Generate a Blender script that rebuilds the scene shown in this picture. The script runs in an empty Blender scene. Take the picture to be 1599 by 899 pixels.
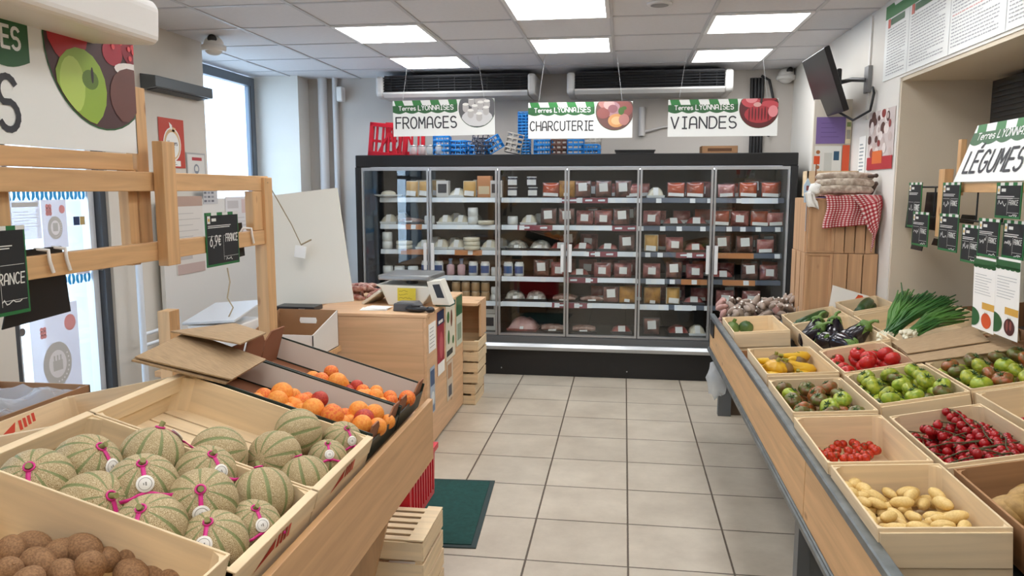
import bpy, math, random
from mathutils import Vector, Matrix, Euler
sc = bpy.context.scene
COL = sc.collection
PI = math.pi
R = math.radians

# ------------------------------------------------------------------ camera
FPX = 1200.0
EYE = Vector((0, 0, 1.63))
Yc = Vector(((975-799.5)/FPX, (449.5-295)/FPX, 1)).normalized()
Zc = Vector((0, 1, -Yc[1]/Yc[2])).normalized()
Xc = Yc.cross(Zc); Xc = Xc if Xc.x > 0 else -Xc
cam_d = bpy.data.cameras.new('camera'); cam = bpy.data.objects.new('camera', cam_d); COL.objects.link(cam)
cam_d.sensor_width = 36.0; cam_d.lens = FPX/1599*36.0; cam_d.clip_start = 0.02; cam_d.clip_end = 200
# camera axes (right, up, back) in world coordinates: rows Xc, Yc, Zc hold the world axes in camera coordinates
mr = Matrix(((Xc[0], Xc[1], -Xc[2]), (Yc[0], Yc[1], -Yc[2]), (Zc[0], Zc[1], -Zc[2])))
cam.matrix_world = Matrix.Translation(EYE) @ mr.to_4x4()
sc.camera = cam

# ------------------------------------------------------------------ colour management, world
vs = sc.view_settings
vs.view_transform = 'Standard'; vs.look = 'None'; vs.exposure = 0.0; vs.gamma = 1.0; vs.use_curve_mapping = False
SKY = 9.0
PANEL = 12.0
FRIDGE_FILL = 6.0
w = bpy.data.worlds.new('sky'); sc.world = w; w.use_nodes = True
bg = w.node_tree.nodes['Background']; bg.inputs[0].default_value = (0.60, 0.78, 1.0, 1); bg.inputs[1].default_value = SKY
sc.cycles.max_bounces = 9; sc.cycles.diffuse_bounces = 5; sc.cycles.glossy_bounces = 4; sc.cycles.transparent_max_bounces = 16
sc.cycles.transmission_bounces = 6; sc.cycles.use_denoising = True; sc.cycles.sample_clamp_indirect = 6.0
sc.cycles.caustics_reflective = False; sc.cycles.caustics_refractive = False

# ------------------------------------------------------------------ pixel helpers: where a line of sight meets a real surface
def ray(px, py):
    c = Vector(((px-799.5)/FPX, (449.5-py)/FPX, 1)).normalized()
    return Vector((Xc.dot(c), Yc.dot(c), Zc.dot(c)))
def onZ(px, py, z): d = ray(px, py); return EYE + d*((z-EYE.z)/d.z)
def onY(px, py, y): d = ray(px, py); return EYE + d*(y/d.y)
def onX(px, py, x): d = ray(px, py); return EYE + d*(x/d.x)
def onP(px, py, p, n): d = ray(px, py); return EYE + d*((p-EYE).dot(n)/d.dot(n))
def px_of(p):
    v = Vector(p)-EYE
    c = Xc*v.x + Yc*v.y + Zc*v.z
    return 799.5+FPX*c[0]/c[2], 449.5-FPX*c[1]/c[2]

# ------------------------------------------------------------------ materials
def lin(h):
    h = h.lstrip('#'); o = []
    for i in (0, 2, 4):
        v = int(h[i:i+2], 16)/255
        o.append(v/12.92 if v <= .04045 else ((v+.055)/1.055)**2.4)
    return (*o, 1)
MATS = {}
def base(name):
    m = bpy.data.materials.new(name); m.use_nodes = True
    nt = m.node_tree; b = nt.nodes['Principled BSDF']; return m, nt, b
def mat(name, col, rough=.5, metal=0, var=0, scale=8, bump=0, bscale=60, spec=.5, emit=0, coat=0, stretch=None, col2=None, inst=0):
    if name in MATS: return MATS[name]
    m, nt, b = base(name); N = nt.nodes; L = nt.links
    c = lin(col); b.inputs['Base Color'].default_value = c
    b.inputs['Roughness'].default_value = rough; b.inputs['Metallic'].default_value = metal
    b.inputs['Specular IOR Level'].default_value = spec
    if coat: b.inputs['Coat Weight'].default_value = coat; b.inputs['Coat Roughness'].default_value = .1
    tc = mp = None
    if var or bump or col2:
        tc = N.new('ShaderNodeTexCoord'); mp = N.new('ShaderNodeMapping'); L.new(tc.outputs['Object'], mp.inputs[0])
        if stretch: mp.inputs['Scale'].default_value = stretch
        if inst:
            oi = N.new('ShaderNodeObjectInfo'); cb = N.new('ShaderNodeCombineXYZ')
            ml = N.new('ShaderNodeMath'); ml.operation = 'MULTIPLY'; ml.inputs[1].default_value = 37.0
            L.new(oi.outputs['Random'], ml.inputs[0]); L.new(ml.outputs[0], cb.inputs[0]); L.new(ml.outputs[0], cb.inputs[1]); L.new(cb.outputs[0], mp.inputs[1])
    if var or col2:
        no = N.new('ShaderNodeTexNoise'); no.inputs['Scale'].default_value = scale; no.inputs['Detail'].default_value = 5
        L.new(mp.outputs[0], no.inputs[0])
        cr = N.new('ShaderNodeValToRGB')
        if col2:
            cr.color_ramp.elements[0].color = lin(col2); cr.color_ramp.elements[1].color = c
            cr.color_ramp.elements[0].position = .38; cr.color_ramp.elements[1].position = .62
        else:
            cr.color_ramp.elements[0].color = tuple(x*(1-var) for x in c[:3])+(1,)
            cr.color_ramp.elements[1].color = tuple(min(1, x*(1+var)) for x in c[:3])+(1,)
            cr.color_ramp.elements[0].position = .3; cr.color_ramp.elements[1].position = .7
        L.new(no.outputs[0], cr.inputs[0]); L.new(cr.outputs[0], b.inputs['Base Color'])
    if bump:
        n2 = N.new('ShaderNodeTexNoise'); n2.inputs['Scale'].default_value = bscale; n2.inputs['Detail'].default_value = 4
        L.new(mp.outputs[0], n2.inputs[0])
        bp = N.new('ShaderNodeBump'); bp.inputs['Strength'].default_value = bump; bp.inputs['Distance'].default_value = .004
        L.new(n2.outputs[0], bp.inputs['Height']); L.new(bp.outputs[0], b.inputs['Normal'])
    if emit: b.inputs['Emission Color'].default_value = c; b.inputs['Emission Strength'].default_value = emit
    MATS[name] = m; return m
def wood(name, col, axis='X', dark=.72, rough=.55, scale=1.0, knots=True):
    if name in MATS: return MATS[name]
    m, nt, b = base(name); N = nt.nodes; L = nt.links; c = lin(col)
    tc = N.new('ShaderNodeTexCoord'); mp = N.new('ShaderNodeMapping'); L.new(tc.outputs['Object'], mp.inputs[0])
    oi = N.new('ShaderNodeObjectInfo'); cb = N.new('ShaderNodeCombineXYZ'); ml = N.new('ShaderNodeMath'); ml.operation = 'MULTIPLY'; ml.inputs[1].default_value = 23.0
    L.new(oi.outputs['Random'], ml.inputs[0])
    for k in range(3): L.new(ml.outputs[0], cb.inputs[k])
    L.new(cb.outputs[0], mp.inputs[1])
    s = [22*scale]*3; s['XYZ'.index(axis)] = 1.3*scale
    mp.inputs['Scale'].default_value = s
    no = N.new('ShaderNodeTexNoise'); no.inputs['Scale'].default_value = 1.6; no.inputs['Detail'].default_value = 6; no.inputs['Distortion'].default_value = .6
    L.new(mp.outputs[0], no.inputs[0])
    cr = N.new('ShaderNodeValToRGB'); e = cr.color_ramp.elements
    e[0].position = .32; e[0].color = tuple(x*dark for x in c[:3])+(1,)
    e[1].position = .68; e[1].color = tuple(min(1, x*1.06) for x in c[:3])+(1,)
    L.new(no.outputs[0], cr.inputs[0]); out = cr.outputs[0]
    if knots:
        mk = N.new('ShaderNodeMapping'); L.new(tc.outputs['Object'], mk.inputs[0]); L.new(cb.outputs[0], mk.inputs[1])
        s2 = [9*scale]*3; s2['XYZ'.index(axis)] = 4*scale; mk.inputs['Scale'].default_value = s2
        vo = N.new('ShaderNodeTexVoronoi'); vo.inputs['Scale'].default_value = .8; vo.inputs['Randomness'].default_value = 1
        L.new(mk.outputs[0], vo.inputs[0])
        c2 = N.new('ShaderNodeValToRGB'); c2.color_ramp.elements[0].position = .045; c2.color_ramp.elements[0].color = (1, 1, 1, 1)
        c2.color_ramp.elements[1].position = .11; c2.color_ramp.elements[1].color = (0, 0, 0, 1)
        L.new(vo.outputs['Distance'], c2.inputs[0])
        mx = N.new('ShaderNodeMix'); mx.data_type = 'RGBA'
        L.new(c2.outputs[0], mx.inputs[0]); L.new(out, mx.inputs[6]); mx.inputs[7].default_value = (c[0]*.38, c[1]*.28, c[2]*.22, 1)
        out = mx.outputs[2]
    L.new(out, b.inputs['Base Color'])
    bp = N.new('ShaderNodeBump'); bp.inputs['Strength'].default_value = .15; bp.inputs['Distance'].default_value = .002
    L.new(no.outputs[0], bp.inputs['Height']); L.new(bp.outputs[0], b.inputs['Normal'])
    b.inputs['Roughness'].default_value = rough; b.inputs['Specular IOR Level'].default_value = .3
    MATS[name] = m; return m
def glass(name, tint=(1, 1, 1), refl=.08, rough=.0, alpha=0.0):
    if name in MATS: return MATS[name]
    m = bpy.data.materials.new(name); m.use_nodes = True; nt = m.node_tree; N = nt.nodes; L = nt.links
    for n in list(N): N.remove(n)
    o = N.new('ShaderNodeOutputMaterial'); t = N.new('ShaderNodeBsdfTransparent'); g = N.new('ShaderNodeBsdfGlossy'); mx = N.new('ShaderNodeMixShader')
    ge = N.new('ShaderNodeNewGeometry'); dt = N.new('ShaderNodeVectorMath'); dt.operation = 'DOT_PRODUCT'; L.new(ge.outputs['Incoming'], dt.inputs[0]); L.new(ge.outputs['Normal'], dt.inputs[1])
    def mth(op, a_, v):
        q_ = N.new('ShaderNodeMath'); q_.operation = op; L.new(a_, q_.inputs[0] if op != 'SUBTRACT' else q_.inputs[1]); q_.inputs[1 if op != 'SUBTRACT' else 0].default_value = v; return q_.outputs[0]
    ab = N.new('ShaderNodeMath'); ab.operation = 'ABSOLUTE'; L.new(dt.outputs['Value'], ab.inputs[0])
    fr = mth('MULTIPLY', mth('POWER', mth('SUBTRACT', ab.outputs[0], 1.0), 5.0), .9)
    ad = N.new('ShaderNodeMath'); ad.operation = 'ADD'; ad.inputs[1].default_value = refl; ad.use_clamp = True; L.new(fr, ad.inputs[0])
    t.inputs[0].default_value = (*tint, 1); g.inputs['Roughness'].default_value = rough; g.inputs[0].default_value = (1, 1, 1, 1)
    L.new(ad.outputs[0], mx.inputs[0]); L.new(t.outputs[0], mx.inputs[1]); L.new(g.outputs[0], mx.inputs[2])
    L.new(mx.outputs[0], o.inputs[0]); MATS[name] = m; return m
def film(name, col, amount, rough=.25):
    """thin cloudy plastic: part transparent, part glossy/diffuse"""
    if name in MATS: return MATS[name]
    m, nt, b = base(name); b.inputs['Base Color'].default_value = lin(col); b.inputs['Roughness'].default_value = rough
    b.inputs['Alpha'].default_value = amount; MATS[name] = m; return m

# ------------------------------------------------------------------ mesh builder
class MB:
    def __init__(s): s.v = []; s.f = []; s.m = []; s.sm = []
    def _add(s, vs, fs, mi=0, smooth=False):
        n = len(s.v); s.v += [tuple(v) for v in vs]
        for f in fs: s.f.append([i+n for i in f]); s.m.append(mi); s.sm.append(smooth)
        return s
    def box(s, c, d, rot=None, mi=0):
        hx, hy, hz = d[0]/2, d[1]/2, d[2]/2
        vs = [Vector((x*hx, y*hy, z*hz)) for z in (-1, 1) for y in (-1, 1) for x in (-1, 1)]
        if rot is not None:
            M = Euler(rot).to_matrix(); vs = [M @ v for v in vs]
        vs = [v+Vector(c) for v in vs]
        return s._add(vs, [(0, 2, 3, 1), (4, 5, 7, 6), (0, 1, 5, 4), (2, 6, 7, 3), (0, 4, 6, 2), (1, 3, 7, 5)], mi)
    def bb(s, a, b, mi=0):
        return s.box([(a[i]+b[i])/2 for i in range(3)], [abs(b[i]-a[i]) for i in range(3)], None, mi)
    def tube(s, pts, r, n=8, mi=0, cap=True, smooth=True, closed=False):
        pts = [Vector(p) for p in pts]; k = len(pts); rs = r if isinstance(r, (list, tuple)) else [r]*k
        rings = []; up = None
        for i, p in enumerate(pts):
            if closed: t = pts[(i+1) % k]-pts[i-1]
            else: t = pts[min(i+1, k-1)]-pts[max(i-1, 0)]
            t = t.normalized() if t.length > 1e-9 else Vector((0, 0, 1))
            if up is None: up = Vector((0, 0, 1)) if abs(t.z) < .9 else Vector((1, 0, 0))
            u = (up-t*up.dot(t)); u = u.normalized() if u.length > 1e-6 else t.orthogonal().normalized()
            w_ = t.cross(u); up = u
            rings.append([p+(u*math.cos(2*PI*j/n)+w_*math.sin(2*PI*j/n))*rs[i] for j in range(n)])
        vs = [v for r_ in rings for v in r_]; fs = []
        for i in range(k if closed else k-1):
            a = i*n; b_ = ((i+1) % k)*n
            for j in range(n): fs.append((a+j, a+(j+1) % n, b_+(j+1) % n, b_+j))
        s._add(vs, fs, mi, smooth)
        if cap and not closed:
            s._add(rings[0], [tuple(range(n))[::-1]], mi); s._add(rings[-1], [tuple(range(n))], mi)
        return s
    def lathe(s, prof, n=16, c=(0, 0, 0), mi=0, smooth=True, rfun=None, mfun=None):
        """prof: list of (r, z)"""
        vs = []; c = Vector(c)
        for r, z in prof:
            for j in range(n):
                a = 2*PI*j/n; rr = r*(rfun(a, z) if rfun else 1)
                vs.append(c+Vector((rr*math.cos(a), rr*math.sin(a), z)))
        k = len(prof); base_i = len(s.v); s.v += [tuple(v) for v in vs]
        for i in range(k-1):
            for j in range(n):
                s.f.append([base_i+i*n+j, base_i+i*n+(j+1) % n, base_i+(i+1)*n+(j+1) % n, base_i+(i+1)*n+j])
                s.m.append(mfun(j, i) if mfun else mi); s.sm.append(smooth)
        if prof[0][0] > 1e-5: s.f.append([base_i+j for j in range(n)][::-1]); s.m.append(mi); s.sm.append(False)
        if prof[-1][0] > 1e-5: s.f.append([base_i+(k-1)*n+j for j in range(n)]); s.m.append(mi); s.sm.append(False)
        return s
    def ball(s, c, r, n=14, k=9, mi=0, sc=(1, 1, 1), fn=None, rot=None):
        c = Vector(c); vs = []; M = Euler(rot).to_matrix() if rot else None
        for i in range(k+1):
            th = PI*i/k
            for j in range(n):
                a = 2*PI*j/n; v = Vector((math.sin(th)*math.cos(a), math.sin(th)*math.sin(a), -math.cos(th)))
                f = fn(v) if fn else 1
                v = Vector((v.x*sc[0], v.y*sc[1], v.z*sc[2]))*r*f
                if M: v = M @ v
                vs.append(v+c)
        fs = [(i*n+j, i*n+(j+1) % n, (i+1)*n+(j+1) % n, (i+1)*n+j) for i in range(k) for j in range(n)]
        return s._add(vs, fs, mi, True)
    def prism(s, poly, a, b, axis='z', mi=0):
        """extrude a 2D polygon from a to b along an axis"""
        def P(u, v, w_):
            return {'z': (u, v, w_), 'y': (u, w_, v), 'x': (w_, u, v)}[axis]
        n = len(poly); vs = [P(u, v, a) for u, v in poly]+[P(u, v, b) for u, v in poly]
        fs = [tuple(range(n))[::-1], tuple(range(n, 2*n))]+[(i, (i+1) % n, n+(i+1) % n, n+i) for i in range(n)]
        return s._add(vs, fs, mi)
    def slab(s, q, th, mi=0):
        """thick sheet from four corner points"""
        q = [Vector(p) for p in q]; nrm = (q[1]-q[0]).cross(q[3]-q[0]).normalized()*th
        vs = q+[p+nrm for p in q]
        return s._add(vs, [(3, 2, 1, 0), (4, 5, 6, 7), (0, 1, 5, 4), (1, 2, 6, 5), (2, 3, 7, 6), (3, 0, 4, 7)], mi)
    def grid(s, fn, nu, nv, mi=0, smooth=True, th=0):
        vs = [Vector(fn(i/nu, j/nv)) for j in range(nv+1) for i in range(nu+1)]
        fs = [(j*(nu+1)+i, j*(nu+1)+i+1, (j+1)*(nu+1)+i+1, (j+1)*(nu+1)+i) for j in range(nv) for i in range(nu)]
        return s._add(vs, fs, mi, smooth)
    def flat(s, poly, y=0, mi=0):
        """a printed shape on a panel in its local XZ plane"""
        return s._add([(u, y, v) for u, v in poly], [tuple(range(len(poly)))], mi)
    def build(s, name, mats, parent=None, bevel=0, solid=0, recalc=True):
        me = bpy.data.meshes.new(name); me.from_pydata(s.v, [], s.f)
        if not isinstance(mats, (list, tuple)): mats = [mats]
        for m in mats: me.materials.append(m)
        me.polygons.foreach_set('material_index', s.m); me.polygons.foreach_set('use_smooth', s.sm)
        if recalc:
            import bmesh
            b = bmesh.new(); b.from_mesh(me); bmesh.ops.recalc_face_normals(b, faces=b.faces); b.to_mesh(me); b.free()
        me.update()
        o = bpy.data.objects.new(name, me); COL.objects.link(o)
        if parent: o.parent = parent
        if bevel:
            md = o.modifiers.new('bevel', 'BEVEL'); md.width = bevel; md.segments = 2; md.limit_method = 'ANGLE'
        if solid:
            md = o.modifiers.new('solid', 'SOLIDIFY'); md.thickness = solid; md.offset = 0
        return o
ALL = []
def tag(o, label, cat, group=None, kind=None):
    o['label'] = label; o['category'] = cat
    if group: o['group'] = group
    if kind: o['kind'] = kind
    ALL.append(o); return o
def thing(name, label, cat, loc=(0, 0, 0), rot=(0, 0, 0), group=None, kind=None):
    o = bpy.data.objects.new(name, None); COL.objects.link(o); o.empty_display_size = .05
    o.location = loc; o.rotation_euler = rot; return tag(o, label, cat, group, kind)
def struct(name, mb, m, parent=None, bevel=0, recalc=True):
    o = mb.build(name, m, parent, bevel, recalc=recalc)
    if not parent: o['kind'] = 'structure'
    return o
def dup(o, loc=None, rot=None, label=None, group=None, scale=None, _parent=None, mats=None):
    c = o.copy(); COL.objects.link(c)
    if _parent is not None:
        c.parent = _parent
    else:
        if loc is not None: c.location = loc
        if rot is not None: c.rotation_euler = rot
        if scale is not None: c.scale = scale if isinstance(scale, (tuple, list)) else (scale,)*3
        if label: c['label'] = label
        if group: c['group'] = group
        ALL.append(c)
    for ch in list(o.children): dup(ch, _parent=c)
    return c
class Kind:
    """first use takes the model itself, later uses copy it"""
    def __init__(s, o): s.o = o; s.used = False
    def put(s, loc, rot=(0, 0, 0), label=None, group=None, scale=1.0):
        if not s.used:
            s.used = True; o = s.o; o.location = loc; o.rotation_euler = rot
            o.scale = scale if isinstance(scale, (tuple, list)) else (scale,)*3
            if label: o['label'] = label
            if group: o['group'] = group
            return o
        o = dup(s.o, loc, rot, label, group, scale)
        if not group and 'group' in o: del o['group']
        return o
def vary(o, names, fn): pass

# ------------------------------------------------------------------ stroke lettering
def arc(cx, cy, rx, ry, a0, a1, n=8): return [(cx+rx*math.cos(R(a0+(a1-a0)*i/n)), cy+ry*math.sin(R(a0+(a1-a0)*i/n))) for i in range(n+1)]
G = {
 'A': [[(0, 0), (.3, 4.4)]+arc(2, 4.2, 1.7, 1.8, 170, 10)+[(4, 0)], [(.15, 2.2), (3.85, 2.2)]],
 'B': [[(0, 0), (0, 6), (2.2, 6)]+arc(2.2, 4.6, 1.4, 1.4, 90, -90)+[(0, 3.2), (2.2, 3.2)]+arc(2.2, 1.6, 1.7, 1.6, 90, -90)+[(0, 0)]],
 'C': [arc(2.2, 3, 2.2, 3, 45, 315, 14)],
 'D': [[(0, 0), (0, 6), (1.6, 6)]+arc(1.6, 3, 2.4, 3, 90, -90, 12)+[(0, 0)]],
 'E': [[(3.6, 6), (0, 6), (0, 0), (3.6, 0)], [(0, 3.1), (3.2, 3.1)]],
 'F': [[(3.6, 6), (0, 6), (0, 0)], [(0, 3.1), (3.1, 3.1)]],
 'G': [arc(2.2, 3, 2.2, 3, 45, 350, 14)+[(4.3, 2.7), (2.4, 2.7)]],
 'H': [[(0, 0), (0, 6)], [(4, 0), (4, 6)], [(0, 3.1), (4, 3.1)]],
 'I': [[(2, 0), (2, 6)], [(.8, 6), (3.2, 6)], [(.8, 0), (3.2, 0)]],
 'J': [[(3.4, 6), (3.4, 1.6)]+arc(1.9, 1.6, 1.5, 1.6, 0, -160)],
 'K': [[(0, 0), (0, 6)], [(3.8, 6), (0, 2.6)], [(1.2, 3.6), (4, 0)]],
 'L': [[(0, 6), (0, 0), (3.5, 0)]],
 'M': [[(0, 0), (.2, 6), (2.1, 2.2), (4, 6), (4.2, 0)]],
 'N': [[(0, 0), (0, 6), (4, 0), (4, 6)]],
 'O': [arc(2.1, 3, 2.1, 3, 0, 360, 18)],
 'P': [[(0, 0), (0, 6), (2.2, 6)]+arc(2.2, 4.4, 1.6, 1.6, 90, -90)+[(0, 2.8)]],
 'Q': [arc(2.1, 3, 2.1, 3, 0, 360, 18), [(2.6, 1.4), (4.2, -.3)]],
 'R': [[(0, 0), (0, 6), (2.2, 6)]+arc(2.2, 4.4, 1.6, 1.6, 90, -90)+[(0, 2.8)], [(1.8, 2.8), (4, 0)]],
 'S': [arc(2, 4.45, 1.8, 1.55, 30, 240, 10)+arc(2, 1.6, 1.9, 1.6, 75, -150, 10)],
 'T': [[(0, 6), (4, 6)], [(2, 6), (2, 0)]],
 'U': [[(0, 6), (0, 2)]+arc(2, 2, 2, 2, 180, 360, 10)+[(4, 6)]],
 'V': [[(0, 6), (2, 0), (4, 6)]],
 'W': [[(0, 6), (1, 0), (2.1, 4.4), (3.2, 0), (4.2, 6)]],
 'X': [[(0, 6), (4, 0)], [(0, 0), (4, 6)]],
 'Y': [[(0, 6), (2, 3.2), (4, 6)], [(2, 3.2), (2, 0)]],
 'Z': [[(0, 6), (4, 6), (0, 0), (4, 0)]],
 'e': [[(.2, 2), (3.4, 2)]+arc(1.8, 1.9, 1.7, 1.9, 5, 310, 12)],
 'r': [[(.4, 0), (.4, 3.8)], arc(2, 2.4, 1.6, 1.4, 170, 50, 5)],
 's': [arc(1.8, 2.9, 1.3, .95, 35, 240, 7)+arc(1.8, 1, 1.4, 1, 70, -150, 7)],
 'g': [arc(1.8, 2, 1.6, 1.9, 0, 360, 12), [(3.4, 3.8), (3.4, -.8)]+arc(1.9, -.8, 1.5, 1.2, 0, -150, 6)],
 '0': [arc(2, 3, 1.8, 3, 0, 360, 16)], '1': [[(.8, 4.6), (2, 6), (2, 0)]],
 '2': [arc(2, 4.4, 1.8, 1.6, 160, -30, 8)+[(.2, 0), (4, 0)]], '3': [arc(1.9, 4.5, 1.6, 1.5, 150, -80, 8)+arc(1.9, 1.6, 1.9, 1.6, 80, -150, 8)],
 '4': [[(3, 0), (3, 6), (0, 1.8), (4, 1.8)]], '5': [[(3.6, 6), (.5, 6), (.3, 3.4)]+arc(1.8, 1.9, 1.9, 1.9, 120, -140, 9)],
 '6': [[(3, 6), (.6, 3)]+arc(2, 1.9, 1.8, 1.9, 150, 510, 14)], '9': [[(1.2, 0), (3.7, 3.6)]+arc(2, 4.2, 1.8, 1.8, -20, 340, 14)],
 ',': [[(1.2, .4), (.6, -1.1)]], '.': [[(1.2, 0), (1.3, .3)]], '-': [[(.6, 3), (3.2, 3)]], '/': [[(0, -.4), (3.4, 6.4)]],
 '€': [arc(2.6, 3, 1.9, 2.8, 50, 310, 12), [(0, 3.6), (3.2, 3.6)], [(0, 2.4), (3, 2.4)]],
 "'": [[(1, 6.4), (.8, 5)]], ' ': [], 'É': [[(3.6, 6), (0, 6), (0, 0), (3.6, 0)], [(0, 3.1), (3.2, 3.1)], [(1.5, 7), (2.8, 8.2)]],
}
ADV = {'I': 4.6, 'M': 5.6, 'e': 4.3, 'r': 3.8, 's': 4, 'g': 4.4, ',': 2.4, '.': 2.4, "'": 2.4, ' ': 3.2, 'C': 5.5, 'O': 5.6, 'G': 5.8, 'L': 4.8, 'F': 4.8, 'E': 5}
def text_w(t): return sum(ADV.get(c, 5.3) for c in t)-1.2
def write(mb, t, x, z, h, y, mi, wt=.55, width=None, slant=0):
    s = h/6; sx = s if width is None else width/text_w(t); cx = x
    for ch in t:
        for pl in G.get(ch, []):
            pts = [(cx+p[0]*sx+slant*p[1]*s, z+p[1]*s) for p in pl]; ribbon(mb, pts, wt*s, y, mi)
        cx += ADV.get(ch, 5.3)*sx
RC = [0]
def ribbon(mb, pts, hw, y0_, mi):
    for i, (a, b) in enumerate(zip(pts, pts[1:])):
        dx, dz = b[0]-a[0], b[1]-a[1]; l = math.hypot(dx, dz)
        if l < 1e-9: continue
        RC[0] = (RC[0]+1) % 60; y = y0_-RC[0]*.00001
        nx, nz = -dz/l*hw, dx/l*hw; ex, ez = dx/l*hw*.5, dz/l*hw*.5
        mb.flat([(a[0]+nx-ex, a[1]+nz-ez), (b[0]+nx+ex, b[1]+nz+ez), (b[0]-nx+ex, b[1]-nz+ez), (a[0]-nx-ex, a[1]-nz-ez)], y, mi)
def disc(cx, cz, rx, rz=None, n=24, clip=None, a0=0):
    rz = rz or rx; p = [(cx+rx*math.cos(2*PI*i/n+a0), cz+rz*math.sin(2*PI*i/n+a0)) for i in range(n)]
    if clip: p = [(min(max(u, clip[0]), clip[1]), min(max(v, clip[2]), clip[3])) for u, v in p]
    return p
# ================================================================== THE ROOM
H = 2.70
XL, XW, XR, XN, YB, YF = -3.1, -3.6, 1.49, 2.07, 7.39, -2.6
def floor_mat():
    m, nt, b = base('floor_tiles'); N = nt.nodes; L = nt.links
    tc = N.new('ShaderNodeTexCoord'); sp = N.new('ShaderNodeSeparateXYZ'); L.new(tc.outputs['Object'], sp.inputs[0])
    def M(op, a, b_=None, c=None):
        n = N.new('ShaderNodeMath'); n.operation = op
        for i, v in enumerate((a, b_, c)):
            if v is None: continue
            if isinstance(v, (int, float)): n.inputs[i].default_value = v
            else: L.new(v, n.inputs[i])
        return n.outputs[0]
    us = []
    for k, (o, s) in enumerate(((.046, .45), (3.2, .4363))):
        us.append(M('DIVIDE', M('SUBTRACT', sp.outputs[k], o), s))
    no = N.new('ShaderNodeTexNoise'); no.inputs['Scale'].default_value = 60; L.new(tc.outputs['Object'], no.inputs[0])
    wob = M('MULTIPLY', M('SUBTRACT', no.outputs[0], .5), .006)
    ed = []
    for u in us:
        f = M('FRACT', M('ADD', u, wob)); ed.append(M('MINIMUM', f, M('SUBTRACT', 1.0, f)))
    d = M('MINIMUM', ed[0], ed[1])
    gr = N.new('ShaderNodeMapRange'); gr.inputs[1].default_value = .007; gr.inputs[2].default_value = .0125; L.new(d, gr.inputs[0])
    fl = N.new('ShaderNodeCombineXYZ'); L.new(M('FLOOR', us[0]), fl.inputs[0]); L.new(M('FLOOR', us[1]), fl.inputs[1])
    wn = N.new('ShaderNodeTexWhiteNoise'); L.new(fl.outputs[0], wn.inputs[0])
    n2 = N.new('ShaderNodeTexNoise'); n2.inputs['Scale'].default_value = 3.2; n2.inputs['Detail'].default_value = 8; n2.inputs['Roughness'].default_value = .65; L.new(tc.outputs['Object'], n2.inputs[0])
    cr = N.new('ShaderNodeValToRGB'); cr.color_ramp.elements[0].position = .3; cr.color_ramp.elements[1].position = .7
    cr.color_ramp.elements[0].color = lin('#aea392'); cr.color_ramp.elements[1].color = lin('#c9bfae'); L.new(n2.outputs[0], cr.inputs[0])
    hs = N.new('ShaderNodeHueSaturation'); L.new(cr.outputs[0], hs.inputs['Color']); L.new(M('ADD', M('MULTIPLY', wn.outputs[0], .10), .95), hs.inputs['Value'])
    mx = N.new('ShaderNodeMix'); mx.data_type = 'RGBA'; L.new(gr.outputs[0], mx.inputs[0]); mx.inputs[6].default_value = lin('#584c3f'); L.new(hs.outputs[0], mx.inputs[7])
    L.new(mx.outputs[2], b.inputs['Base Color'])
    b.inputs['Roughness'].default_value = .33
    rr = N.new('ShaderNodeMapRange'); rr.inputs[3].default_value = .24; rr.inputs[4].default_value = .42; L.new(n2.outputs[0], rr.inputs[0]); L.new(rr.outputs[0], b.inputs['Roughness'])
    bp = N.new('ShaderNodeBump'); bp.inputs['Distance'].default_value = .003; bp.inputs['Strength'].default_value = .6; L.new(gr.outputs[0], bp.inputs['Height']); L.new(bp.outputs[0], b.inputs['Normal'])
    return m
M_wall = mat('wall_paint', '#d6d0c6', .85, var=.03, scale=3, bump=.15, bscale=140)
M_wallw = mat('wall_white', '#e0ddd6', .8, var=.02, scale=3, bump=.1, bscale=140)
M_wallb = mat('wall_back_paint', '#c3bdb6', .85, var=.03, scale=3, bump=.1, bscale=140)
M_niche = mat('niche_paint', '#d4c8b4', .85, var=.03, scale=2, bump=.1, bscale=140)
struct('floor', MB().bb((XW-.3, YF, -.1), (XN+.1, YB+.1, 0)), floor_mat())
M_ceil = mat('ceiling_tile', '#dddcdf', .9, var=.02, scale=40, bump=.3, bscale=300)
struct('ceiling', MB().bb((XW-.2, YF-.1, H), (XN+.1, YB+.1, H+.1)), M_ceil)
gx = [-1.95+.616*k for k in range(-3, 7)]; gy = [5.02+.61*k for k in range(-13, 4)]
g = MB()
for x in gx:
    if x < 1.6: g.bb((x-.012, YF, H-.006), (x+.012, YB, H+.001))
for y in gy: g.bb((XW, y-.012, H-.005), (1.49, y+.012, H+.001))
struct('trim_1', g, mat('ceiling_grid', '#c4c4c8', .5))
# walls
struct('wall_back', MB().bb((XW-.1, YB, -.05), (XN+.1, YB+.1, H+.05)), M_wallb)
struct('wall_front', MB().bb((XW-.1, YF-.1, -.05), (XN+.1, YF, H+.05)), M_wall)
DY0, DY1, DZ = 3.50, 4.30, 2.12
WY0, WY1, WZ0, WZ1 = .7, 2.9, .45, 2.35
struct('wall_left', MB().bb((XW, YF, 0), (XL, WY0, H)), M_wall)
struct('wall_left', MB().bb((XW, WY1, 0), (XL, DY0, H)), M_wall)
struct('wall_left', MB().bb((XW, WY0, 0), (XL, WY1, WZ0)), M_wall)
struct('wall_left', MB().bb((XW, WY0, WZ1), (XL, WY1, H)), M_wall)
struct('wall_left', MB().bb((XW, DY0, DZ), (XL, DY1, H)), M_wall)
struct('wall_left', MB().bb((XW, DY1, 0), (XL, 5.45, H)), M_wall)
struct('wall_left', MB().bb((XW, 7.14, 0), (XL, YB, H)), M_wallw)
struct('wall_left', MB().bb((XW-.08, 5.3, 0), (XW, YB, .85)), M_wallw)
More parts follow.
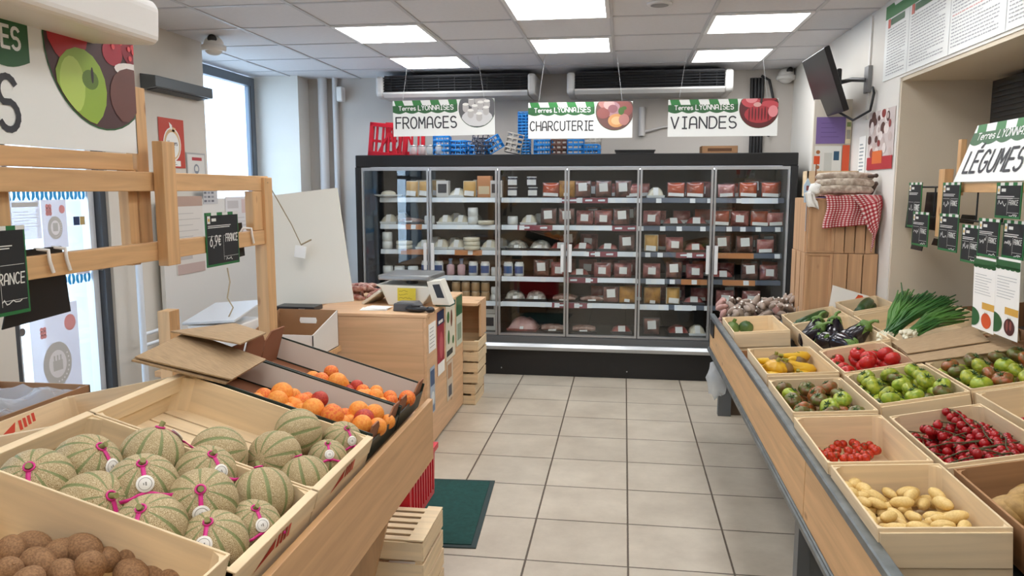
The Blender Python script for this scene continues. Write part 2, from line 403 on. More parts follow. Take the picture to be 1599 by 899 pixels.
# right wall: solid by the fridge, a deep recess under a lintel beside the vegetable stand
struct('wall_right', MB().bb((XR, 4.6, 0), (XN+.1, YB, H)), M_wallw)
struct('wall_right', MB().bb((XR, YF, 2.235), (XN+.1, 4.6, H)), M_wallw)
struct('wall_right', MB().bb((XN, YF, 0), (XN+.12, 4.6, 2.3)), M_niche)
struct('wall_right', MB().bb((XR+.005, 4.58, 0), (XN, 4.6, 2.235)), M_niche)
struct('wall_right', MB().bb((XR+.005, .2, 2.215), (XN, 4.59, 2.236)), M_niche)
struct('wall_right', MB().bb((XR, YF, 0), (XN, .2, 2.3)), M_wallw)
struct('baseboard_left', MB().bb((XL, DY1+.06, 0), (XL+.012, 5.45, .09)), mat('skirting', '#b7a996', .5))
# ceiling light panels
M_pan = mat('panel_light', '#ffffff', .5, emit=PANEL); M_pf = mat('panel_frame', '#e9e9ea', .4)
def light_panel(ix, iy, label):
    t = thing('ceiling_light', label, 'ceiling light', (gx[ix]+.308, gy[iy]+.305, H), group='square light panels in the ceiling')
    f = MB(); a, b_ = .302, .299; u, v = .278, .275
    for s in (-1, 1):
        f.bb((-a, s*b_, -.012), (a, s*v, .0)); f.bb((s*a, -v, -.012), (s*u, v, .0))
    f.build('frame', M_pf, t)
    MB().bb((-u, -v, -.009), (u, v, -.004)).build('diffuser', M_pan, t)
# columns 3,5,7 of the grid = X -1.95, -.718, .514 ; row 13 = Y 5.02
light_panel(3, 13, 'lit square ceiling panel over the counter, nearer of the two on that side')
light_panel(3, 15, 'lit square ceiling panel nearest the cheese sign')
light_panel(5, 12, 'lit square ceiling panel cut by the top of the picture')
light_panel(5, 14, 'lit square ceiling panel in the middle, farther of its column')
light_panel(7, 13, 'large lit ceiling panel nearest the television')
light_panel(7, 15, 'lit square ceiling panel nearest the meat sign')
for (ix, iy) in ((3, 10), (5, 9), (7, 10), (3, 7), (5, 6), (7, 7), (3, 4), (5, 3), (7, 4)):
    light_panel(ix, iy, 'lit square ceiling panel over the near part of the shop')
# round speaker in the ceiling
p = onZ(1030, 5, H)
t = thing('ceiling_speaker', 'small round grey disc set in a ceiling tile', 'speaker', (p.x, p.y, H))
MB().lathe([(.05, -.012), (.07, -.012), (.075, 0)], 24).build('rim', M_pf, t)
MB().lathe([(0, -.013), (.052, -.014)], 24).build('grille', mat('speaker_grille', '#9a9a9c', .6), t)

# window in the left recess
M_fr = mat('window_frame', '#6f7883', .4, metal=.3); M_gl = glass('window_glass', (.97, .99, 1), .03)
f = MB(); x0, x1 = -3.60, -3.54
f.bb((x0, 5.40, 2.60), (x1, 7.14, 2.68)); f.bb((x0, 7.06, .85), (x1, 7.14, 2.6)); f.bb((x0, 5.40, .85), (x1, 5.48, 2.6)); f.bb((x0, 5.4, .85), (x1, 7.14, .93))
wd = struct('window_1', f, M_fr); MB().bb((-3.575, 5.46, .9), (-3.567, 7.08, 2.62)).build('glass_pane', M_gl, wd)
f = MB(); f.bb((-3.545, 7.02, .9), (-3.53, 7.05, 2.6)); f.build('inner_frame', mat('frame_dark', '#3b4048', .4), wd)

f = MB(); f.bb((-3.40, WY0, WZ0), (-3.34, WY0+.06, WZ1)); f.bb((-3.40, WY1-.06, WZ0), (-3.34, WY1, WZ1)); f.bb((-3.40, WY0, WZ1-.06), (-3.34, WY1, WZ1)); f.bb((-3.40, WY0, WZ0), (-3.34, WY1, WZ0+.06))
for yy in (1.42, 2.16): f.bb((-3.40, yy-.03, WZ0), (-3.34, yy+.03, WZ1))
f.bb((-3.40, WY0, 1.78), (-3.34, WY1, 1.83))
w2 = struct('window_2', f, M_fr); MB().bb((-3.375, WY0+.03, WZ0+.03), (-3.368, WY1-.03, WZ1-.03)).build('glass_pane', M_gl, w2)
# glass door with posters and blue stickers
M_fd = mat('door_frame_metal', '#5a5f66', .35, metal=.5); M_fw = mat('door_leaf_metal', '#dfe4ea', .35, metal=.2)
f = MB(); xd0, xd1 = -3.24, -3.12
f.bb((xd0, DY0-.0, 0), (xd1, DY0+.05, DZ)); f.bb((xd0, DY1-.05, 0), (xd1, DY1, DZ)); f.bb((xd0, DY0, DZ-.05), (xd1, DY1, DZ))
dr = struct('door_1', f, M_fd)
f = MB(); a, b_ = DY0+.055, DY1-.055
f.bb((-3.21, a, .02), (-3.16, a+.05, DZ-.06)); f.bb((-3.21, b_-.05, .02), (-3.16, b_, DZ-.06)); f.bb((-3.21, a, DZ-.12), (-3.16, b_, DZ-.06)); f.bb((-3.21, a, .02), (-3.16, b_, .14))
lf = f.build('door_leaf', M_fw, dr)
MB().bb((-3.19, a+.045, .13), (-3.182, b_-.045, DZ-.11)).build('glass_pane', M_gl, dr)
f = MB()
for z in (.88, 1.02): f.tube([(-3.16, a+.025, z), (-3.13, a+.025, z)], .022, 12)
f.build('lock_rosette', mat('brushed_steel', '#a8abb0', .3, metal=.9), dr)
f = MB(); f.tube([(-3.14, b_-.07, 1.16), (-3.12, b_-.07, 1.16), (-3.12, b_-.02, 1.15)], .011, 10)
f.build('door_handle', MATS['brushed_steel'], dr)
M_blue = mat('sticker_blue', '#2c9fe6', .5); M_pap = mat('paper_white', '#f2f1ec', .8); M_trans = film('backlit_paper', '#e4e2ee', .62, .7)
f = MB()
for z in (1.60, 1.11):
    for k in range(9):
        yy = a+.08+k*.066
        for s in (-1, 1):
            f._add([(-3.176, yy+s*u, z+v) for u, v in ((.002, -.030), (.018, -.030), (.030, -.012), (.030, .012), (.018, .030), (.002, .030), (.009, 0))], [(0, 1, 2, 3, 4, 5, 6)])
f.build('sticker_row', M_blue, dr)
def art_door(y0, y1, z0, z1, kind):
    """paper taped on the door glass, facing into the shop"""
    t = thing('door_poster', kind[1], 'poster', (-3.175, y0, z0), (0, 0, R(90)))
    w_, h_ = y1-y0, z1-z0; mb = MB(); mb.box((w_/2, 0, h_/2), (w_, .0012, h_)); mb.build('sheet', M_trans, t)
    q = MB(); M = [mat('print_grey', '#c3c2c0', .8), mat('print_red', '#dd9a9a', .8), mat('print_pale', '#e9e7ea', .8)]  # print colours paled to stand for daylight coming through the paper
    if kind[0] == 'logo':
        r = min(w_, h_)*.30; cx, cz = w_*.5, h_*.42
        q.flat(disc(cx, cz, r, r*1.15), -.0012, 0); q.flat(disc(cx, cz, r*.62, r*.72), -.0018, 2)
        for k in (-1, 0, 1): ribbon(q, [(cx+k*r*.22, cz-r*.1), (cx+k*r*.22, cz+r*.42)], .006, -.0022, 0)
        q.flat([(cx-r*.34, cz-r*.34), (cx+r*.34, cz-r*.34), (cx+r*.34, cz+.02), (cx-r*.34, cz+.02)], -.0022, 0)
        for k in range(9):
            an = R(-60+k*15-90+60); q.flat(disc(cx+math.cos(an)*r*.8, cz+math.sin(an)*r*.92, r*.05), -.0022, 2)
        q.flat(disc(w_*.82, h_*.80, r*.42), -.0014, 1)
        for k in range(6): q.flat(disc(w_*.22+(k % 2)*.022, h_*.72+(k//2)*.02, .013), -.0014, 1)
    else:
        q.flat([(w_*.06, h_*.83), (w_*.94, h_*.83), (w_*.94, h_*.95), (w_*.06, h_*.95)], -.0012, 0)
        for k in range(7): q.flat([(w_*.1, h_*(.70-k*.075)), (w_*(.9 if k % 3 else .6), h_*(.70-k*.075)), (w_*(.9 if k % 3 else .6), h_*(.712-k*.075)), (w_*.1, h_*(.712-k*.075))], -.0012, 0)
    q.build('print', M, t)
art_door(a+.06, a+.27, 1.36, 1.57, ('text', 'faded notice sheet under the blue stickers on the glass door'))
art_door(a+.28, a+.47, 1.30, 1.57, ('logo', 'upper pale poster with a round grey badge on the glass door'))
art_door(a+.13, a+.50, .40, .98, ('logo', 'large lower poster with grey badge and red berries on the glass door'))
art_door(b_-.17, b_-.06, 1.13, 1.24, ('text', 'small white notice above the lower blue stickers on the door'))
t = thing('card_reader_sticker', 'small blue and gold payment sticker on the door glass', 'sticker', (-3.175, b_-.17, 1.42), (0, 0, R(90)))
q = MB(); q.box((.03, 0, .025), (.05, .0012, .05)); q.build('blue_half', mat('navy', '#2a3c62', .5), t)
q = MB(); q.box((.08, 0, .025), (.04, .0012, .05)); q.build('gold_half', mat('gold_print', '#b59a62', .5), t)

# outside: pavement, street and the pale facade opposite
struct('pavement', MB().bb((-16, -8, -.25), (XW-.3, 24, -.12)), mat('pavement', '#b9b8b4', .9, var=.05, scale=2))
fb = thing('street_building', 'pale stone building with a railed balcony outside the window', 'building', (-11.5, 10, 0))
M_st = mat('pale_stone', '#d9dce2', .9, var=.03, scale=1.5)
MB().bb((-1.5, -14, -.12), (0, 16, 11)).build('wall', M_st, fb)
for k in range(7):
    for fl in range(3):
        q = MB(); q.bb((0, -11+k*4, .9+fl*3.2), (.05, -9.8+k*4, 2.9+fl*3.2)); wdo = q.build('window', mat('far_glass', '#a9b6c4', .2), fb)
for fl in range(2):
    q = MB(); q.bb((0, -6, 3.35+fl*3.1), (.6, 14, 3.5+fl*3.1)); q.build('balcony_slab', M_st, fb)
    q = MB(); q.bb((.55, -6, 4.4+fl*3.1), (.6, 14, 4.45+fl*3.1))
    for k in range(100): q.bb((.56, -6+k*.2, 3.5+fl*3.1), (.58, -5.98+k*.2, 4.4+fl*3.1))
    q.build('balcony_railing', mat('railing', '#c3ccd4', .5), fb)

# pipes and cables
M_pipe = mat('pipe_paint', '#c9c6c4', .5)
t = MB(); t.tube([(-2.93, 7.33, 0), (-2.93, 7.33, H)], .045, 14); t.tube([(-2.81, 7.35, 0), (-2.81, 7.35, H)], .028, 12)
tag(t.build('wall_pipe', M_pipe), 'pale painted pipes running up the corner beside the white pillar', 'pipe')
MB().bb((-2.72, 7.35, 2.62), (-2.66, YB, 2.66))
t = MB(); t.box((-2.74, 7.32, 2.54), (.06, .1, .14)); tag(t.build('alarm_box', mat('white_plastic', '#e8e6e2', .4), bevel=.012), 'small white alarm box high on the corner pipe', 'alarm')
t = MB()
for k in range(4): t.tube([(1.13+k*.028, 7.34, 1.4), (1.13+k*.028, 7.33, 2.1), (1.12+k*.03, 7.34, 2.62)], .017, 8)
t.tube([(1.28, 7.34, 2.1), (1.33, 7.33, 2.35), (1.27, 7.34, 2.6), (1.2, 7.34, 2.64)], .012, 8)
tag(t.build('cable_bundle', mat('black_rubber', '#17171a', .5)), 'bundle of black cables climbing the back wall behind the meat sign', 'cables')
t = MB(); t.tube([(.15, 7.36, 2.38), (.15, 7.36, 2.12)], .03, 10); t.tube([(.15, 7.36, 2.15), (.35, 7.37, 2.2), (.6, 7.37, 2.22)], .012, 8)
tag(t.build('drain_pipe', M_pipe), 'short white drain pipe under the second air conditioner', 'pipe')
tag(MB().bb((1.478, 5.13, 2.06), (1.49, 5.16, 2.68)).build('cable_duct', mat('duct_white', '#deddd9', .4)), 'thin white cable duct on the wall behind the television', 'cable duct')
# ================================================================== HANGING AND WALL THINGS
M_wp = MATS['white_plastic']; M_blk = mat('black_plastic', '#1b1b1e', .35); M_dk = mat('dark_grille', '#26272a', .5)
def air_con(x0, x1, label):
    y0, y1, z0, z1 = 6.95, 7.38, 2.46, 2.66
    t = thing('air_conditioner', label, 'air conditioner', ((x0+x1)/2, y0, z0)); w_ = (x1-x0)/2
    pr = [(0, .03), (.03, 0), (.43, 0), (.43, .19), (0, .19)]
    for s in (-1, 1):
        b = MB(); b.prism([(u, v) for u, v in pr], s*w_, s*(w_-.07), 'x'); b.build('side_casing', mat('ac_white', '#c6c5c2', .45), t, bevel=.02)
    b = MB(); b.prism([(0, .03), (.03, 0), (.43, 0), (.43, .025), (.0, .045)], -w_+.07, w_-.07, 'x'); b.build('bottom_casing', MATS['ac_white'], t)
    b = MB(); b.bb((-w_+.07, .05, .03), (w_-.07, .43, .2)); b.build('inner_body', M_dk, t)
    b = MB()
    for k in range(6): b.box((0, .025, .055+k*.024), (2*w_-.14, .03, .004), (R(25), 0, 0))
    for k in range(9): b.bb((-w_+.14+k*(2*w_-.28)/8-.002, .02, .045), (-w_+.14+k*(2*w_-.28)/8+.002, .028, .18))
    b.build('louvre_grille', mat('grille_slat', '#2a2b2e', .5), t)
air_con(-2.27, -.80, 'long white ceiling air conditioner with dark grille above the cheese sign')
air_con(-.52, .91, 'long white ceiling air conditioner with dark grille between charcuterie and meat signs')

# hanging department signs
M_sw = mat('sign_white', '#e9ebe8', .45); M_gr = mat('sign_green', '#2f7a3c', .5); M_gd = mat('sign_green_dark', '#2b5f35', .5); M_ink = mat('sign_ink', '#33343a', .6)
def rgbm(h): return mat('print_'+h.strip('#'), h, .5)
def header(q, W, H_, x1, mats, hd):
    """awning strip, scalloped band and small lettering; mats index: 1 green, 2 dark green, 0 white"""
    top = min(H_, H_*(hd[0]+.17)); s1 = H_*hd[0]; s2 = H_*hd[1]
    n = 4; wx = x1/(n-.4)
    q.flat([(0, s1-.001), (x1, s1-.001), (x1, top), (0, top)], -.0006, 0)
    for k in range(n+1):
        xa = (k*wx+.16*wx); pa = [(xa, s1), (xa+wx*.5, s1), (xa+wx*.44-wx*.05, top), (xa-wx*.08, top)]
        q.flat([(min(max(u, 0), x1), v) for u, v in pa], -.0012, 1)
    nb = 5; bx = x1/nb
    q.flat([(0, s2+.0), (x1, s2), (x1, s1), (0, s1)], -.0012, 2)
    for k in range(nb): q.flat([(k*bx, s2)]+[(k*bx+bx*i/8, s2-math.sin(PI*i/8)*H_*.05) for i in range(1, 8)]+[((k+1)*bx, s2)], -.0012, 2)
def blobs(q, cl, items, cx, cz, r, y=-.003):
    for i, (u, v, a, b_, m_) in enumerate(items):
        pts = disc(cx+u*r, cz+v*r, a*r, b_*r, 18)
        pts = [(cx+(x-cx)*min(1, r*.985/max(1e-6, math.hypot(x-cx, z-cz))), cz+(z-cz)*min(1, r*.985/max(1e-6, math.hypot(x-cx, z-cz)))) for x, z in pts]
        pts = [(min(max(x, cl[0]), cl[1]), min(max(z, cl[2]), cl[3])) for x, z in pts]
        q.flat(pts, y-i*.00005, m_)
def dept_sign(name_txt, label, W, H_, loc, rot, pic, txt_h=.31, txt_x=(.03, .63), cords=None, circ=(.83, .735, .385), txt_z=.22, hd=(.86, .68, .725), hx=(.06, .255, .60)):
    t = thing('hanging_sign' if cords else 'shop_sign', label, 'sign', loc, rot)
    MB().bb((0, 0, 0), (W, .006, H_)).build('board', M_sw, t)
    mats = [M_sw, M_gr, M_gd, M_ink]; q = MB(); x1 = W*.64
    header(q, W, H_, x1, mats, hd)
    q.build('awning_print', mats, t)
    q = MB(); th = H_*.115
    write(q, 'Terres', W*hx[0], H_*hd[2], th, -.0022, 0, .5, W*(hx[1]-hx[0]-.03)); write(q, 'LYONNAISES', W*hx[1], H_*hd[2], th*1.1, -.0022, 0, .5, W*(hx[2]-hx[1]))
    write(q, name_txt, W*txt_x[0], H_*txt_z, H_*txt_h, -.0022, 1, .38, W*(txt_x[1]-txt_x[0]))
    q.build('lettering', [M_sw, M_ink], t)
    q = MB(); cx, cz, r = W*circ[0], H_*circ[1], H_*circ[2]*1.35; cl = (0, W, 0, H_)
    q.flat(disc(cx, cz, r*1.02, clip=cl, n=40), -.0014, 0); q.flat(disc(cx, cz, r, clip=cl, n=40), -.002, 1)
    ms, items = pic; blobs(q, cl, items, cx, cz, r)
    q.build('picture', [M_gd]+ms, t)
    if cords:
        c = MB(); dz = H-loc[2]-H_
        for x in (W*.1, W*.9): c.tube([(x, .003, H_), (x+(W*.06 if x < W/2 else -W*.06), .003+.02, H_+dz)], .0014, 5)
        c.build('hanging_cord', mat('cord_clear', '#b8b8ba', .4), t)
    return t
rnd = random.Random(7)
ch_i = []
for (u, v) in ((.35, .62), (.05, .58), (-.3, .5), (.55, .35), (.2, .3), (-.62, .2), (-.12, .12), (.5, .02), (-.35, -.12), (.12, -.3)):
    ch_i += [(u, v-.2, .17, .2, 4), (u, v, .17, .07, 5), (u, v-.1, .17, .16, 4), (u, v+.03, .165, .075, 5)]
cheese = ([rgbm('#5c5c60'), rgbm('#cfcfcf'), rgbm('#8f8f92'), rgbm('#b9b6b4'), rgbm('#ecebe6')], [(0, -.5, .85, .45, 2)]+ch_i)
cx_i = [(-.4, .5, .5, .4, 2), (.3, .6, .4, .35, 3), (-.1, .1, .42, .4, 4), (.6, .1, .35, .4, 3), (-.6, -.1, .35, .3, 3), (.1, -.5, .45, .36, 5), (.12, -.5, .3, .22, 6), (-.3, .35, .3, .26, 7), (.5, -.45, .28, .3, 2), (.35, 0, .16, .2, 8), (.5, .15, .14, .1, 8), (-.5, .65, .2, .16, 6), (-.1, .12, .26, .22, 9)]
charc = ([rgbm('#6d4d49'), rgbm('#b07a74'), rgbm('#8d5450'), rgbm('#a9838a'), rgbm('#c9925f'), rgbm('#dbb183'), rgbm('#c8a3a0'), rgbm('#4b6a35'), rgbm('#8e5f66')], cx_i)
me_i = [(-.45, .5, .5, .45, 2), (-.4, .5, .3, .22, 3), (.4, .55, .5, .22, 4), (.5, .15, .5, .25, 2), (0, -.3, .75, .45, 5)]+[(-.5+k*.16, -.3+(k % 2)*.06, .04, .34, 6) for k in range(7)]+[(.7, -.15, .25, .3, 3), (-.1, .2, .2, .12, 7), (.1, .6, .06, .4, 8)]
meat = ([rgbm('#5d1e22'), rgbm('#c24a52'), rgbm('#e08b90'), rgbm('#8f232b'), rgbm('#a8323a'), rgbm('#5f1a1d'), rgbm('#d9a6a0'), rgbm('#3a2a22')], me_i)
fr_i = [(-.62, .38, .42, .66, 2), (-.75, .35, .18, .22, 3), (-.8, .1, .07, .05, 8), (.5, .9, .6, .2, 9), (.28, .6, .2, .2, 4), (.05, .35, .22, .22, 4), (.5, .4, .24, .24, 5), (.28, .2, .2, .2, 4), (.62, .1, .24, .24, 5), (.2, -.02, .2, .16, 4), (.62, -.2, .4, .1, 8), (.55, -.55, .45, .38, 10),
        (-.42, -.54, .46, .48, 6), (-.58, -.52, .22, .34, 7), (-.26, -.42, .15, .12, 11), (-.22, -.36, .025, .1, 9)]
fruit = ([rgbm('#4a2b2c'), rgbm('#b2262c'), rgbm('#d9474a'), rgbm('#a51d31'), rgbm('#8b1729'), rgbm('#93b23a'), rgbm('#b6cf60'), rgbm('#efeae6'), rgbm('#2b1c1e'), rgbm('#6a4038'), rgbm('#5e7a24')], fr_i)
# rasp texture dots on the fruit print
for (u, v) in ((.28, .6), (.05, .35), (.5, .4), (.28, .2), (.62, .1)):
    for k in range(9): fr_i.append((u+math.cos(k*2.4)*.022*k, v+math.sin(k*2.4)*.022*k, .035, .035, 3))
dept_sign('FROMAGES', 'hanging white and green sign reading FROMAGES above the fridge', .855, .29, (-1.91, 6.3, 2.062), (0, R(-.6), 0), cheese, cords=True)
dept_sign('CHARCUTERIE', 'hanging white and green sign reading CHARCUTERIE above the fridge', .835, .285, (-.781, 6.3, 2.035), (0, 0, 0), charc, txt_h=.255, txt_x=(.02, .63), cords=True)
dept_sign('VIANDES', 'hanging white and green sign reading VIANDES above the fridge', .835, .285, (.33, 6.3, 2.04), (0, R(.0), 0), meat, cords=True)

# security cameras
def dome(px, py, label, zc=H):
    p = onZ(px, py, zc); t = thing('security_camera', label, 'security camera', (p.x, p.y, zc))
    t.scale = (1.35,)*3
    MB().lathe([(.062, 0), (.062, -.02), (.056, -.028)], 24).build('mount', M_wp, t)
    MB().ball((0, 0, -.05), .052, 20, 12).build('dome', M_wp, t)
    MB().lathe([(0, .056), (.02, .054), (.024, .048)], 14).build('lens', M_blk, t).rotation_euler = (R(118), 0, R(20))
    t.children[-1].location = (0, 0, -.05)
    return t
dome(1228, 106, 'round white dome camera on the ceiling near the television')
dome(333, 56, 'round white dome camera on the ceiling over the left window')

# television on its bracket
tv = thing('television', 'black flat television tilted down on a wall arm', 'television')
A_, B_, C_, D_ = Vector((1.2, 5.56, 2.494)), Vector((1.2, 4.97, 2.486)), Vector((1.36, 5.07, 2.115)), Vector((1.36, 5.68, 2.125))
q = MB(); q.slab([A_, D_, C_, B_], .035); q.build('casing', M_blk, tv, bevel=.006)
n_ = (D_-A_).cross(B_-A_).normalized()
def inset(P, k, o):
    c = (A_+B_+C_+D_)/4; return c+(P-c)*k+n_*o
sc_ = MB(); off = 1 if n_.x < 0 else -1
sc_.slab([inset(A_, .93, off*.0025), inset(B_, .93, off*.0025), inset(C_, .93, off*.0025), inset(D_, .93, off*.0025)], .001)
sc_.build('screen', mat('tv_screen', '#1b1c1f', .25, spec=.5), tv)
q = MB(); c = (A_+B_+C_+D_)/4; q.box(c+Vector((.05, 0, 0)), (.03, .2, .16)); q.build('back_shell', M_blk, tv, bevel=.01)
q = MB(); q.tube([c+Vector((.06, 0, 0)), (1.40, 5.2, 2.31), (1.465, 5.15, 2.30)], .014, 8); q.build('wall_arm', mat('arm_grey', '#8b8c8e', .35, metal=.6), tv)
q = MB(); q.bb((1.465, 5.10, 2.22), (1.489, 5.18, 2.38)); q.build('wall_plate', MATS['arm_grey'], tv)
q = MB(); q.tube([c+Vector((.04, 0, -.16)), (1.42, 5.2, 2.06), (1.46, 5.0, 2.1), (1.47, 4.98, 2.2), (1.475, 5.03, 2.24)], .008, 6); q.build('power_cable', M_blk, tv)

# long information board over the recess
ib = thing('information_board', 'long white printed board with green awning header on the wall above the recess', 'sign', (1.484, 4.88, 2.25), (0, 0, R(-90)))
W = 2.75; MB().bb((0, 0, 0), (W, .008, .42)).build('board', M_sw, ib)
q = MB(); q.flat([(0, .36), (W, .36), (W, .42), (.0, .42)], -.001, 2); q.flat([(.0, .345), (.62, .34), (.95, .42), (0, .42)], -.0014, 1)
q.flat([(.15, .40), (.32, .40), (.30, .42), (.13, .42)], -.0018, 0)
for x in (.05, .42, .95, 1.5, 2.05): q.flat([(x+.05, .30), (x+(.26 if x < .4 else .42), .30), (x+(.26 if x < .4 else .42), .335), (x+.05, .335)], -.002, 2); q.flat([(x, .29), (x+.04, .29), (x+.04, .34), (x, .34)], -.002, 3)
q.build('header_print', [M_sw, M_gr, M_gd, rgbm('#c8553c')], ib)
q = MB(); rr = random.Random(5)
for x, wd_ in ((.05, .30), (.42, .46), (.95, .48), (1.5, .48), (2.05, .5)):
    for k in range(17):
        z = .275-k*.0155; xx = x; e = x+wd_*(rr.uniform(.45, 1) if k % 5 == 4 else .97)
        while xx < e:
            l = rr.uniform(.012, .04); q.flat([(xx, z), (min(xx+l, e), z), (min(xx+l, e), z+.0055), (xx, z+.0055)], -.0012, 1 if (k == 7 and x > .9) else 0); xx += l+.006
for x in (.385, .925, 1.475, 2.02): q.flat([(x, .0), (x+.004, .0), (x+.004, .35), (x, .35)], -.0012, 0)
q.build('small_print', [rgbm('#a2a3a6'), rgbm('#cf9a96')], ib)

# left wall: heater bar, air curtain, posters
hb = thing('wall_heater', 'dark grey wall heater bar between the white unit and the window', 'heater', (-3.1, 4.68, 2.27))
MB().prism([(0, .0), (.11, .015), (.11, .085), (0, .10)], 0, .70, 'y').build('casing', mat('heater_grey', '#5b6062', .4, metal=.4), hb, bevel=.004)
MB().prism([(.02, -.004), (.09, .008), (.09, .014), (.02, .006)], .04, .66, 'y').build('heating_strip', M_dk, hb)
ac = thing('air_curtain', 'long rounded white unit mounted above the fruit sign', 'air curtain', (-1.62, .9, 2.10))
MB().prism([(-.12, .0), (.11, -.012), (.13, .002), (.135, .10), (.12, .125), (-.12, .13)], 0, 1.47, 'y').build('casing', M_wp, ac, bevel=.012)
MB().bb((-.08, .1, .155), (-.06, .13, H-2.1)).build('ceiling_rod', M_wp, ac); MB().bb((-.08, 1.2, .155), (-.06, 1.23, H-2.1)).build('ceiling_rod', M_wp, ac)

def paper(name, label, cat, loc, rot, w_, h_, col, marks, cols, th=.0015):
    """flat printed sheet; marks: list of (polygon, material index, layer)"""
    t = thing(name, label, cat, loc, rot)
    MB().bb((0, 0, 0), (w_, th, h_)).build('sheet', col, t)
    q = MB()
    for pl, mi, ly in marks: q.flat(pl, -.0008-.0005*ly, mi)
    if marks: q.build('print', cols, t)
    return t
def rect(x0, z0, x1, z1): return [(x0, z0), (x1, z0), (x1, z1), (x0, z1)]
def lines(x0, x1, z0, z1, n, seed=1, t_=.25):
    rr = random.Random(seed); o = []
    for k in range(n):
        z = z1-(k+.5)*(z1-z0)/n; h = (z1-z0)/n*t_
        o.append(rect(x0, z-h/2, x0+(x1-x0)*rr.uniform(.6, 1), z+h/2))
    return o
# red apple poster on the left wall
P = paper('orchard_poster', 'red poster with a white apple outline on the left wall', 'poster', (-3.094, 4.845, 1.775), (0, 0, R(90)), .30, .335, mat('poster_red', '#c04a3a', .5),
  [(disc(.15, .16, .105, .115), 0, 0), (disc(.15, .16, .096, .105), 3, 1), (disc(.15, .155, .08, .088), 0, 2),
   ([(.12, .31), (.155, .29), (.155, .255), (.13, .27)], 0, 2), ([(.16, .28), (.2, .27), (.18, .245), (.15, .25)], 3, 1), (rect(.06, .012, .24, .05), 0, 1)]+
  [(r_, 1, 3) for r_ in lines(.08, .22, .016, .046, 2, 3)], [M_pap, rgbm('#7a6a62'), M_ink, rgbm('#dcb98a')])
q = MB(); write(q, 'Vergers'.replace('V', 'V'), .095, .155, .028, -.0028, 0, .5, .11)
for r_ in lines(.09, .21, .135, .15, 1, 4, .3): q.flat(r_, -.0028, 0)
q.build('lettering', M_ink, P)
P = paper('framed_notice', 'small grey framed notice beside the red apple poster', 'notice', (-3.094, 5.16, 1.70), (0, 0, R(90)), .25, .19, mat('frame_grey', '#b4b4b2', .4, metal=.3),
  [(rect(.012, .012, .238, .178), 0, 0), (rect(.07, .135, .2, .158), 1, 1), (disc(.125, .075, .035), 2, 1), (disc(.125, .075, .022), 0, 2), (rect(.11, .03, .14, .06), 2, 3)], [rgbm('#dcdad4'), rgbm('#b9464a'), rgbm('#8b8f98')])
# white panel in the window recess with notices
tag(MB().bb((-3.06, 4.72, .45), (-3.03, 6.30, 1.56)).build('partition_board', mat('panel_white', '#dcdad6', .5), bevel=.002), 'large white panel standing along the left wall behind the wooden rack', 'panel')
paper('opening_notice', 'pale sheet with dark faded heading on the white panel', 'notice', (-3.026, 4.86, 1.04), (0, 0, R(90)), .36, .54, rgbm('#d8d3cc'),
  [(rect(0, .47, .36, .54), 0, 0), (rect(.01, .0, .36, .07), 2, 0), (rect(.02, .1, .2, .13), 1, 1)]+[(r_, 1, 1) for r_ in lines(.03, .33, .16, .44, 7, 8, .12)], [rgbm('#b59a8c'), rgbm('#b9b4b0'), rgbm('#bfa9a2')])
paper('qr_free_notice', 'small printed grey notice high on the white panel', 'notice', (-3.026, 5.24, 1.52), (0, 0, R(90)), .2, .14, rgbm('#c4c4c6'),
  [(rect(.01+.05*i, .015+.03*j, .045+.05*i, .03+.03*j), (i+j) % 2, 0) for i in range(3) for j in range(4)], [rgbm('#6b6c74'), rgbm('#8f9098')])
ALL[-1].name = 'information_notice'
paper('menu_notice', 'pale blurred poster at the right end of the white panel', 'notice', (-3.026, 5.55, 1.24), (0, 0, R(90)), .42, .33, rgbm('#dcdadb'),
  [(rect(.25, .2, .38, .31), 0, 0), (rect(.03, .24, .2, .3), 1, 0)]+[(r_, 1, 1) for r_ in lines(.03, .36, .03, .18, 5, 11, .2)], [rgbm('#d3bcb8'), rgbm('#c4c0c0')])
# no-smoking notice on the wall left of the panel
P = paper('no_smoking_notice', 'white notice with a crossed circle, seen through the wooden rack', 'notice', (-3.094, 4.52, 1.30), (0, 0, R(90)), .17, .42, M_pap,
  [(disc(.085, .31, .06), 0, 0), (disc(.085, .31, .048), 1, 1), (rect(.05, .305, .12, .318), 0, 2)]+[(r_, 2, 1) for r_ in lines(.02, .15, .04, .22, 7, 9, .3)], [M_ink, M_pap, rgbm('#8b8b88')])
# white tubular stand by the door
t = thing('display_stand', 'white tubular metal stand beside the glass door', 'stand', (-2.95, 4.30, 0))
M_wt = mat('white_tube', '#dfe6ee', .35)
MB().tube([(0, .03, 0), (0, .03, 1.32)], .02, 10).build('post', M_wt, t); MB().tube([(.0, .42, 0), (.0, .42, .78)], .015, 10).build('post', M_wt, t)
for z in (.66, .73): MB().tube([(0, .03, z), (0, .42, z)], .012, 8).build('crossbar', M_wt, t)

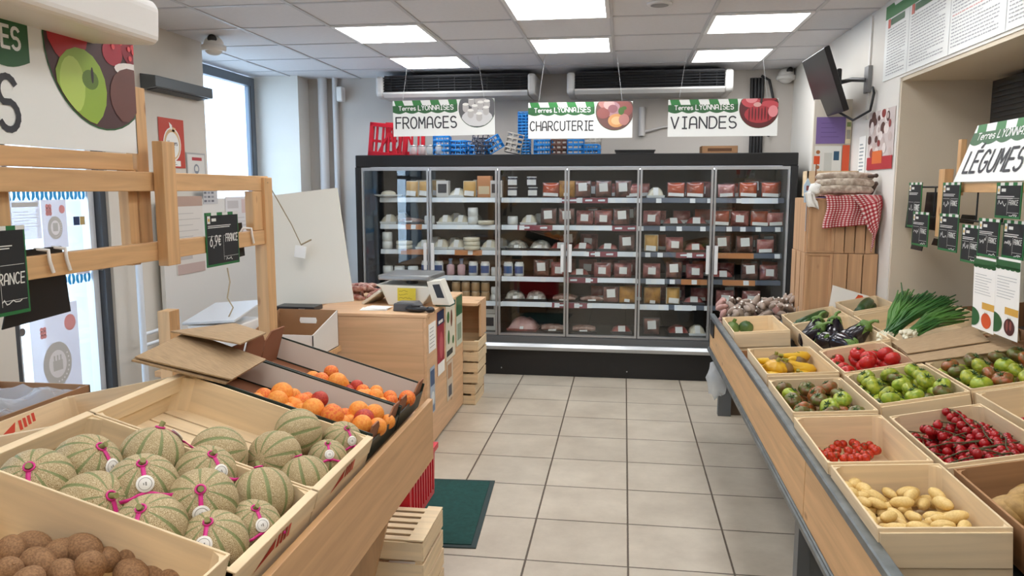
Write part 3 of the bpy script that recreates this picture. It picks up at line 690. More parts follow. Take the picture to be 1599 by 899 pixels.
# right wall: butcher poster, notice board, thermometer tag
P = paper('charcuterie_poster', 'colourful dessert and meat poster with red band on the right wall', 'poster', (1.486, 5.09, 1.745), (0, 0, R(-90)), .46, .345, rgbm('#cfc2bd'), [], [])
q = MB(); rr = random.Random(3); cm = [rgbm('#c9b7b0'), rgbm('#8e3b35'), rgbm('#e6dcd6'), rgbm('#5a3a30'), rgbm('#b0202b'), rgbm('#d86a2c')]
for k in range(34):
    x, z, r_ = rr.uniform(.02, .44), rr.uniform(.09, .335), rr.uniform(.018, .045)
    q.flat(disc(x, z, r_, r_*rr.uniform(.6, 1.1), 14, (0, .46, .075, .345)), -.001-.00005*k, rr.choice([0, 1, 2, 2, 3, 0, 1]))
q.flat(rect(0, 0, .46, .075), -.003, 4); q.flat(rect(.1, .035, .28, .11), -.0034, 5); q.build('print', cm, P)
paper('wall_note', 'narrow white printed note pinned beside the butcher poster', 'notice', (1.486, 5.28, 1.62), (0, 0, R(-90)), .14, .34, M_pap, [(r_, 0, 0) for r_ in lines(.02, .12, .03, .3, 12, 21, .35)], [rgbm('#8a979b')])
nb = thing('notice_board', 'tall pale board covered in papers below the television', 'notice board', (1.245, 5.47, .86))
MB().bb((0, 0, 0), (.24, .02, 1.36)).build('board', mat('board_cream', '#cfc8ba', .7), nb)
paper('purple_note', 'upper purple handwritten paper on the notice board', 'note', (1.262, 5.466, 1.93), (0, 0, 0), .185, .175, rgbm('#77629a'),
  [(r_, 0, 0) for r_ in lines(.03, .16, .03, .15, 4, 31, .06)], [rgbm('#3d2f5e')])
paper('purple_note', 'lower purple paper on the notice board behind the crates', 'note', (1.252, 5.466, 1.16), (0, 0, 0), .1, .5, rgbm('#7c6a9e'), [], [])
paper('leaflet', 'cream leaflet with small pictures at the right of the purple paper', 'leaflet', (1.450, 5.464, 1.93), (0, 0, 0), .034, .17, rgbm('#ddd3b4'), [(rect(.005, .11, .03, .14), 0, 0), (rect(.005, .03, .03, .09), 1, 0)], [rgbm('#7c8a4c'), rgbm('#a8a294')])
paper('leaflet', 'white leaflet with a dark phone picture under the purple paper', 'leaflet', (1.26, 5.464, 1.70), (0, 0, 0), .17, .215, rgbm('#d9dad4'),
  [(rect(.12, .12, .155, .18), 0, 0), (disc(.02, .175, .013), 1, 0), (disc(.04, .04, .012), 2, 0), (disc(.02, .075, .013), 1, 0), (rect(.06, .03, .11, .17), 3, 0)], [rgbm('#27506b'), rgbm('#a8683c'), rgbm('#5b6a4a'), rgbm('#c2c5be')])
paper('leaflet', 'orange red strip of paper at the edge of the notice board', 'leaflet', (1.435, 5.462, 1.70), (0, 0, 0), .045, .22, rgbm('#d4552f'), [], [])
# ================================================================== FRIDGE
M_fb = mat('fridge_black', '#141416', .35, var=.1, scale=3); M_alu = mat('aluminium', '#b6b9bc', .32, metal=.75); M_inn = mat('fridge_inner', '#0c0c0d', .6); M_shf = mat('shelf_steel', '#35373a', .4, metal=.5)
M_rail = mat('price_rail', '#dfe6ee', .3); M_rail_unlit = mat('price_rail_dark', '#4a5568', .35); M_bur = mat('rail_burgundy', '#7d2c3c', .5); M_ora = mat('rail_orange', '#b9763f', .5)
FX0, FX1, FY, FZ = -2.36, 1.40, 6.62, 1.925
fr = thing('display_fridge', 'long black glass-door fridge filling the back wall', 'fridge', (-.48, FY, 0))
def fl(mb, *a, **k): return mb
o0 = Vector((-.48, FY, 0))
class LB(MB):
    """builder whose coordinates are given in the room and stored relative to the fridge's base"""
    def build(s, name, m, parent=None, **k):
        s.v = [(v[0]-o0.x, v[1]-o0.y, v[2]-o0.z) for v in s.v] if parent is fr else s.v
        return MB.build(s, name, m, parent, **k)
LB().bb((FX0, FY-.01, 1.82), (FX1, 7.34, FZ)).build('top_fascia', M_fb, fr, bevel=.008)
LB().bb((FX0, FY-.02, 0), (FX0+.05, 7.34, 1.82)).build('side_panel', M_fb, fr, bevel=.004)
LB().bb((FX1-.055, FY-.02, 0), (FX1, 7.34, 1.82)).build('side_panel', M_fb, fr, bevel=.004)
LB().bb((FX0+.05, 7.26, .1), (FX1-.055, 7.34, 1.82)).build('back_panel', M_inn, fr)
LB().bb((FX0+.05, FY+.03, .02), (FX1-.055, 7.3, .345)).build('base_tank', M_inn, fr)
LB().bb((FX0+.05, FY-.035, .245), (FX1-.055, FY+.03, .345)).build('sill', mat('sill_grey', '#6a6d70', .4, metal=.5), fr)
b = LB(); b.prism([(FY-.035, .225), (FY-.075, .235), (FY-.085, .265), (FY-.06, .29), (FY-.035, .29)], FX0+.02, FX1-.02, 'x'); b.build('bumper_rail', M_alu, fr)
b = LB(); b.bb((FX0+.02, FY-.03, 0), (FX1-.02, FY+.03, .225)); kp = b.build('kick_panel', M_fb, fr)
b = MB()
for x in (-1.05, .05, 1.0): b.tube([(x+.48, -.034, .06), (x+.48, -.03, .06)], .006, 10)
b.build('screw', M_alu, kp)
DX = [-2.31, -1.695, -1.086, -.485, .128, .735, 1.345]
M_fg = glass('fridge_glass', (.96, .98, .98), .045)
for i in range(6):
    a, c_ = DX[i]+.004, DX[i+1]-.004
    b = LB(); y0, y1 = FY-.012, FY+.02
    b.bb((a, y0, 1.79), (c_, y1, 1.815)); b.bb((a, y0, .35), (c_, y1, .368)); b.bb((a, y0, .368), (a+.017, y1, 1.79)); b.bb((c_-.017, y0, .368), (c_, y1, 1.79))
    d = b.build('door', M_alu, fr)
    g_ = MB(); g_.v = []; g_.bb((a+.015+.48, .003, .366), (c_-.015+.48, .009, 1.792)); g_.build('glass_pane', M_fg, d)
    hx = (c_-.03) if i % 2 == 0 else (a+.03)
    h = MB(); h.bb((hx-.014+.48, -.045, .92), (hx+.014+.48, -.03, 1.16)); h.bb((hx-.008+.48, -.03, .95), (hx+.008+.48, -.008, .97)); h.bb((hx-.008+.48, -.03, 1.11), (hx+.008+.48, -.008, 1.13))
    h.build('handle', mat('handle_white', '#d8dadb', .35), d, bevel=.003)
SZ = [1.53, 1.29, 1.063, .831, .604]
for si, z in enumerate(SZ):
    for hf, (xa, xb) in enumerate(((-2.19, -1.10), (-1.075, .115), (.14, 1.33))):
        s_ = LB().bb((xa, 6.765, z+.012), (xb, 7.24, z+.024)).build('shelf', M_shf, fr)
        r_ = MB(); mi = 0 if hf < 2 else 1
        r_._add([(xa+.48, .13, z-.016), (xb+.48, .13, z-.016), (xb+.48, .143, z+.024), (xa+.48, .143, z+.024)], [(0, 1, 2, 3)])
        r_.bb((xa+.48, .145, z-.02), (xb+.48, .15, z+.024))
        r_.build('price_rail', M_rail if hf < 2 else M_rail_unlit, s_)  # left rails pale with window reflection, right rails unlit: painted into the colours
    # coloured strips and price tickets clipped in the rails
marks = {0: [(-.56, -.40, 'b'), (-.36, -.14, 'b'), (.98, 1.28, 'w')], 1: [(-.93, -.62, 'b'), (-.1, .12, 'b'), (-2.0, -1.8, 'o')], 2: [(-.32, -.05, 'b'), (.45, .72, 'b'), (.8, 1.1, 'o'), (-1.5, -1.25, 'o'), (-2.0, -1.75, 'o')],
         3: [(-.5, -.22, 'b'), (.5, .72, 'o'), (.85, 1.12, 'o'), (.20, .36, 'w')], 4: [(-.62, -.3, 'b'), (.15, .4, 'w'), (.45, .6, 'w')]}
mk = {'b': M_bur, 'o': M_ora, 'w': M_rail}
for si, ls in marks.items():
    for (xa, xb, c_) in ls:
        z = SZ[si]; b = LB(); b._add([(xa, 6.744, z-.022), (xb, 6.744, z-.022), (xb, 6.758, z+.024), (xa, 6.758, z+.024)], [(0, 1, 2, 3)]); q = b.build('rail_strip', mk[c_], fr)
        if c_ == 'b':
            m_ = MB()
            for k in range(2):
                x = xa+(xb-xa)*(.25+.5*k)+.48; m_._add([(x-.03, .1235, z-.006), (x+.03, .1235, z-.006), (x+.032, .1265, z+.01), (x+.018, .1265, z+.011), (x-.03, .1262, z+.008)], [(0, 1, 2, 3, 4)])
            m_.build('animal_mark', M_rail, q)
tk = LB(); rr = random.Random(9)
for z in SZ:
    x = -2.15
    while x < 1.3:
        if rr.random() < .6: tk._add([(x, 6.7435, z-.018), (x+.045, 6.7435, z-.018), (x+.045, 6.756, z+.02), (x, 6.756, z+.02)], [(0, 1, 2, 3)])
        x += rr.uniform(.09, .2)
tk.build('price_ticket', mat('ticket', '#e6e9ec', .5), fr)['kind'] = 'stuff'
LB().bb((FX0+.1, 6.72, 1.795), (FX1-.1, 6.76, 1.805)).build('interior_light', mat('led', '#eaf1ff', .5, emit=FRIDGE_FILL), fr)  # unseen glowing strip, added to brighten the goods
LB().bb((FX0+.06, 6.68, .345), (FX1-.06, 7.25, .352)).build('deck', M_shf, fr)

# ---- goods
M_tubw = mat('tub_white', '#dfe2e2', .35, inst=1, var=.03); M_lab = mat('label_white', '#e8e8e6', .6)
M_red = mat('meat_red', '#8a2f2c', .3, coat=.8, col2='#c08078', scale=14, inst=1); M_pink = mat('meat_pink', '#a8625c', .3, coat=.8, col2='#6a3535', scale=16, inst=1)
M_or = mat('smoked_orange', '#b84a22', .3, coat=.8, col2='#8c3d22', scale=9, inst=1); M_gold = mat('pastry_gold', '#c08b3c', .5, col2='#8d5d26', scale=12, inst=1)
M_chz = mat('cheese_cream', '#d6ceb8', .35, coat=.5, var=.1, scale=10, inst=1); M_chy = mat('cheese_yellow', '#c79b55', .5, var=.15, inst=1); M_film = film('cling_film', '#dfe4ea', .16, .08); M_tray = mat('tray_black', '#2d2c2e', .4)
M_brn = mat('jar_brown', '#a98862', .25); M_pkb = mat('bottle_pink', '#cfaab0', .3); M_pkc = mat('cap_blue', '#6f8fb4', .35); M_blu = mat('print_blue2', '#3c5b93', .5); M_saus = mat('sausage', '#8a6358', .5, col2='#b59a8e', scale=25, inst=1)
def jar(name, label, cat, r, h, body, lid, lr=1.0, lab=None):
    t = thing(name, label, cat)
    MB().lathe([(r*.86, 0), (r, .006), (r, h*.86), (r*.82, h*.93), (r*.82, h*.94)], 16).build('body', body, t)
    MB().lathe([(r*.9*lr, h*.92), (r*.92*lr, h), (0, h)], 16).build('lid', lid, t)
    if lab:
        q = MB(); n = 8; hh = (h*.2, h*.72)
        vs = [((r+.001)*math.cos(R(-150+120*k/n)), (r+.001)*math.sin(R(-150+120*k/n)), z) for z in hh for k in range(n+1)]
        q._add(vs, [(k, k+1, n+2+k, n+1+k) for k in range(n)]); q.build('label', lab, t)
    return Kind(t)
K_jarblue = jar('yoghurt_jar', 'x', 'jar', .042, .125, M_tubw, M_lab, .95, M_blu)
K_tub = jar('cream_tub', 'x', 'tub', .047, .075, M_tubw, M_lab, 1.05)
K_brown = jar('dessert_jar', 'x', 'jar', .040, .082, M_brn, mat('lid_tan', '#c9b89b', .4), 1.0)
K_bot = jar('drink_bottle', 'x', 'bottle', .036, .10, M_pkb, M_pkb, .6)
MB().lathe([(.018, .095), (.014, .13), (.018, .132), (.018, .15), (0, .15)], 12).build('cap', M_pkc, K_bot.o)
K_black = jar('sauce_jar', 'x', 'jar', .045, .09, mat('jar_dark', '#2b2f3c', .25), M_lab, 1.05, M_lab)
def pack(name, label, cat, w_, d, h, cont, lab=(.3, .5), up=False, tray=M_tray, seed=1, labm=None, lz=.06):
    """tray of food under film; up = leaning upright facing the glass"""
    t = thing(name, label, cat); rr = random.Random(seed)
    if up:
        MB().bb((-w_/2, 0, 0), (w_/2, .02, h)).build('tray', tray, t, bevel=.006)
        q = MB(); q.grid(lambda u, v: ((u-.5)*w_*.9, -.004-.028*math.sin(PI*u)**.5*math.sin(PI*v)**.5-rr.uniform(0, .004), (.05+.9*v)*h), 8, 8); q.build('contents', cont, t)
        MB().box((0, -.037, h*lz+h*lab[1]*.3), (2*w_*lab[0], .002, h*lab[1]*.6), (0, R((seed*7) % 13-6), 0)).build('label', labm or M_lab, t)
    else:
        MB().prism([(-w_/2, 0), (w_/2, 0), (w_/2+.006, .02), (-w_/2-.006, .02)], 0, d, 'y').build('tray', tray, t)
        q = MB(); q.grid(lambda u, v: ((u-.5)*w_*.96, v*d, .015+(h-.02)*(math.sin(PI*u)*math.sin(PI*v))**.4*rr.uniform(.85, 1)), 10, 8); q.build('contents', cont, t)
        a, b_ = w_*lab[0]*.5, h*lab[1]
        MB().slab([(-a, -.004, .02), (a, -.004, .02), (a, .03, .02+b_*1.3), (-a, .03, .02+b_*1.3)], .0015).build('label', labm or M_lab, t)
    return Kind(t)
K_redtray = pack('meat_tray', 'x', 'meat tray', .18, .2, .085, M_red, seed=2, lab=(.35, .45))
K_pinkbag = pack('meat_pack', 'x', 'meat pack', .15, .05, .13, M_pink, up=True, seed=3, tray=M_pink, lab=(.22, .75), lz=.25)
K_darkbag = pack('ham_pack', 'x', 'ham pack', .145, .05, .15, mat('ham_dark', '#3c2220', .3, coat=.8, col2='#8a5a50', scale=14, inst=1), up=True, seed=4, tray=M_tray, lab=(.25, .8), lz=.35)
K_orange = pack('salmon_pack', 'x', 'salmon pack', .155, .05, .135, M_or, up=True, seed=5, lab=(.42, .35))
K_redup = pack('bacon_pack', 'x', 'bacon pack', .15, .05, .12, M_red, up=True, seed=6, lab=(.35, .4))
K_gold = pack('filled_pastry_pack', 'x', 'pastry pack', .145, .05, .15, M_gold, up=True, seed=7, lab=(.16, .3), tray=mat('tray_gold', '#8d6a36', .4))
K_white = pack('cheese_pack', 'x', 'cheese pack', .145, .15, .10, M_chz, seed=8, tray=M_tubw, lab=(.3, .5))
K_cheeseb = pack('yellow_cheese_pack', 'x', 'cheese pack', .12, .05, .15, M_chy, up=True, seed=9, lab=(.36, .5), tray=M_chz)
K_spag = pack('white_pudding_pack', 'x', 'sausage pack', .19, .14, .10, mat('white_sausage', '#c2bdb0', .3, coat=.8, col2='#6b6862', scale=22, inst=1), seed=10, tray=M_tray, lab=(.2, .4))
K_bigham = pack('ham_joint', 'x', 'ham', .27, .2, .13, mat('ham_pink', '#a9746f', .4, col2='#c9a09a', scale=7), seed=11, tray=M_pink, lab=(.12, .3))
def s_obj(name, cat, build):
    t = thing(name, 'x', cat); build(t); return Kind(t)
def b_wheel(t):
    MB().lathe([(.07, 0), (.075, .008), (.075, .03), (.07, .036), (0, .037)], 22).build('cheese', M_chz, t); MB().lathe([(.05, .0375), (0, .038)], 20).build('label', M_lab, t)
K_wheel = s_obj('round_cheese', 'cheese', b_wheel)
def b_plate(t):
    MB().lathe([(.02, 0), (.09, .006), (.13, .02), (.128, .024), (.08, .012), (0, .012)], 26).build('dish', M_tubw, t); MB().ball((0, 0, .03), .07, 14, 8, sc=(1, 1, .45)).build('cheese', M_chz, t)
K_plate = s_obj('cheese_dish', 'dish', b_plate)
def b_sau(t):
    for k in range(4):
        MB().tube([(-.10+rnd.uniform(0, .01), k*.036, .03), (-.03, k*.036, .036), (.05, k*.036+.004, .034), (.105, k*.036, .03)], [.012, .022, .022, .010], 10).build('sausage', M_saus, t)
    MB().bb((-.12, -.02, .0), (.12, .13, .008)).build('tray', M_tray, t)
    MB().slab([(-.035, -.024, .015), (.035, -.024, .015), (.035, -.005, .055), (-.035, -.005, .055)], .001).build('label', M_lab, t)
K_saus = s_obj('sausage_pack', 'sausage pack', b_sau)
M_crt = mat('carton_print', '#d9d5cf', .6)
def b_box(t):
    MB().bb((-.055, 0, 0), (.055, .1, .15)).build('carton', M_crt, t, bevel=.002); MB().bb((-.04, -.001, .04), (.04, 0, .12)).build('print', mat('carton_dark', '#2c2f3a', .5), t)
K_box = s_obj('milk_carton', 'carton', b_box)
def b_boxo(t):
    MB().bb((-.06, 0, 0), (.06, .1, .19)).build('carton', mat('carton_orange', '#c98a5c', .6), t, bevel=.002); MB().bb((-.05, -.001, .03), (.05, 0, .1)).build('print', mat('carton_cream', '#d9c4a0', .6), t)
K_boxo = s_obj('biscuit_box', 'box', b_boxo)
NM = {id(K_jarblue): 'white yoghurt jar with blue print', id(K_tub): 'low white tub', id(K_brown): 'small tan dessert jar', id(K_bot): 'pink drink bottle with blue cap', id(K_black): 'dark jar with white lid',
      id(K_redtray): 'tray of red meat with white label', id(K_pinkbag): 'clear pack of pink meat with label', id(K_darkbag): 'dark ham pack with white label', id(K_orange): 'orange red pack with white label strip',
      id(K_redup): 'upright bacon pack', id(K_gold): 'golden pastry pack', id(K_white): 'wrapped white cheese pack', id(K_cheeseb): 'upright yellow cheese pack', id(K_spag): 'bag of whitish sausages', id(K_bigham): 'large pale pink wrapped ham',
      id(K_wheel): 'flat round white cheese', id(K_plate): 'white dish with fresh cheese', id(K_saus): 'pack of brown sausages', id(K_box): 'white carton with dark print', id(K_boxo): 'orange cream box'}
SH = ['top', 'second', 'third', 'fourth', 'fifth', 'bottom']
DR = ['first', 'second', 'third', 'fourth', 'fifth', 'sixth']
def good(K, x, si, y=6.80, dz=0, rz=0, sc=1.0, back=True):
    if back and si < 5 and dz == 0 and K in BACK and rnd.random() < .85: good(rnd.choice(BACKM if x > -.75 else [K]), x+rnd.uniform(.04, .08), si, y=7.0, rz=rnd.uniform(-12, 12), sc=1.08, back=False)
    z = (SZ[si]+.025 if si < 5 else .353)+dz
    di = max(0, min(5, sum(x > v for v in DX)-1))
    K.put((x, y, z), (R(rnd.uniform(-9, 2)) if dz == 0 and K in BACK else 0, 0, R(rz)), '%s%s, %s shelf, %s fridge door' % (NM[id(K)], '' if back else ' in the back row', SH[si], DR[di]), 'goods on the %s fridge shelf' % SH[si], sc)
BACK = [K_redtray, K_pinkbag, K_darkbag, K_orange, K_redup, K_gold, K_white, K_cheeseb, K_saus]; BACKM = [K_darkbag, K_pinkbag, K_redup, K_darkbag, K_orange]
# top shelf
for x, K in ((-2.12, K_plate), (-1.90, K_cheeseb), (-1.78, K_cheeseb), (-1.62, K_box), (-1.49, K_white), (-1.37, K_cheeseb), (-1.24, K_boxo), (-1.13, K_box),
             (-.98, K_black), (-.80, K_black), (-.64, K_orange), (-.50, K_gold), (-.36, K_darkbag), (-.18, K_darkbag), (-.01, K_darkbag), (.27, K_white), (.44, K_orange), (.60, K_orange), (.86, K_redup), (1.04, K_orange), (1.22, K_orange)): good(K, x, 0, rz=rnd.uniform(-5, 5))
good(K_black, -.98, 0, dz=.092); good(K_black, -.81, 0, dz=.092); good(K_redup, .07, 0, y=6.82)
# second shelf
for x, K in ((-2.13, K_white), (-1.93, K_saus), (-1.74, K_tub), (-1.6, K_white), (-1.46, K_white), (-1.34, K_tub), (-1.22, K_wheel), (-.98, K_tub), (-.84, K_white), (-.66, K_darkbag), (-.50, K_darkbag), (-.34, K_pinkbag), (-.18, K_pinkbag), (-.02, K_darkbag),
             (.24, K_pinkbag), (.43, K_redtray), (.62, K_redtray), (.82, K_orange), (.98, K_pinkbag), (1.14, K_orange), (1.27, K_redup)): good(K, x, 1, rz=rnd.uniform(-8, 8))
good(K_tub, -1.34, 1, dz=.075)
# third
for x, K in ((-2.14, K_tub), (-1.98, K_wheel), (-1.8, K_white), (-1.65, K_white), (-1.50, K_white), (-1.35, K_wheel), (-1.2, K_white), (-.95, K_spag), (-.74, K_spag), (-.55, K_redtray), (-.36, K_redtray), (-.14, K_redtray), (.03, K_darkbag),
             (.24, K_cheeseb), (.44, K_pinkbag), (.62, K_redtray), (.84, K_darkbag), (1.03, K_darkbag), (1.2, K_redup)): good(K, x, 2, rz=rnd.uniform(-8, 8))
good(K_wheel, -1.35, 2, dz=.038); good(K_wheel, -1.355, 2, dz=.076, rz=10); good(K_tub, -2.14, 2, dz=.077); good(K_wheel, -1.98, 2, dz=.038)
# fourth
for x, K in ((-2.14, K_tub), (-2.03, K_tub), (-1.90, K_tub), (-1.78, K_jarblue), (-1.66, K_jarblue), (-1.55, K_bot), (-1.45, K_bot), (-1.34, K_jarblue), (-1.23, K_jarblue), (-1.13, K_tub), (-1.02, K_jarblue), (-.92, K_jarblue), (-.72, K_darkbag), (-.56, K_pinkbag), (-.38, K_redtray), (-.18, K_pinkbag), (0, K_pinkbag),
             (.25, K_pinkbag), (.44, K_darkbag), (.62, K_pinkbag), (.86, K_redtray), (1.08, K_darkbag), (1.24, K_pinkbag)): good(K, x, 3, rz=rnd.uniform(-6, 6))
# fifth
for k in range(4):
    for dz in (0, .083): good(K_brown, -1.50+k*.09, 4, dz=dz)
good(K_tub, -1.14, 4, sc=.8); good(K_tub, -1.14, 4, dz=.063, sc=.8)
for x, K in ((-.96, K_spag), (-.77, K_spag), (-.52, K_saus), (-.27, K_saus), (-.10, K_darkbag), (.26, K_gold), (.44, K_cheeseb), (.62, K_redtray), (.88, K_pinkbag), (1.1, K_pinkbag)): good(K, x, 4, rz=rnd.uniform(-6, 6))
good(K_gold, -.02+.06, 4, y=6.81); 
# bottom deck
for k in range(2):
    for dz in (0, .155, ): good(K_box, -1.32+k*.125, 5, dz=dz)
for x, K in ((-1.50, K_darkbag), (-.90, K_bigham), (-.62, K_saus), (-.34, K_saus), (.0, K_redtray), (.26, K_darkbag), (.5, K_redtray), (.66, K_white)): good(K, x, 5, rz=rnd.uniform(-6, 6))

# ---- things on top of the fridge
def rack(n, w_, d, h, r, M_, name, label, seed=0):
    b = MB(); rr = random.Random(seed)
    for k in range(n):
        z0 = k*h; zz = (z0, z0+h*.8)
        for z in zz: b.tube([(-w_/2, 0, z), (w_/2, 0, z), (w_/2, d, z), (-w_/2, d, z)], r, 4, closed=True)
        for i in range(4):
            x = -w_/2+w_*i/3
            for y in (0, d): b.tube([(x, y, zz[0]), (x, y, zz[1])], r, 4, cap=False)
            b.tube([(x, 0, z0), (x, d, z0)], r, 4, cap=False)
        for i in range(1, 3): b.tube([(-w_/2, d*i/3, z0), (w_/2, d*i/3, z0)], r, 4, cap=False)
        for i in range(3):
            y = d*i/3
            for x in (-w_/2, w_/2): b.tube([(x, y, zz[0]), (x, y, zz[1])], r, 4, cap=False)
    return b.build(name, M_)
M_bw = mat('wire_blue', '#2f8fdc', .35); M_ww = mat('wire_white', '#c9c4bc', .4); M_br = mat('wire_brown', '#6b4a40', .5); M_dbw = mat('wire_dark', '#4a4e5e', .4)
TZ = FZ+.006
def put(o, loc, rot, label, cat, group='wire bottle racks on the fridge'):
    o.location = loc; o.rotation_euler = [R(a) for a in rot]; tag(o, label, cat, group); return o
r1 = put(rack(14, .1, .14, .026, .0042, M_bw, 'bottle_rack', ''), (-.87, 6.72, TZ), (0, 0, 3), 'tall tower of stacked blue wire racks left of the charcuterie sign', 'bottle rack')
specs = [(-1.60, 3, M_bw, (0, 0, 6), 'blue wire rack beside the row of glass jars'), (-1.45, 2, M_bw, (0, 0, -12), 'low blue wire rack, second right of the glass jars'), (-1.48, 2, M_dbw, (0, 0, 20), 'dark wire rack behind the blue racks under the cheese sign'),
         (-1.28, 1, M_bw, (0, 0, 0), 'small blue wire rack lying under the middle of the cheese sign'), (-1.22, 2, M_dbw, (28, 0, 30), 'tilted dark wire rack under the right end of the cheese sign'), (-1.10, 2, M_bw, (0, -30, 15), 'tipped blue wire rack under the right end of the cheese sign'),
         (-.97, 3, M_ww, (0, 12, 5), 'leaning white wire rack left of the blue tower'), (-.71, 2, M_bw, (0, 0, -4), 'low blue wire rack directly right of the blue tower'), (-.56, 2, M_br, (0, 0, 8), 'brown wire rack between two low blue racks'), (-.42, 2, M_bw, (0, 0, 3), 'low blue wire rack right of the brown one'),
         (-.30, 1, M_bw, (0, 0, -6), 'single blue wire rack under the white rack'), (-.28, 2, M_ww, (0, 0, 6), 'white wire rack at the right end of the row')]
for i, (x, n, m_, rot, lb) in enumerate(specs):
    w_ = .14; o = rack(n+1, w_, .15, .042, .005, m_, 'bottle_rack', '', i); dy = .18 if 'behind' in lb or 'white wire rack at' in lb else 0; dz = .035 if 'white wire rack at' in lb else 0
    if rot[0]: dz = .0
    if rot[1]: dz = abs(math.sin(R(rot[1])))*w_/2
    put(o, (x, 6.70+dy, TZ+dz), rot, lb, 'bottle rack')
# glass jars
j0 = thing('glass_jar', 'empty glass jar with metal lid, first of the row left of the racks', 'jar', (-1.86, 6.72, TZ), group='empty glass jars on the fridge')
M_jg = film('jar_glass', '#cfd4d4', .45, .1)
MB().lathe([(.0, 0), (.034, .0), (.036, .01), (.036, .065), (.03, .072)], 16).build('glass_body', M_jg, j0); MB().lathe([(.032, .07), (.032, .082), (0, .083)], 16).build('lid', M_alu, j0)
for k in range(1, 4): dup(j0, (-1.86+k*.078, 6.72, TZ), None, 'empty glass jar with metal lid, %s of the row left of the racks' % ('second', 'third', 'last')[k-1])
# red folding crates standing on edge
M_rd = mat('plastic_red', '#c3152a', .35)
def red_crate(loc, rot, label):
    t = thing('folded_crate', label, 'crate', loc, rot, group='red folding crates on the fridge')
    w_, h_ = .36, .30; b = MB(); b.bb((0, 0, 0), (w_, .05, .045)); b.bb((0, 0, h_-.035), (w_, .05, h_)); b.bb((0, 0, 0), (.035, .05, h_)); b.bb((w_-.035, 0, 0), (w_, .05, h_)); b.build('rim', M_rd, t, bevel=.004)
    b = MB()
    for k in range(5): b.bb((.06+k*.058, .012, .04), (.078+k*.058, .03, h_-.03))
    b.build('side_slats', M_rd, t)
    b = MB(); b.box((w_*.42, .02, h_*.5), (.018, .02, h_*.95), (0, R(25), 0)); b.box((w_*.62, .02, h_*.5), (.018, .02, h_*.95), (0, R(-22), 0)); b.bb((.03, .012, h_*.42), (w_*.3, .03, h_*.5)); b.build('brace', M_rd, t)
red_crate((-2.31, 6.80, TZ), (0, R(6), R(-4)), 'red plastic folding crate leaning at the left end of the fridge top')
red_crate((-2.17, 6.88, TZ), (0, R(2), R(8)), 'second red plastic folding crate behind the first on the fridge')
t = thing('flat_tray', 'flat black plastic tray on the fridge between two signs', 'tray', (.12, 6.85, TZ)); MB().bb((-.2, 0, 0), (.13, .3, .03)).build('body', M_blk, t, bevel=.004); MB().bb((-.21, -.01, .028), (.14, .31, .036)).build('rim', M_blk, t)
t = thing('cardboard_tray', 'small brown cardboard tray on the fridge under the meat sign', 'tray', (.80, 6.85, TZ)); M_cb = mat('cardboard', '#9a7350', .8, var=.08, scale=6, bump=.1)
b = MB(); b.bb((-.15, 0, 0), (.15, .2, .004)); b.bb((-.15, 0, 0), (.15, .004, .065)); b.bb((-.15, .196, 0), (.15, .2, .065)); b.bb((-.15, 0, 0), (-.146, .2, .065)); b.bb((.146, 0, 0), (.15, .2, .065)); b.build('tray_body', M_cb, t)
MB().bb((-.1, -.001, .02), (.1, 0, .045)).build('handle_slot', mat('slot_dark', '#5a3c26', .9), t)
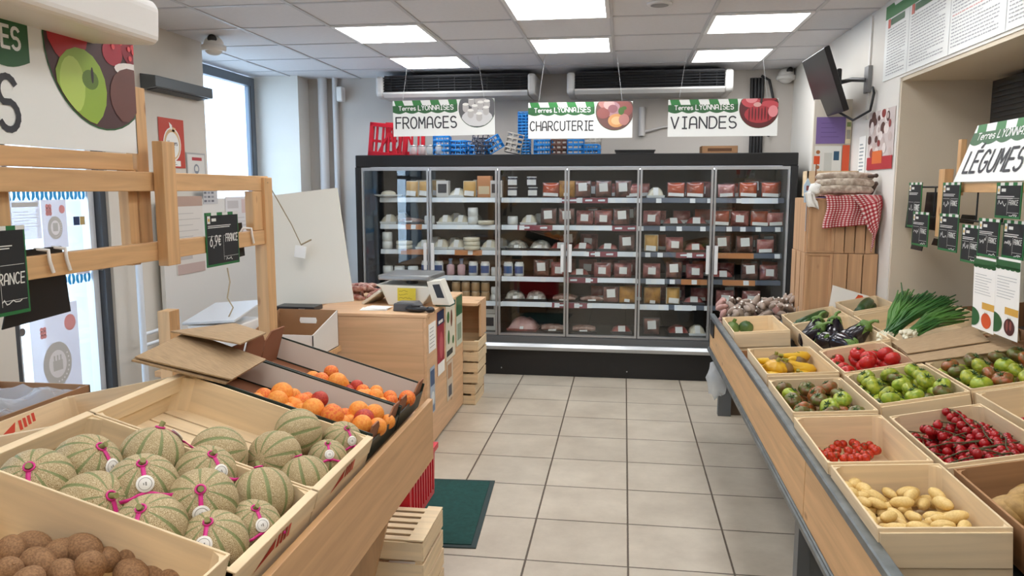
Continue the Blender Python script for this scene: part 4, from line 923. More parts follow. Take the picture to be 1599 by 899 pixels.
# ================================================================== CRATES
W_pal = {a: wood('poplar_'+a, '#e2cba6', a, dark=.88, rough=.65, knots=False) for a in 'XYZ'}
W_pal2 = {a: wood('poplar_dark_'+a, '#a9805a', a, dark=.8, rough=.7, knots=False) for a in 'XYZ'}
W_pin = {a: wood('pine_'+a, '#d4aa7a', a, dark=.82, rough=.5) for a in 'XYZ'}
W_ply = {a: wood('spruce_'+a, '#caa074', a, dark=.86, rough=.5) for a in 'XYZ'}
M_prr = mat('stencil_red', '#c8452f', .7)
def crate(name, label, cat, lx, ly, h, loc, rot=(0, 0, 0), group=None, slats=5, W=None, marks=0, th=.006, base_m=None, cleat=False, ledge=False, post=.026):
    """open wooden crate; origin at the centre of its bottom"""
    W = W or W_pal; t = thing(name, label, cat, loc, rot, group)
    for s in (-1, 1):
        MB().bb((-lx/2, s*ly/2, .004), (lx/2, s*(ly/2-th), h)).build('side_panel', W['X'], t, bevel=.0015)
        if cleat: MB().bb((-lx/2+.004, s*ly/2, .03), (lx/2-.004, s*(ly/2+.007), h-.010)).build('outer_cleat', W['X'], t, bevel=.001)
        p = MB().bb((s*lx/2, -ly/2+th, .004), (s*(lx/2-th), ly/2-th, h)).build('side_panel', W['Y'], t, bevel=.0015)
        if marks and s == 1:
            q = MB(); yy = -ly*.12
            q._add([(lx/2+.004, yy-.06, h*.55), (lx/2+.004, yy+.03, h*.66), (lx/2+.004, yy+.03, h*.88)], [(0, 1, 2)])
            for k in range(4): q._add([(lx/2+.004, yy+.04+k*.018, h*.62), (lx/2+.004, yy+.052+k*.018, h*.62), (lx/2+.004, yy+.052+k*.018, h*.9), (lx/2+.004, yy+.04+k*.018, h*.9)], [(0, 1, 2, 3)]); q.build('stencil_mark', M_prr, p)
        for s2 in (-1, 1):
            x, y = s*(lx/2-th), s2*(ly/2-th); c = post
            MB().prism([(x, y), (x-s*c, y), (x-s*c*.35, y-s2*c*.35), (x, y-s2*c)], .004, h-.004, 'z').build('corner_post', W['Z'], t)
    if ledge:
        for s in (-1, 1): MB().bb((s*(lx/2+.003), -ly/2, h-.05), (s*(lx/2-.018), ly/2, h+.002)).build('rim_plank', W['Y'], t, bevel=.002)
    b = MB(); sw = ly/slats
    for k in range(slats): b.bb((-lx/2, -ly/2+k*sw+.004, 0), (lx/2, -ly/2+(k+1)*sw-.004, .005))
    for x in (-lx/2+.03, lx/2-.03): b.bb((x-.015, -ly/2, -.006), (x+.015, ly/2, 0))
    b.build('bottom_slats', base_m or W['X'], t)
    return t
# ================================================================== LEFT PRODUCE TABLE
TX = -.72; TA = math.atan(.176/.6)          # the display leans up towards the door by about 16 degrees
tb = thing('produce_table', 'long pine produce table with tilted top holding melons and apricots', 'table', (-1.2, 1.6, 0))
def tloc(b, dx=1.2, dy=-1.6):
    b.v = [(v[0]+dx, v[1]+dy, v[2]) for v in b.v]; return b
b = MB(); b.prism([(TX, .585), (TX, .825), (TX-.02, .825), (TX-.02, .585)], .35, 2.825, 'y'); tloc(b).build('front_board', W_ply['Y'], tb, bevel=.002)
b = MB(); b.prism([(TX-.02, .765), (TX-.66, .765+.66*math.tan(TA)), (TX-.66, .745+.66*math.tan(TA)), (TX-.02, .745)], .35, 2.80, 'y'); tloc(b).build('tilted_top', W_ply['Y'], tb)
b = MB(); b.prism([(TX-.66, .925), (-1.82, .845), (-2.25, .845), (-2.25, .825), (-1.82, .825), (TX-.66, .905)], .5, 2.4, 'y'); tloc(b).build('rear_shelf', W_ply['Y'], tb)
for y in (.45, 2.62): b = MB(); b.bb((-2.2, y-.012, .0), (-1.55, y+.012, .825)); tloc(b).build('leg_panel', W_ply['Z'], tb)
for y in (.45, 1.55, 2.62):
    b = MB(); b.prism([(TX-.02, .745), (-1.36, .92), (-1.5, .92), (-1.5, 0), (-.95, 0), (-.80, .58)], y-.012, y+.012, 'y'); tloc(b).build('side_panel', W_ply['Z'], tb)
# end panel under the board, seen beside the crates on the floor
def on_table(x, up, y):
    """a point 'up' metres above the tilted rim plane (rim z .893 at the front edge)"""
    return Vector((x, y, .893+(TX-x)*math.tan(TA)))+Vector((math.sin(TA), 0, math.cos(TA)))*up
NT = Vector((math.sin(TA), 0, math.cos(TA)))
def tcrate(y0, y1, h, label, **k):
    c = on_table(TX-.31, -h, (y0+y1)/2)
    return crate('fruit_crate', label, 'crate', .625, y1-y0-.006, h, c, (0, TA, 0), ledge=True, post=.042, **k)
tcrate(1.716, 2.137, .115, 'pale wooden crate of melons next to the apricot trays', slats=6, marks=1)
tcrate(1.303, 1.714, .115, 'pale wooden crate of melons beside the kiwi crate', slats=6, marks=1)
kc = crate('fruit_crate', 'pale wooden crate holding brown kiwis', 'crate', .52, .44, .17, on_table(TX-.265, -.115, 1.06)+Vector((.0, 0, .0)), (0, TA, 0), slats=6)
BA = math.atan(.09/.42)
for (y0, y1, lb) in ((1.20, 1.70, 'nearer'), (1.705, 2.23, 'farther')):
    h = .115; c = Vector((-1.595, (y0+y1)/2, .997))-Vector((-math.sin(BA), 0, math.cos(BA)))*h
    t = crate('fruit_crate', 'pale wooden crate with red stencil on the back slope of the table, '+lb, 'crate', .43, y1-y0, h, c, (0, -BA, 0), slats=5)
    q = MB(); x = -.43/2+.0068
    q._add([(x, -.12, h*.30), (x, .02, h*.62), (x, .03, h*.86)], [(0, 1, 2)])
    for k in range(4): q._add([(x, .04+k*.018, h*(.60+.03*k)), (x, .052+k*.018, h*(.60+.03*k)), (x, .052+k*.018, h*(.86+.02*k)), (x, .04+k*.018, h*(.86+.02*k))], [(0, 1, 2, 3)])
    q.build('stencil_mark', M_prr, t.children[1])
def carton(name, label, lx, ly, h, loc, rot=(0, 0, 0), m=None, th=.006, cat='box', slot=True, mi=None):
    t = thing(name, label, cat, loc, rot); m = m or M_cb
    MB().bb((-lx/2, -ly/2, 0), (lx/2, ly/2, th)).build('base', mi or m, t)
    for s in (-1, 1):
        b = MB(); b.bb((-lx/2, s*ly/2, th), (lx/2, s*(ly/2-th), h)); b.build('side_wall', m, t)
        b = MB(); b.bb((s*lx/2, -ly/2, th), (s*(lx/2-th), ly/2, h)); b.build('end_wall', m, t)
    return t
cx_ = carton('cardboard_box', 'shallow brown cardboard box with clear plastic behind the rear crates', .36, .60, .10, (-2.03, 2.10, .847), slot=False)
q = MB(); rr = random.Random(4)
q.grid(lambda u, v: (-.17+.34*u, -.27+.54*v, .085+.03*math.sin(9*u+5*v)*math.sin(13*v)+rr.uniform(-.01, .01)), 12, 20)
q.build('plastic_liner', film('clear_plastic', '#dfe8f2', .35, .12), cx_)
# corrugated sheets lying over the ridge
M_cor = mat('corrugated', '#a68c6b', .85, var=.16, scale=30, stretch=(1, 6, 1), bump=.35, bscale=50)
S0 = (-1.50, 2.02, 1.155); 
def sheet(q_, label, th=.006, m=None):
    b = MB(); o = Vector(q_[0]); b.slab([Vector(p)-o for p in q_], th)
    ob = b.build('cardboard_sheet', m or M_cor); ob.location = o; return tag(ob, label, 'cardboard')
sheet([(-1.405, 2.00, 1.135), (-1.20, 2.15, 1.035), (-1.21, 2.42, 1.045), (-1.44, 2.34, 1.150)], 'loose brown cardboard sheet left of the apricots, undermost', .006)
sheet([(-1.400, 2.01, 1.143), (-1.185, 2.16, 1.046), (-1.19, 2.40, 1.056), (-1.42, 2.32, 1.160)], 'loose brown cardboard sheet left of the apricots, topmost at the near side', .005)
sheet([(-1.43, 2.24, 1.175), (-1.22, 2.29, 1.13), (-1.23, 2.49, 1.128), (-1.39, 2.57, 1.145)], 'loose brown cardboard sheet behind the apricots, topmost at the far side', .005)

# melons
M_mel = None
def melon_mat():
    m, nt, b = base('melon_rind'); N = nt.nodes; L = nt.links
    tc = N.new('ShaderNodeTexCoord'); vo = N.new('ShaderNodeTexVoronoi'); vo.feature = 'DISTANCE_TO_EDGE'; vo.inputs['Scale'].default_value = 26; vo.inputs['Randomness'].default_value = 1
    no = N.new('ShaderNodeTexNoise'); no.inputs['Scale'].default_value = 11; L.new(tc.outputs['Object'], no.inputs[0])
    ad = N.new('ShaderNodeMix'); ad.data_type = 'RGBA'; ad.inputs[0].default_value = .05; L.new(tc.outputs['Object'], ad.inputs[6]); L.new(no.outputs[1], ad.inputs[7])
    L.new(ad.outputs[2], vo.inputs[0])
    cr = N.new('ShaderNodeValToRGB'); cr.color_ramp.elements[0].position = .04; cr.color_ramp.elements[0].color = lin('#d9c79f'); cr.color_ramp.elements[1].position = .16; cr.color_ramp.elements[1].color = lin('#a38a5c')
    L.new(vo.outputs['Distance'], cr.inputs[0])
    n2 = N.new('ShaderNodeTexNoise'); n2.inputs['Scale'].default_value = 2; L.new(tc.outputs['Object'], n2.inputs[0])
    mx = N.new('ShaderNodeMix'); mx.data_type = 'RGBA'; mx.blend_type = 'MULTIPLY'; mx.inputs[0].default_value = .2; L.new(cr.outputs[0], mx.inputs[6]); L.new(n2.outputs[0], mx.inputs[7])
    L.new(mx.outputs[2], b.inputs['Base Color']); b.inputs['Roughness'].default_value = .6
    bp = N.new('ShaderNodeBump'); bp.inputs['Strength'].default_value = .6; bp.inputs['Distance'].default_value = .004; bp.invert = True; L.new(vo.outputs['Distance'], bp.inputs['Height']); L.new(bp.outputs[0], b.inputs['Normal'])
    return m
M_mel = melon_mat(); M_mg = mat('melon_groove', '#7c8352', .6, var=.25, scale=30); M_stem = mat('melon_stem', '#8b8a55', .7); M_pinkr = mat('ribbon_pink', '#d42a86', .45); M_stk = mat('sticker_white', '#e9e6e0', .5)
ml0 = thing('melon', 'x', 'melon', group='netted melons with pink ribbons')
b = MB(); n = 100
pf = [(math.sin(PI*i/16)**.92 if 0 < i < 16 else 0, -math.cos(PI*i/16)*.94) for i in range(17)]
b.lathe([(r, z) for r, z in pf], n, rfun=lambda a, z: 1-.035*max(0, math.cos(10*a))**8, mfun=lambda j, i: 1 if (j % 10 in (0, 9) and 1 <= i <= 14) else 0)
rind = b.build('rind', [M_mel, M_mg], ml0)
b = MB(); b.tube([(0, 0, .88), (0.02, 0, 1.03), (.07, .02, 1.14)], [.11, .075, .085], 8); b.build('stem', M_stem, ml0)
def strip(pts, w_, n=1):
    b = MB(); P_ = [Vector(p) for p in pts]; vs = []
    for i, p in enumerate(P_):
        t = (P_[min(i+1, len(P_)-1)]-P_[max(i-1, 0)]).normalized(); s = t.cross(p.normalized()).normalized()*w_/2
        vs += [p-s, p+s]
    return b._add(vs, [(2*i, 2*i+1, 2*i+3, 2*i+2) for i in range(len(P_)-1)], 0, True)
def arcpt(th, az, r=1.03): return (r*math.sin(R(th))*math.cos(R(az)), r*math.sin(R(th))*math.sin(R(az)), r*math.cos(R(th))*.95)
b = strip([arcpt(t_, 0, 1.02) for t_ in range(4, 60, 6)], .12); b.build('ribbon', M_pinkr, ml0, solid=.01)
b = MB(); b.tube([(.13*math.cos(a_*PI/6), .13*math.sin(a_*PI/6), .97) for a_ in range(12)], .03, 6, closed=True); 
b.build('ribbon_knot', M_pinkr, ml0)
tl = MB()
for az, ln in ((35, 1.35), (-40, 1.3)):
    p0 = Vector(arcpt(52, 0, 1.04)); p1 = Vector(arcpt(60, az*.6, 1.15)); p2 = Vector(arcpt(66, az, ln)); s2 = strip([p0, (p0+p1)/2+Vector((0, 0, .03)), p1, p2], .10)
    tl._add(s2.v, s2.f, 0, True)
tl.build('ribbon_tail', M_pinkr, ml0, solid=.01)
p = Vector(arcpt(38, 0, 1.05)); b = MB(); b.lathe([(0, 0), (.23, -.01), (.24, .0), (.23, .012), (0, .02)], 20); 
sk = b.build('sticker', M_stk, ml0); sk.location = p; sk.rotation_euler = (0, R(40), 0)
b = MB(); b.tube([(.17*math.cos(i*PI/10), .17*math.sin(i*PI/10), .018) for i in range(20)], .007, 4, closed=True); b.box((0, .02, .018), (.10, .04, .006)); b.box((0, -.04, .018), (.06, .03, .006)); pr_ = b.build('sticker_print', rgbm('#8f8c84'), ml0); pr_.location = p; pr_.rotation_euler = (0, R(40), 0)
K_mel = Kind(ml0)
# (px, py, radius px, tilt of the stem end, heading of that tilt, extra height, words)
mels = [(56, 757, 50, 40, -60, 0, 'at the left edge of the picture'), (134, 730, 54, 42, -10, .0, 'in the back left corner, sticker to the right'), (237, 714, 47, 20, 60, 0, 'by the slatted empty end, pink tail sticking up'),
        (222, 762, 50, 25, -50, .03, 'in the middle of the crate, sticker toward the camera'), (146, 793, 54, 58, -20, 0, 'lying against the kiwi crate, stem to the right'), (341, 712, 48, 100, 200, .0, 'bare large one lying on its side behind the others'),
        (321, 742, 45, 30, -30, .0, 'half hidden behind the big front melon'), (315, 786, 53, 45, -60, .03, 'large one with centred white sticker at the front'), (235, 828, 52, 30, -80, .01, 'touching the kiwi crate, sticker on top'),
        (333, 850, 50, 25, -75, 0, 'in the near right corner of the crates'), (429, 714, 41, 105, 80, .0, 'lying on its side with horizontal ribs'), (466, 676, 38, 100, -150, .015, 'topmost at the corner of the apricot tray'),
        (534, 689, 32, 35, -40, 0, 'farthest right, by the apricot tray edge'), (511, 716, 30, 20, -60, 0, 'small one against the front rim'), (475, 748, 38, 20, 150, 0, 'near the front rim with pink knot on top'),
        (410, 775, 46, 25, 130, .0, 'in the right half with a sticker at the top'), (393, 825, 43, 25, -40, 0, 'against the front rim, nearest the camera on that side')]
for i, (px, py, rp, tilt, hd, up, wd_) in enumerate(mels):
    fl_ = on_table(TX, -.108, 1.7); r = .068
    for _ in range(4):
        c = onP(px, py, fl_+NT*(r*.97+up), NT); r = max(.056, min(.077, rp*((c-EYE).length)*.955/FPX))
    c.x = min(max(c.x, -1.32+r*.9), TX-.012-r*.93) if True else c.x
    e = Euler((0, R(tilt), R(hd)), 'XYZ')
    K_mel.put(c, e, 'netted green-ribbed melon '+wd_, 'netted melons with pink ribbons', r)

# kiwis
M_kiwi = mat('kiwi_skin', '#9a7450', .8, col2='#7c5a3c', scale=9, bump=.2, bscale=160, inst=1)
kw = MB().ball((0, 0, 0), 1, 18, 12, sc=(.82, .82, 1.12), fn=lambda v: 1-.05*v.z*v.z)
kw.tube([(0, 0, 1.03), (0, 0, 1.10)], [.12, .08], 7)
ko = kw.build('kiwi', M_kiwi); tag(ko, 'brown kiwi in the front left crate', 'kiwi', 'brown kiwis in the front left crate')
K_ki = Kind(ko); rr = random.Random(12)
for px, py, rp in ((18, 858, 34), (60, 880, 36), (95, 862, 34), (140, 885, 36), (172, 872, 40), (215, 860, 34), (245, 895, 38), (205, 897, 36), (290, 885, 36), (235, 858, 28), (100, 896, 38), (50, 852, 28), (262, 872, 30), (318, 872, 24), (325, 895, 30), (10, 895, 36), (165, 850, 30), (130, 858, 28), (300, 868, 24), (275, 905, 36), (340, 905, 30), (40, 915, 36)):
    r = rp*1.22/FPX*1.05; c = onP(px, py, on_table(TX, -.035+rr.uniform(-.012, .012), 1), NT)
    K_ki.put(c, (rr.uniform(40, 130)*PI/180, rr.uniform(-.6, .6), rr.uniform(0, 6.3)), 'brown kiwi in the pale crate at the bottom left', 'brown kiwis in the front left crate', rr.uniform(.031, .037))

# apricot trays
M_tgr = mat('tray_dark_green', '#27332b', .45); M_tbr = mat('tray_brown', '#8b5a3e', .8); M_tin = mat('tray_inner', '#ddd5ca', .7)
def ap_tray(y0, y1, label):
    L_, D_ = .60, y1-y0; h = .095; o = on_table(TX-.305, -.097, (y0+y1)/2); t = thing('fruit_tray', label, 'tray', o, (0, TA, 0), 'cardboard apricot trays')
    for s in (-1, 1):
        b = MB(); b.bb((-L_/2, s*D_/2, 0), (L_/2, s*(D_/2-.004), h)); w_ = b.build('side_wall', M_tgr, t)
        b = MB(); b.bb((-L_/2+.01, s*(D_/2-.0045), .01), (L_/2-.01, s*(D_/2-.0055), h-.006)); b.build('lining', M_tin, w_)
        b = MB(); b.bb((s*L_/2, -D_/2, 0), (s*(L_/2-.004), D_/2, h-.03)); b.build('end_wall', M_tgr, t)
        for s2 in (-1, 1):   # raised brown corner flaps
            b = MB(); x = s*(L_/2-.008); y = s2*(D_/2-.008); hh = h+((.045 if s2 > 0 or y0 > 2.3 else -.02) if s < 0 else .02); ww = .14 if s < 0 else .09
            b.prism([(y, .0), (y-s2*ww, .0), (y-s2*ww, hh-.03), (y-s2*(ww-.03), hh), (y, hh)], x, x-s*.005, 'x'); b.build('corner_flap', M_tbr, t)
    b = MB(); b.bb((-L_/2, -D_/2, 0), (L_/2, D_/2, .004)); b.build('base', M_tbr, t)
    b = MB(); b.tube([(-L_/2+.05+.03*math.cos(a_*PI/10), -D_/2-.0015, .04+.018*math.sin(a_*PI/10)) for a_ in range(20)], .002, 4, closed=True); b.build('round_emblem', mat('emblem_yellow', '#b9a83c', .6), t)
    return t
ap_tray(2.160, 2.462, 'dark cardboard tray of apricots touching the melon crate')
ap_tray(2.470, 2.775, 'dark cardboard tray of apricots nearest the wooden counter')
def apmat(n_, a_, b__): return mat(n_, a_, .5, col2=b__, scale=5, inst=1, spec=.35, stretch=(1, 1, 1.2))
M_ap = [apmat('apricot', '#eda046', '#e58434'), apmat('apricot_blush', '#dc5c2c', '#e8903a'), apmat('apricot_red', '#a02c2c', '#c04a30')]
def fruit_ball(crease=.06):
    b = MB(); b.ball((0, 0, 0), 1, 20, 12, fn=lambda v: (1-.10*max(0, v.z-.9)*8*.12)*(1-crease*math.exp(-((math.atan2(v.y, v.x))/.16)**2)*(1-abs(v.z))))
    return b
KA = []
for i, nm in enumerate(('orange apricot', 'red-blushed apricot', 'dark red apricot')):
    o = fruit_ball().build('apricot', M_ap[i]); tag(o, nm, 'apricot'); KA.append((Kind(o), nm))
near = [(235,252,25,0),(265,235,28,1),(298,262,33,0),(290,275,30,0),(333,222,35,0),(375,232,22,0),(362,262,25,0),(350,285,25,0),(405,255,28,1),(408,292,28,0),(447,283,36,0),(473,245,28,2),(425,245,20,1),(508,315,40,1),(553,335,28,0),(565,305,22,1),(518,288,22,0),(585,328,15,0),(617,288,33,0),(675,298,32,0),(630,340,32,0),(637,318,33,2),(692,348,30,0),(725,328,24,0),(545,345,25,0),(380,270,26,0),(480,330,22,0)]
far = [(447,168,27,0),(515,145,27,1),(452,192,30,1),(512,200,35,0),(553,190,28,0),(575,215,18,2),(610,198,25,2),(632,215,24,1),(575,232,22,0),(625,240,27,0),(605,248,18,0),(680,235,28,0),(682,218,25,0),(668,258,22,0),(732,238,26,1),(738,252,22,1),(803,242,30,1),(700,262,18,0),(545,225,22,0),(650,232,20,0)]
for lst, y0, y1, nm2 in ((near, 2.165, 2.457, 'in the tray beside the melons'), (far, 2.475, 2.77, 'in the tray by the counter')):
    for u, v, rp, k in lst:
        px, py = 300+u/2.372, 520+v/2.372; r = max(.025, min(.036, rp/2.372*2.5/FPX*1.15))
        c = onP(px, py, on_table(TX, -.082+r+.02+(rp-22)*.0012, 2), NT)
        c.y = min(max(c.y, y0+r), y1-r); c.x = min(max(c.x, -1.33+r), TX-.012-r)
        KA[k][0].put(c, (rr.uniform(0, 6.3), rr.uniform(0, 6.3), rr.uniform(0, 6.3)), KA[k][1]+' '+nm2, KA[k][1]+'s '+nm2, r)

# ================================================================== WOODEN RACK WITH PRICE CARDS
rk = thing('wooden_rack', 'pine frame rack standing behind the left produce table', 'rack', (-1.7, 3.4, 0))
def rb(a, b_, name='rail', ax='Y'):
    m_ = MB().bb((a[0]+1.7, a[1]-3.4, a[2]), (b_[0]+1.7, b_[1]-3.4, b_[2])); return m_.build(name, W_pin[ax], rk, bevel=.0025)
rb((-1.72, 1.2, 1.622), (-1.68, 3.49, 1.690)); rb((-1.715, 1.2, 1.372), (-1.675, 3.44, 1.438))
rb((-1.76, 1.2, 1.695), (-1.72, 2.53, 1.752))
rb((-1.675, 2.575, 1.352), (-1.635, 2.655, 1.80), 'post', 'Z')
rb((-1.765, 2.50, 1.36), (-1.725, 2.55, 1.70), 'post', 'Z'); rb((-1.765, 2.558, 1.40), (-1.722, 2.625, 1.99), 'post', 'Z')
rb((-1.725, 3.42, 0), (-1.665, 3.50, 1.684), 'post', 'Z'); rb((-1.72, 3.33, 1.44), (-1.68, 3.42, 1.62), 'block', 'Z')
rb((-1.765, 1.89, 1.36), (-1.72, 1.96, 1.622), 'post', 'Z')
rb((-2.09, 3.18, .0), (-2.03, 3.26, 1.08), 'short_post', 'Z')
dept_sign('FRUITS', 'large white and green sign reading FRUITS on the pine rack', 1.35, .46, (-1.722, 1.215, 1.755), (0, 0, R(90)), fruit, txt_h=.32, txt_x=(.20, .598), circ=(.878, .728, .419), txt_z=.09, hd=(.745, .52, .585), hx=(.14, .34, .615))

# price cards
M_slate = mat('slate', '#17191b', .75); M_cg = mat('card_green', '#1f6b36', .5); M_chalk = mat('chalk', '#d9d9d4', .9)
def card(label, loc, rotz, lines_, seed=0, w_=.15, h_=.21, tilt=0, lean=0, name='price_card'):
    t = thing(name, label, 'price card', loc, (R(lean), R(tilt), rotz)); rr = random.Random(seed)
    MB().bb((0, 0, 0), (w_, .004, h_)).build('board', M_cg, t)
    q = MB(); q.flat(rect(.006, .010, w_-.006, h_-.006), -.0006, 0); q.build('slate_face', M_slate, t)
    q = MB(); n = 6
    for k in range(n): q.flat(rect(w_*k/n, h_-.012, w_*(k+1)/n, h_), -.0009, k % 2)
    q.flat(rect(.012, h_-.045, .034, h_-.014), -.0011, 1); q.flat(disc(.023, h_-.03, .007), -.0015, 2); q.build('header_strip', [M_cg, M_chalk, rgbm('#c9a23a')], t)
    q = MB(); q.flat(rect(.045, h_-.036, .045+.035, h_-.024), -.0011, 0)
    for k in range(2): q.flat(rect(.014, h_-.056-k*.007, w_*.75-k*.01, h_-.053-k*.007), -.0011, 0)
    for (x0, x1, z0) in ((.012, w_*.45, h_*.56), (w_*.52, w_-.012, h_*.56)): q.flat(rect(x0, z0, x1, z0+.0012), -.0011, 0)
    q.flat(rect(w_*.5, h_*.1, w_*.5+.0012, h_*.56), -.0011, 0); q.flat(rect(w_*.5, h_*.16, w_-.01, h_*.16+.0012), -.0011, 0)
    for (txt, x, z, hh, ww, sl) in lines_:
        if txt == '~':
            pts = [(x+ww*i/9, z+hh*(rr.uniform(0, 1) if i % 2 else rr.uniform(0, .5))) for i in range(10)]; ribbon(q, pts, .0014, -.0012, 0)
        else: write(q, txt, x, z, hh, -.0012, 0, .38, ww, sl)
    q.build('chalk_writing', M_chalk, t); return t
fran = lambda w_, h_: ('FRANCE', w_*.55, h_*.38, h_*.13, w_*.36, .1)
card('slate price card reading 6,9€ FRANCE hanging on the pine rack', (-1.668, 2.895, 1.312), R(90), [('6,9€', .024, .085, .042, .085, .1), ('FRANCE', .150, .098, .032, .10, .1), ('~', .15, .02, .014, .05, 0)], 1, w_=.27*.98, h_=.222)
ALL[-1].scale = (1, 1, 1)
card('slate price card cut off at the left edge of the picture', (-1.668, 1.745, 1.285), R(90), [('FRANCE', .075, .085, .03, .11, .1), ('~', .1, .03, .014, .07, 0)], 2, w_=.20, h_=.245)
def black_back(label, pts, th=.004):
    o = Vector(pts[0]); b = MB(); b.slab([Vector(p)-o for p in pts], th); t = thing('price_card', label, 'price card', o)
    b.build('board', mat('card_back', '#121213', .5), t); return t
t = black_back('blank black card hanging over the lower rail of the pine rack', [(-1.74, 1.915, 1.235), (-1.74, 2.19, 1.245), (-1.70, 2.12, 1.458), (-1.70, 1.95, 1.457)])
def clip(t, p): 
    q = MB(); x, y, z = [p[i]-t.location[i] for i in range(3)]
    q.tube([(x+.006, y+.012, z-.055), (x+.006, y, z-.02), (x+.004, y, z+.012), (x-.03, y-.01, z+.016), (x-.05, y-.02, z-.02)], .006, 5); q.build('white_clip', M_wp, t)
clip(t, (-1.672, 2.10, 1.44)); clip(t, (-1.672, 2.03, 1.44))
t = black_back('small blank black card behind the 6,9€ card on the pine rack', [(-1.735, 3.16, 1.318), (-1.735, 3.33, 1.325), (-1.735, 3.315, 1.478), (-1.735, 3.16, 1.475)])
clip(t, (-1.672, 3.28, 1.44))

# ================================================================== COUNTER AND THINGS ON IT
CXR, CY0, CY1, CZ = -1.18, 4.50, 5.56, .87
ct = thing('shop_counter', 'knotty spruce counter carrying the white scale', 'counter', (-1.5, 5.0, 0))
def cb(a, b_, name, ax, m=None): return MB().bb((a[0]+1.5, a[1]-5.0, a[2]), (b_[0]+1.5, b_[1]-5.0, b_[2])).build(name, (m or W_ply)[ax], ct, bevel=.003)
W_cnt = {a: wood('counter_spruce_'+a, '#dcb48c', a, dark=.86, rough=.45, scale=.8) for a in 'XYZ'}
cb((-1.95, CY0, 0.02), (CXR-.02, CY0+.02, CZ-.02), 'front_panel', 'X', W_cnt); cb((CXR-.02, CY0, .02), (CXR, CY1, CZ-.02), 'side_panel', 'Y', W_cnt)
cb((-1.95, CY0-.004, CZ-.02), (CXR+.003, CY1, CZ), 'worktop', 'X', W_cnt); cb((-1.95, CY1-.02, .02), (CXR-.02, CY1, CZ-.02), 'back_panel', 'X', W_cnt)
c2 = thing('side_counter', 'lower wooden counter under the white board beside the scale counter', 'counter', (-2.4, 5.0, 0))
MB().bb((.12, -.35, .855), (.44, .75, .875)).build('worktop', W_cnt['X'], c2); MB().bb((.14, -.33, 0), (.42, -.31, .855)).build('front_panel', W_cnt['X'], c2)
# notices on the counter's side
def sidep(name, label, y0, y1, z0, z1, col, marks, cols): return paper(name, label, 'notice', (CXR+.003, y0, z0), (0, 0, R(90)), y1-y0, z1-z0, col, marks, cols)
ps = [onX(670, 497, CXR), onX(683, 540, CXR)]
sidep('counter_notice', 'white price sheet at the near corner of the counter side', 4.54, 4.72, .62, .80, M_pap, [(r_, 0, 0) for r_ in lines(.02, .16, .02, .16, 6, 41, .2)], [rgbm('#9a9a96')])
sidep('counter_notice', 'small blue and white flyer low on the counter side', 4.56, 4.68, .22, .52, rgbm('#a9b6c6'), [(rect(.01, .18, .11, .28), 0, 0), (disc(.06, .1, .04), 1, 0), (rect(.01, .01, .11, .05), 2, 0)], [rgbm('#40587e'), rgbm('#e0e4e6'), rgbm('#6c7f99')])
sidep('counter_notice', 'red and blue leaflet with a white foot on the counter side', 4.76, 4.95, .42, .84, rgbm('#a02434'), [(rect(0, .33, .19, .42), 0, 0), (rect(0, 0, .19, .08), 1, 0), (disc(.1, .19, .05, .09), 2, 0), (rect(.03, .34, .15, .36), 1, 1)], [rgbm('#23305a'), M_pap, rgbm('#c45a62')])
sidep('counter_notice', 'cream poster with green pictures near the far edge of the counter side', 5.0, 5.28, .46, .85, rgbm('#ddd8c4'), [(disc(.07, .3, .04), 0, 0), (disc(.17, .28, .03, .06), 1, 0), (disc(.08, .16, .03, .05), 0, 0), (rect(.02, .03, .2, .07), 2, 0), (disc(.22, .12, .03), 0, 0)], [rgbm('#4f7a45'), rgbm('#7a4a35'), rgbm('#3a3a36')])
sidep('counter_notice', 'narrow green topped leaflet at the far end of the counter side', 5.33, 5.53, .50, .86, rgbm('#c9d0bf'), [(rect(0, .22, .2, .36), 0, 0), (rect(.03, .04, .16, .16), 1, 0)], [rgbm('#27603c'), rgbm('#8fa088')])
sidep('counter_notice', 'torn hanging brown and white flyer under the cream poster', 5.02, 5.20, .18, .45, rgbm('#d2c3ae'), [(rect(.02, .15, .14, .25), 0, 0), (rect(.04, .02, .14, .1), 1, 0)], [rgbm('#b58a66'), rgbm('#51525c')])

# scale
M_sc = mat('scale_cream', '#dcd9cd', .4); M_scg = mat('scale_plate', '#9a9c9c', .3, metal=.7)
scl = thing('shop_scale', 'cream electronic scale with a yellow note on the counter', 'scale', (-1.40, 4.98, CZ), (0, 0, R(-4)))
b = MB(); b.prism([(-.12, 0), (.11, 0), (.20, .115), (.19, .13), (-.21, .135), (-.17, .11)], -.14, .16, 'y'); b.build('body', M_sc, scl, bevel=.008)
b = MB(); b.slab([(-.18, -.16, .10), (-.31, -.14, .01), (-.28, .12, .01), (-.15, .14, .12)], .02); b.build('front_foot', M_sc, scl, bevel=.005)
b = MB(); b.bb((-.19, -.14, .165), (.17, .20, .20)); b.build('weighing_plate', M_scg, scl, bevel=.01)
MB().tube([(0, 0, .13), (0, 0, .17)], .04, 12).build('plate_support', M_blk, scl)
b = MB(); b.prism([(.19, .012), (.31, .012), (.245, .178), (.15, .165)], -.15, -.04, 'y'); dsp = b.build('display_head', M_sc, scl, bevel=.006)
b = MB(); b.flat([(.222, .06), (.272, .06), (.238, .15), (.190, .145)], -.1505); b.build('display_screen', mat('lcd', '#3a4048', .2), dsp)
b = MB(); b.bb((.20, -.12, 0), (.30, .0, .03)); b.build('head_foot', mat('foot_green', '#2f6156', .5), scl)
t = thing('sticky_note', 'yellow handwritten note on the front of the scale', 'note', (-1.455, 4.815, CZ+.035), (R(-2), 0, R(-4)))
MB().bb((0, 0, 0), (.125, .001, .085)).build('sheet', mat('note_yellow', '#d6c23c', .7), t)
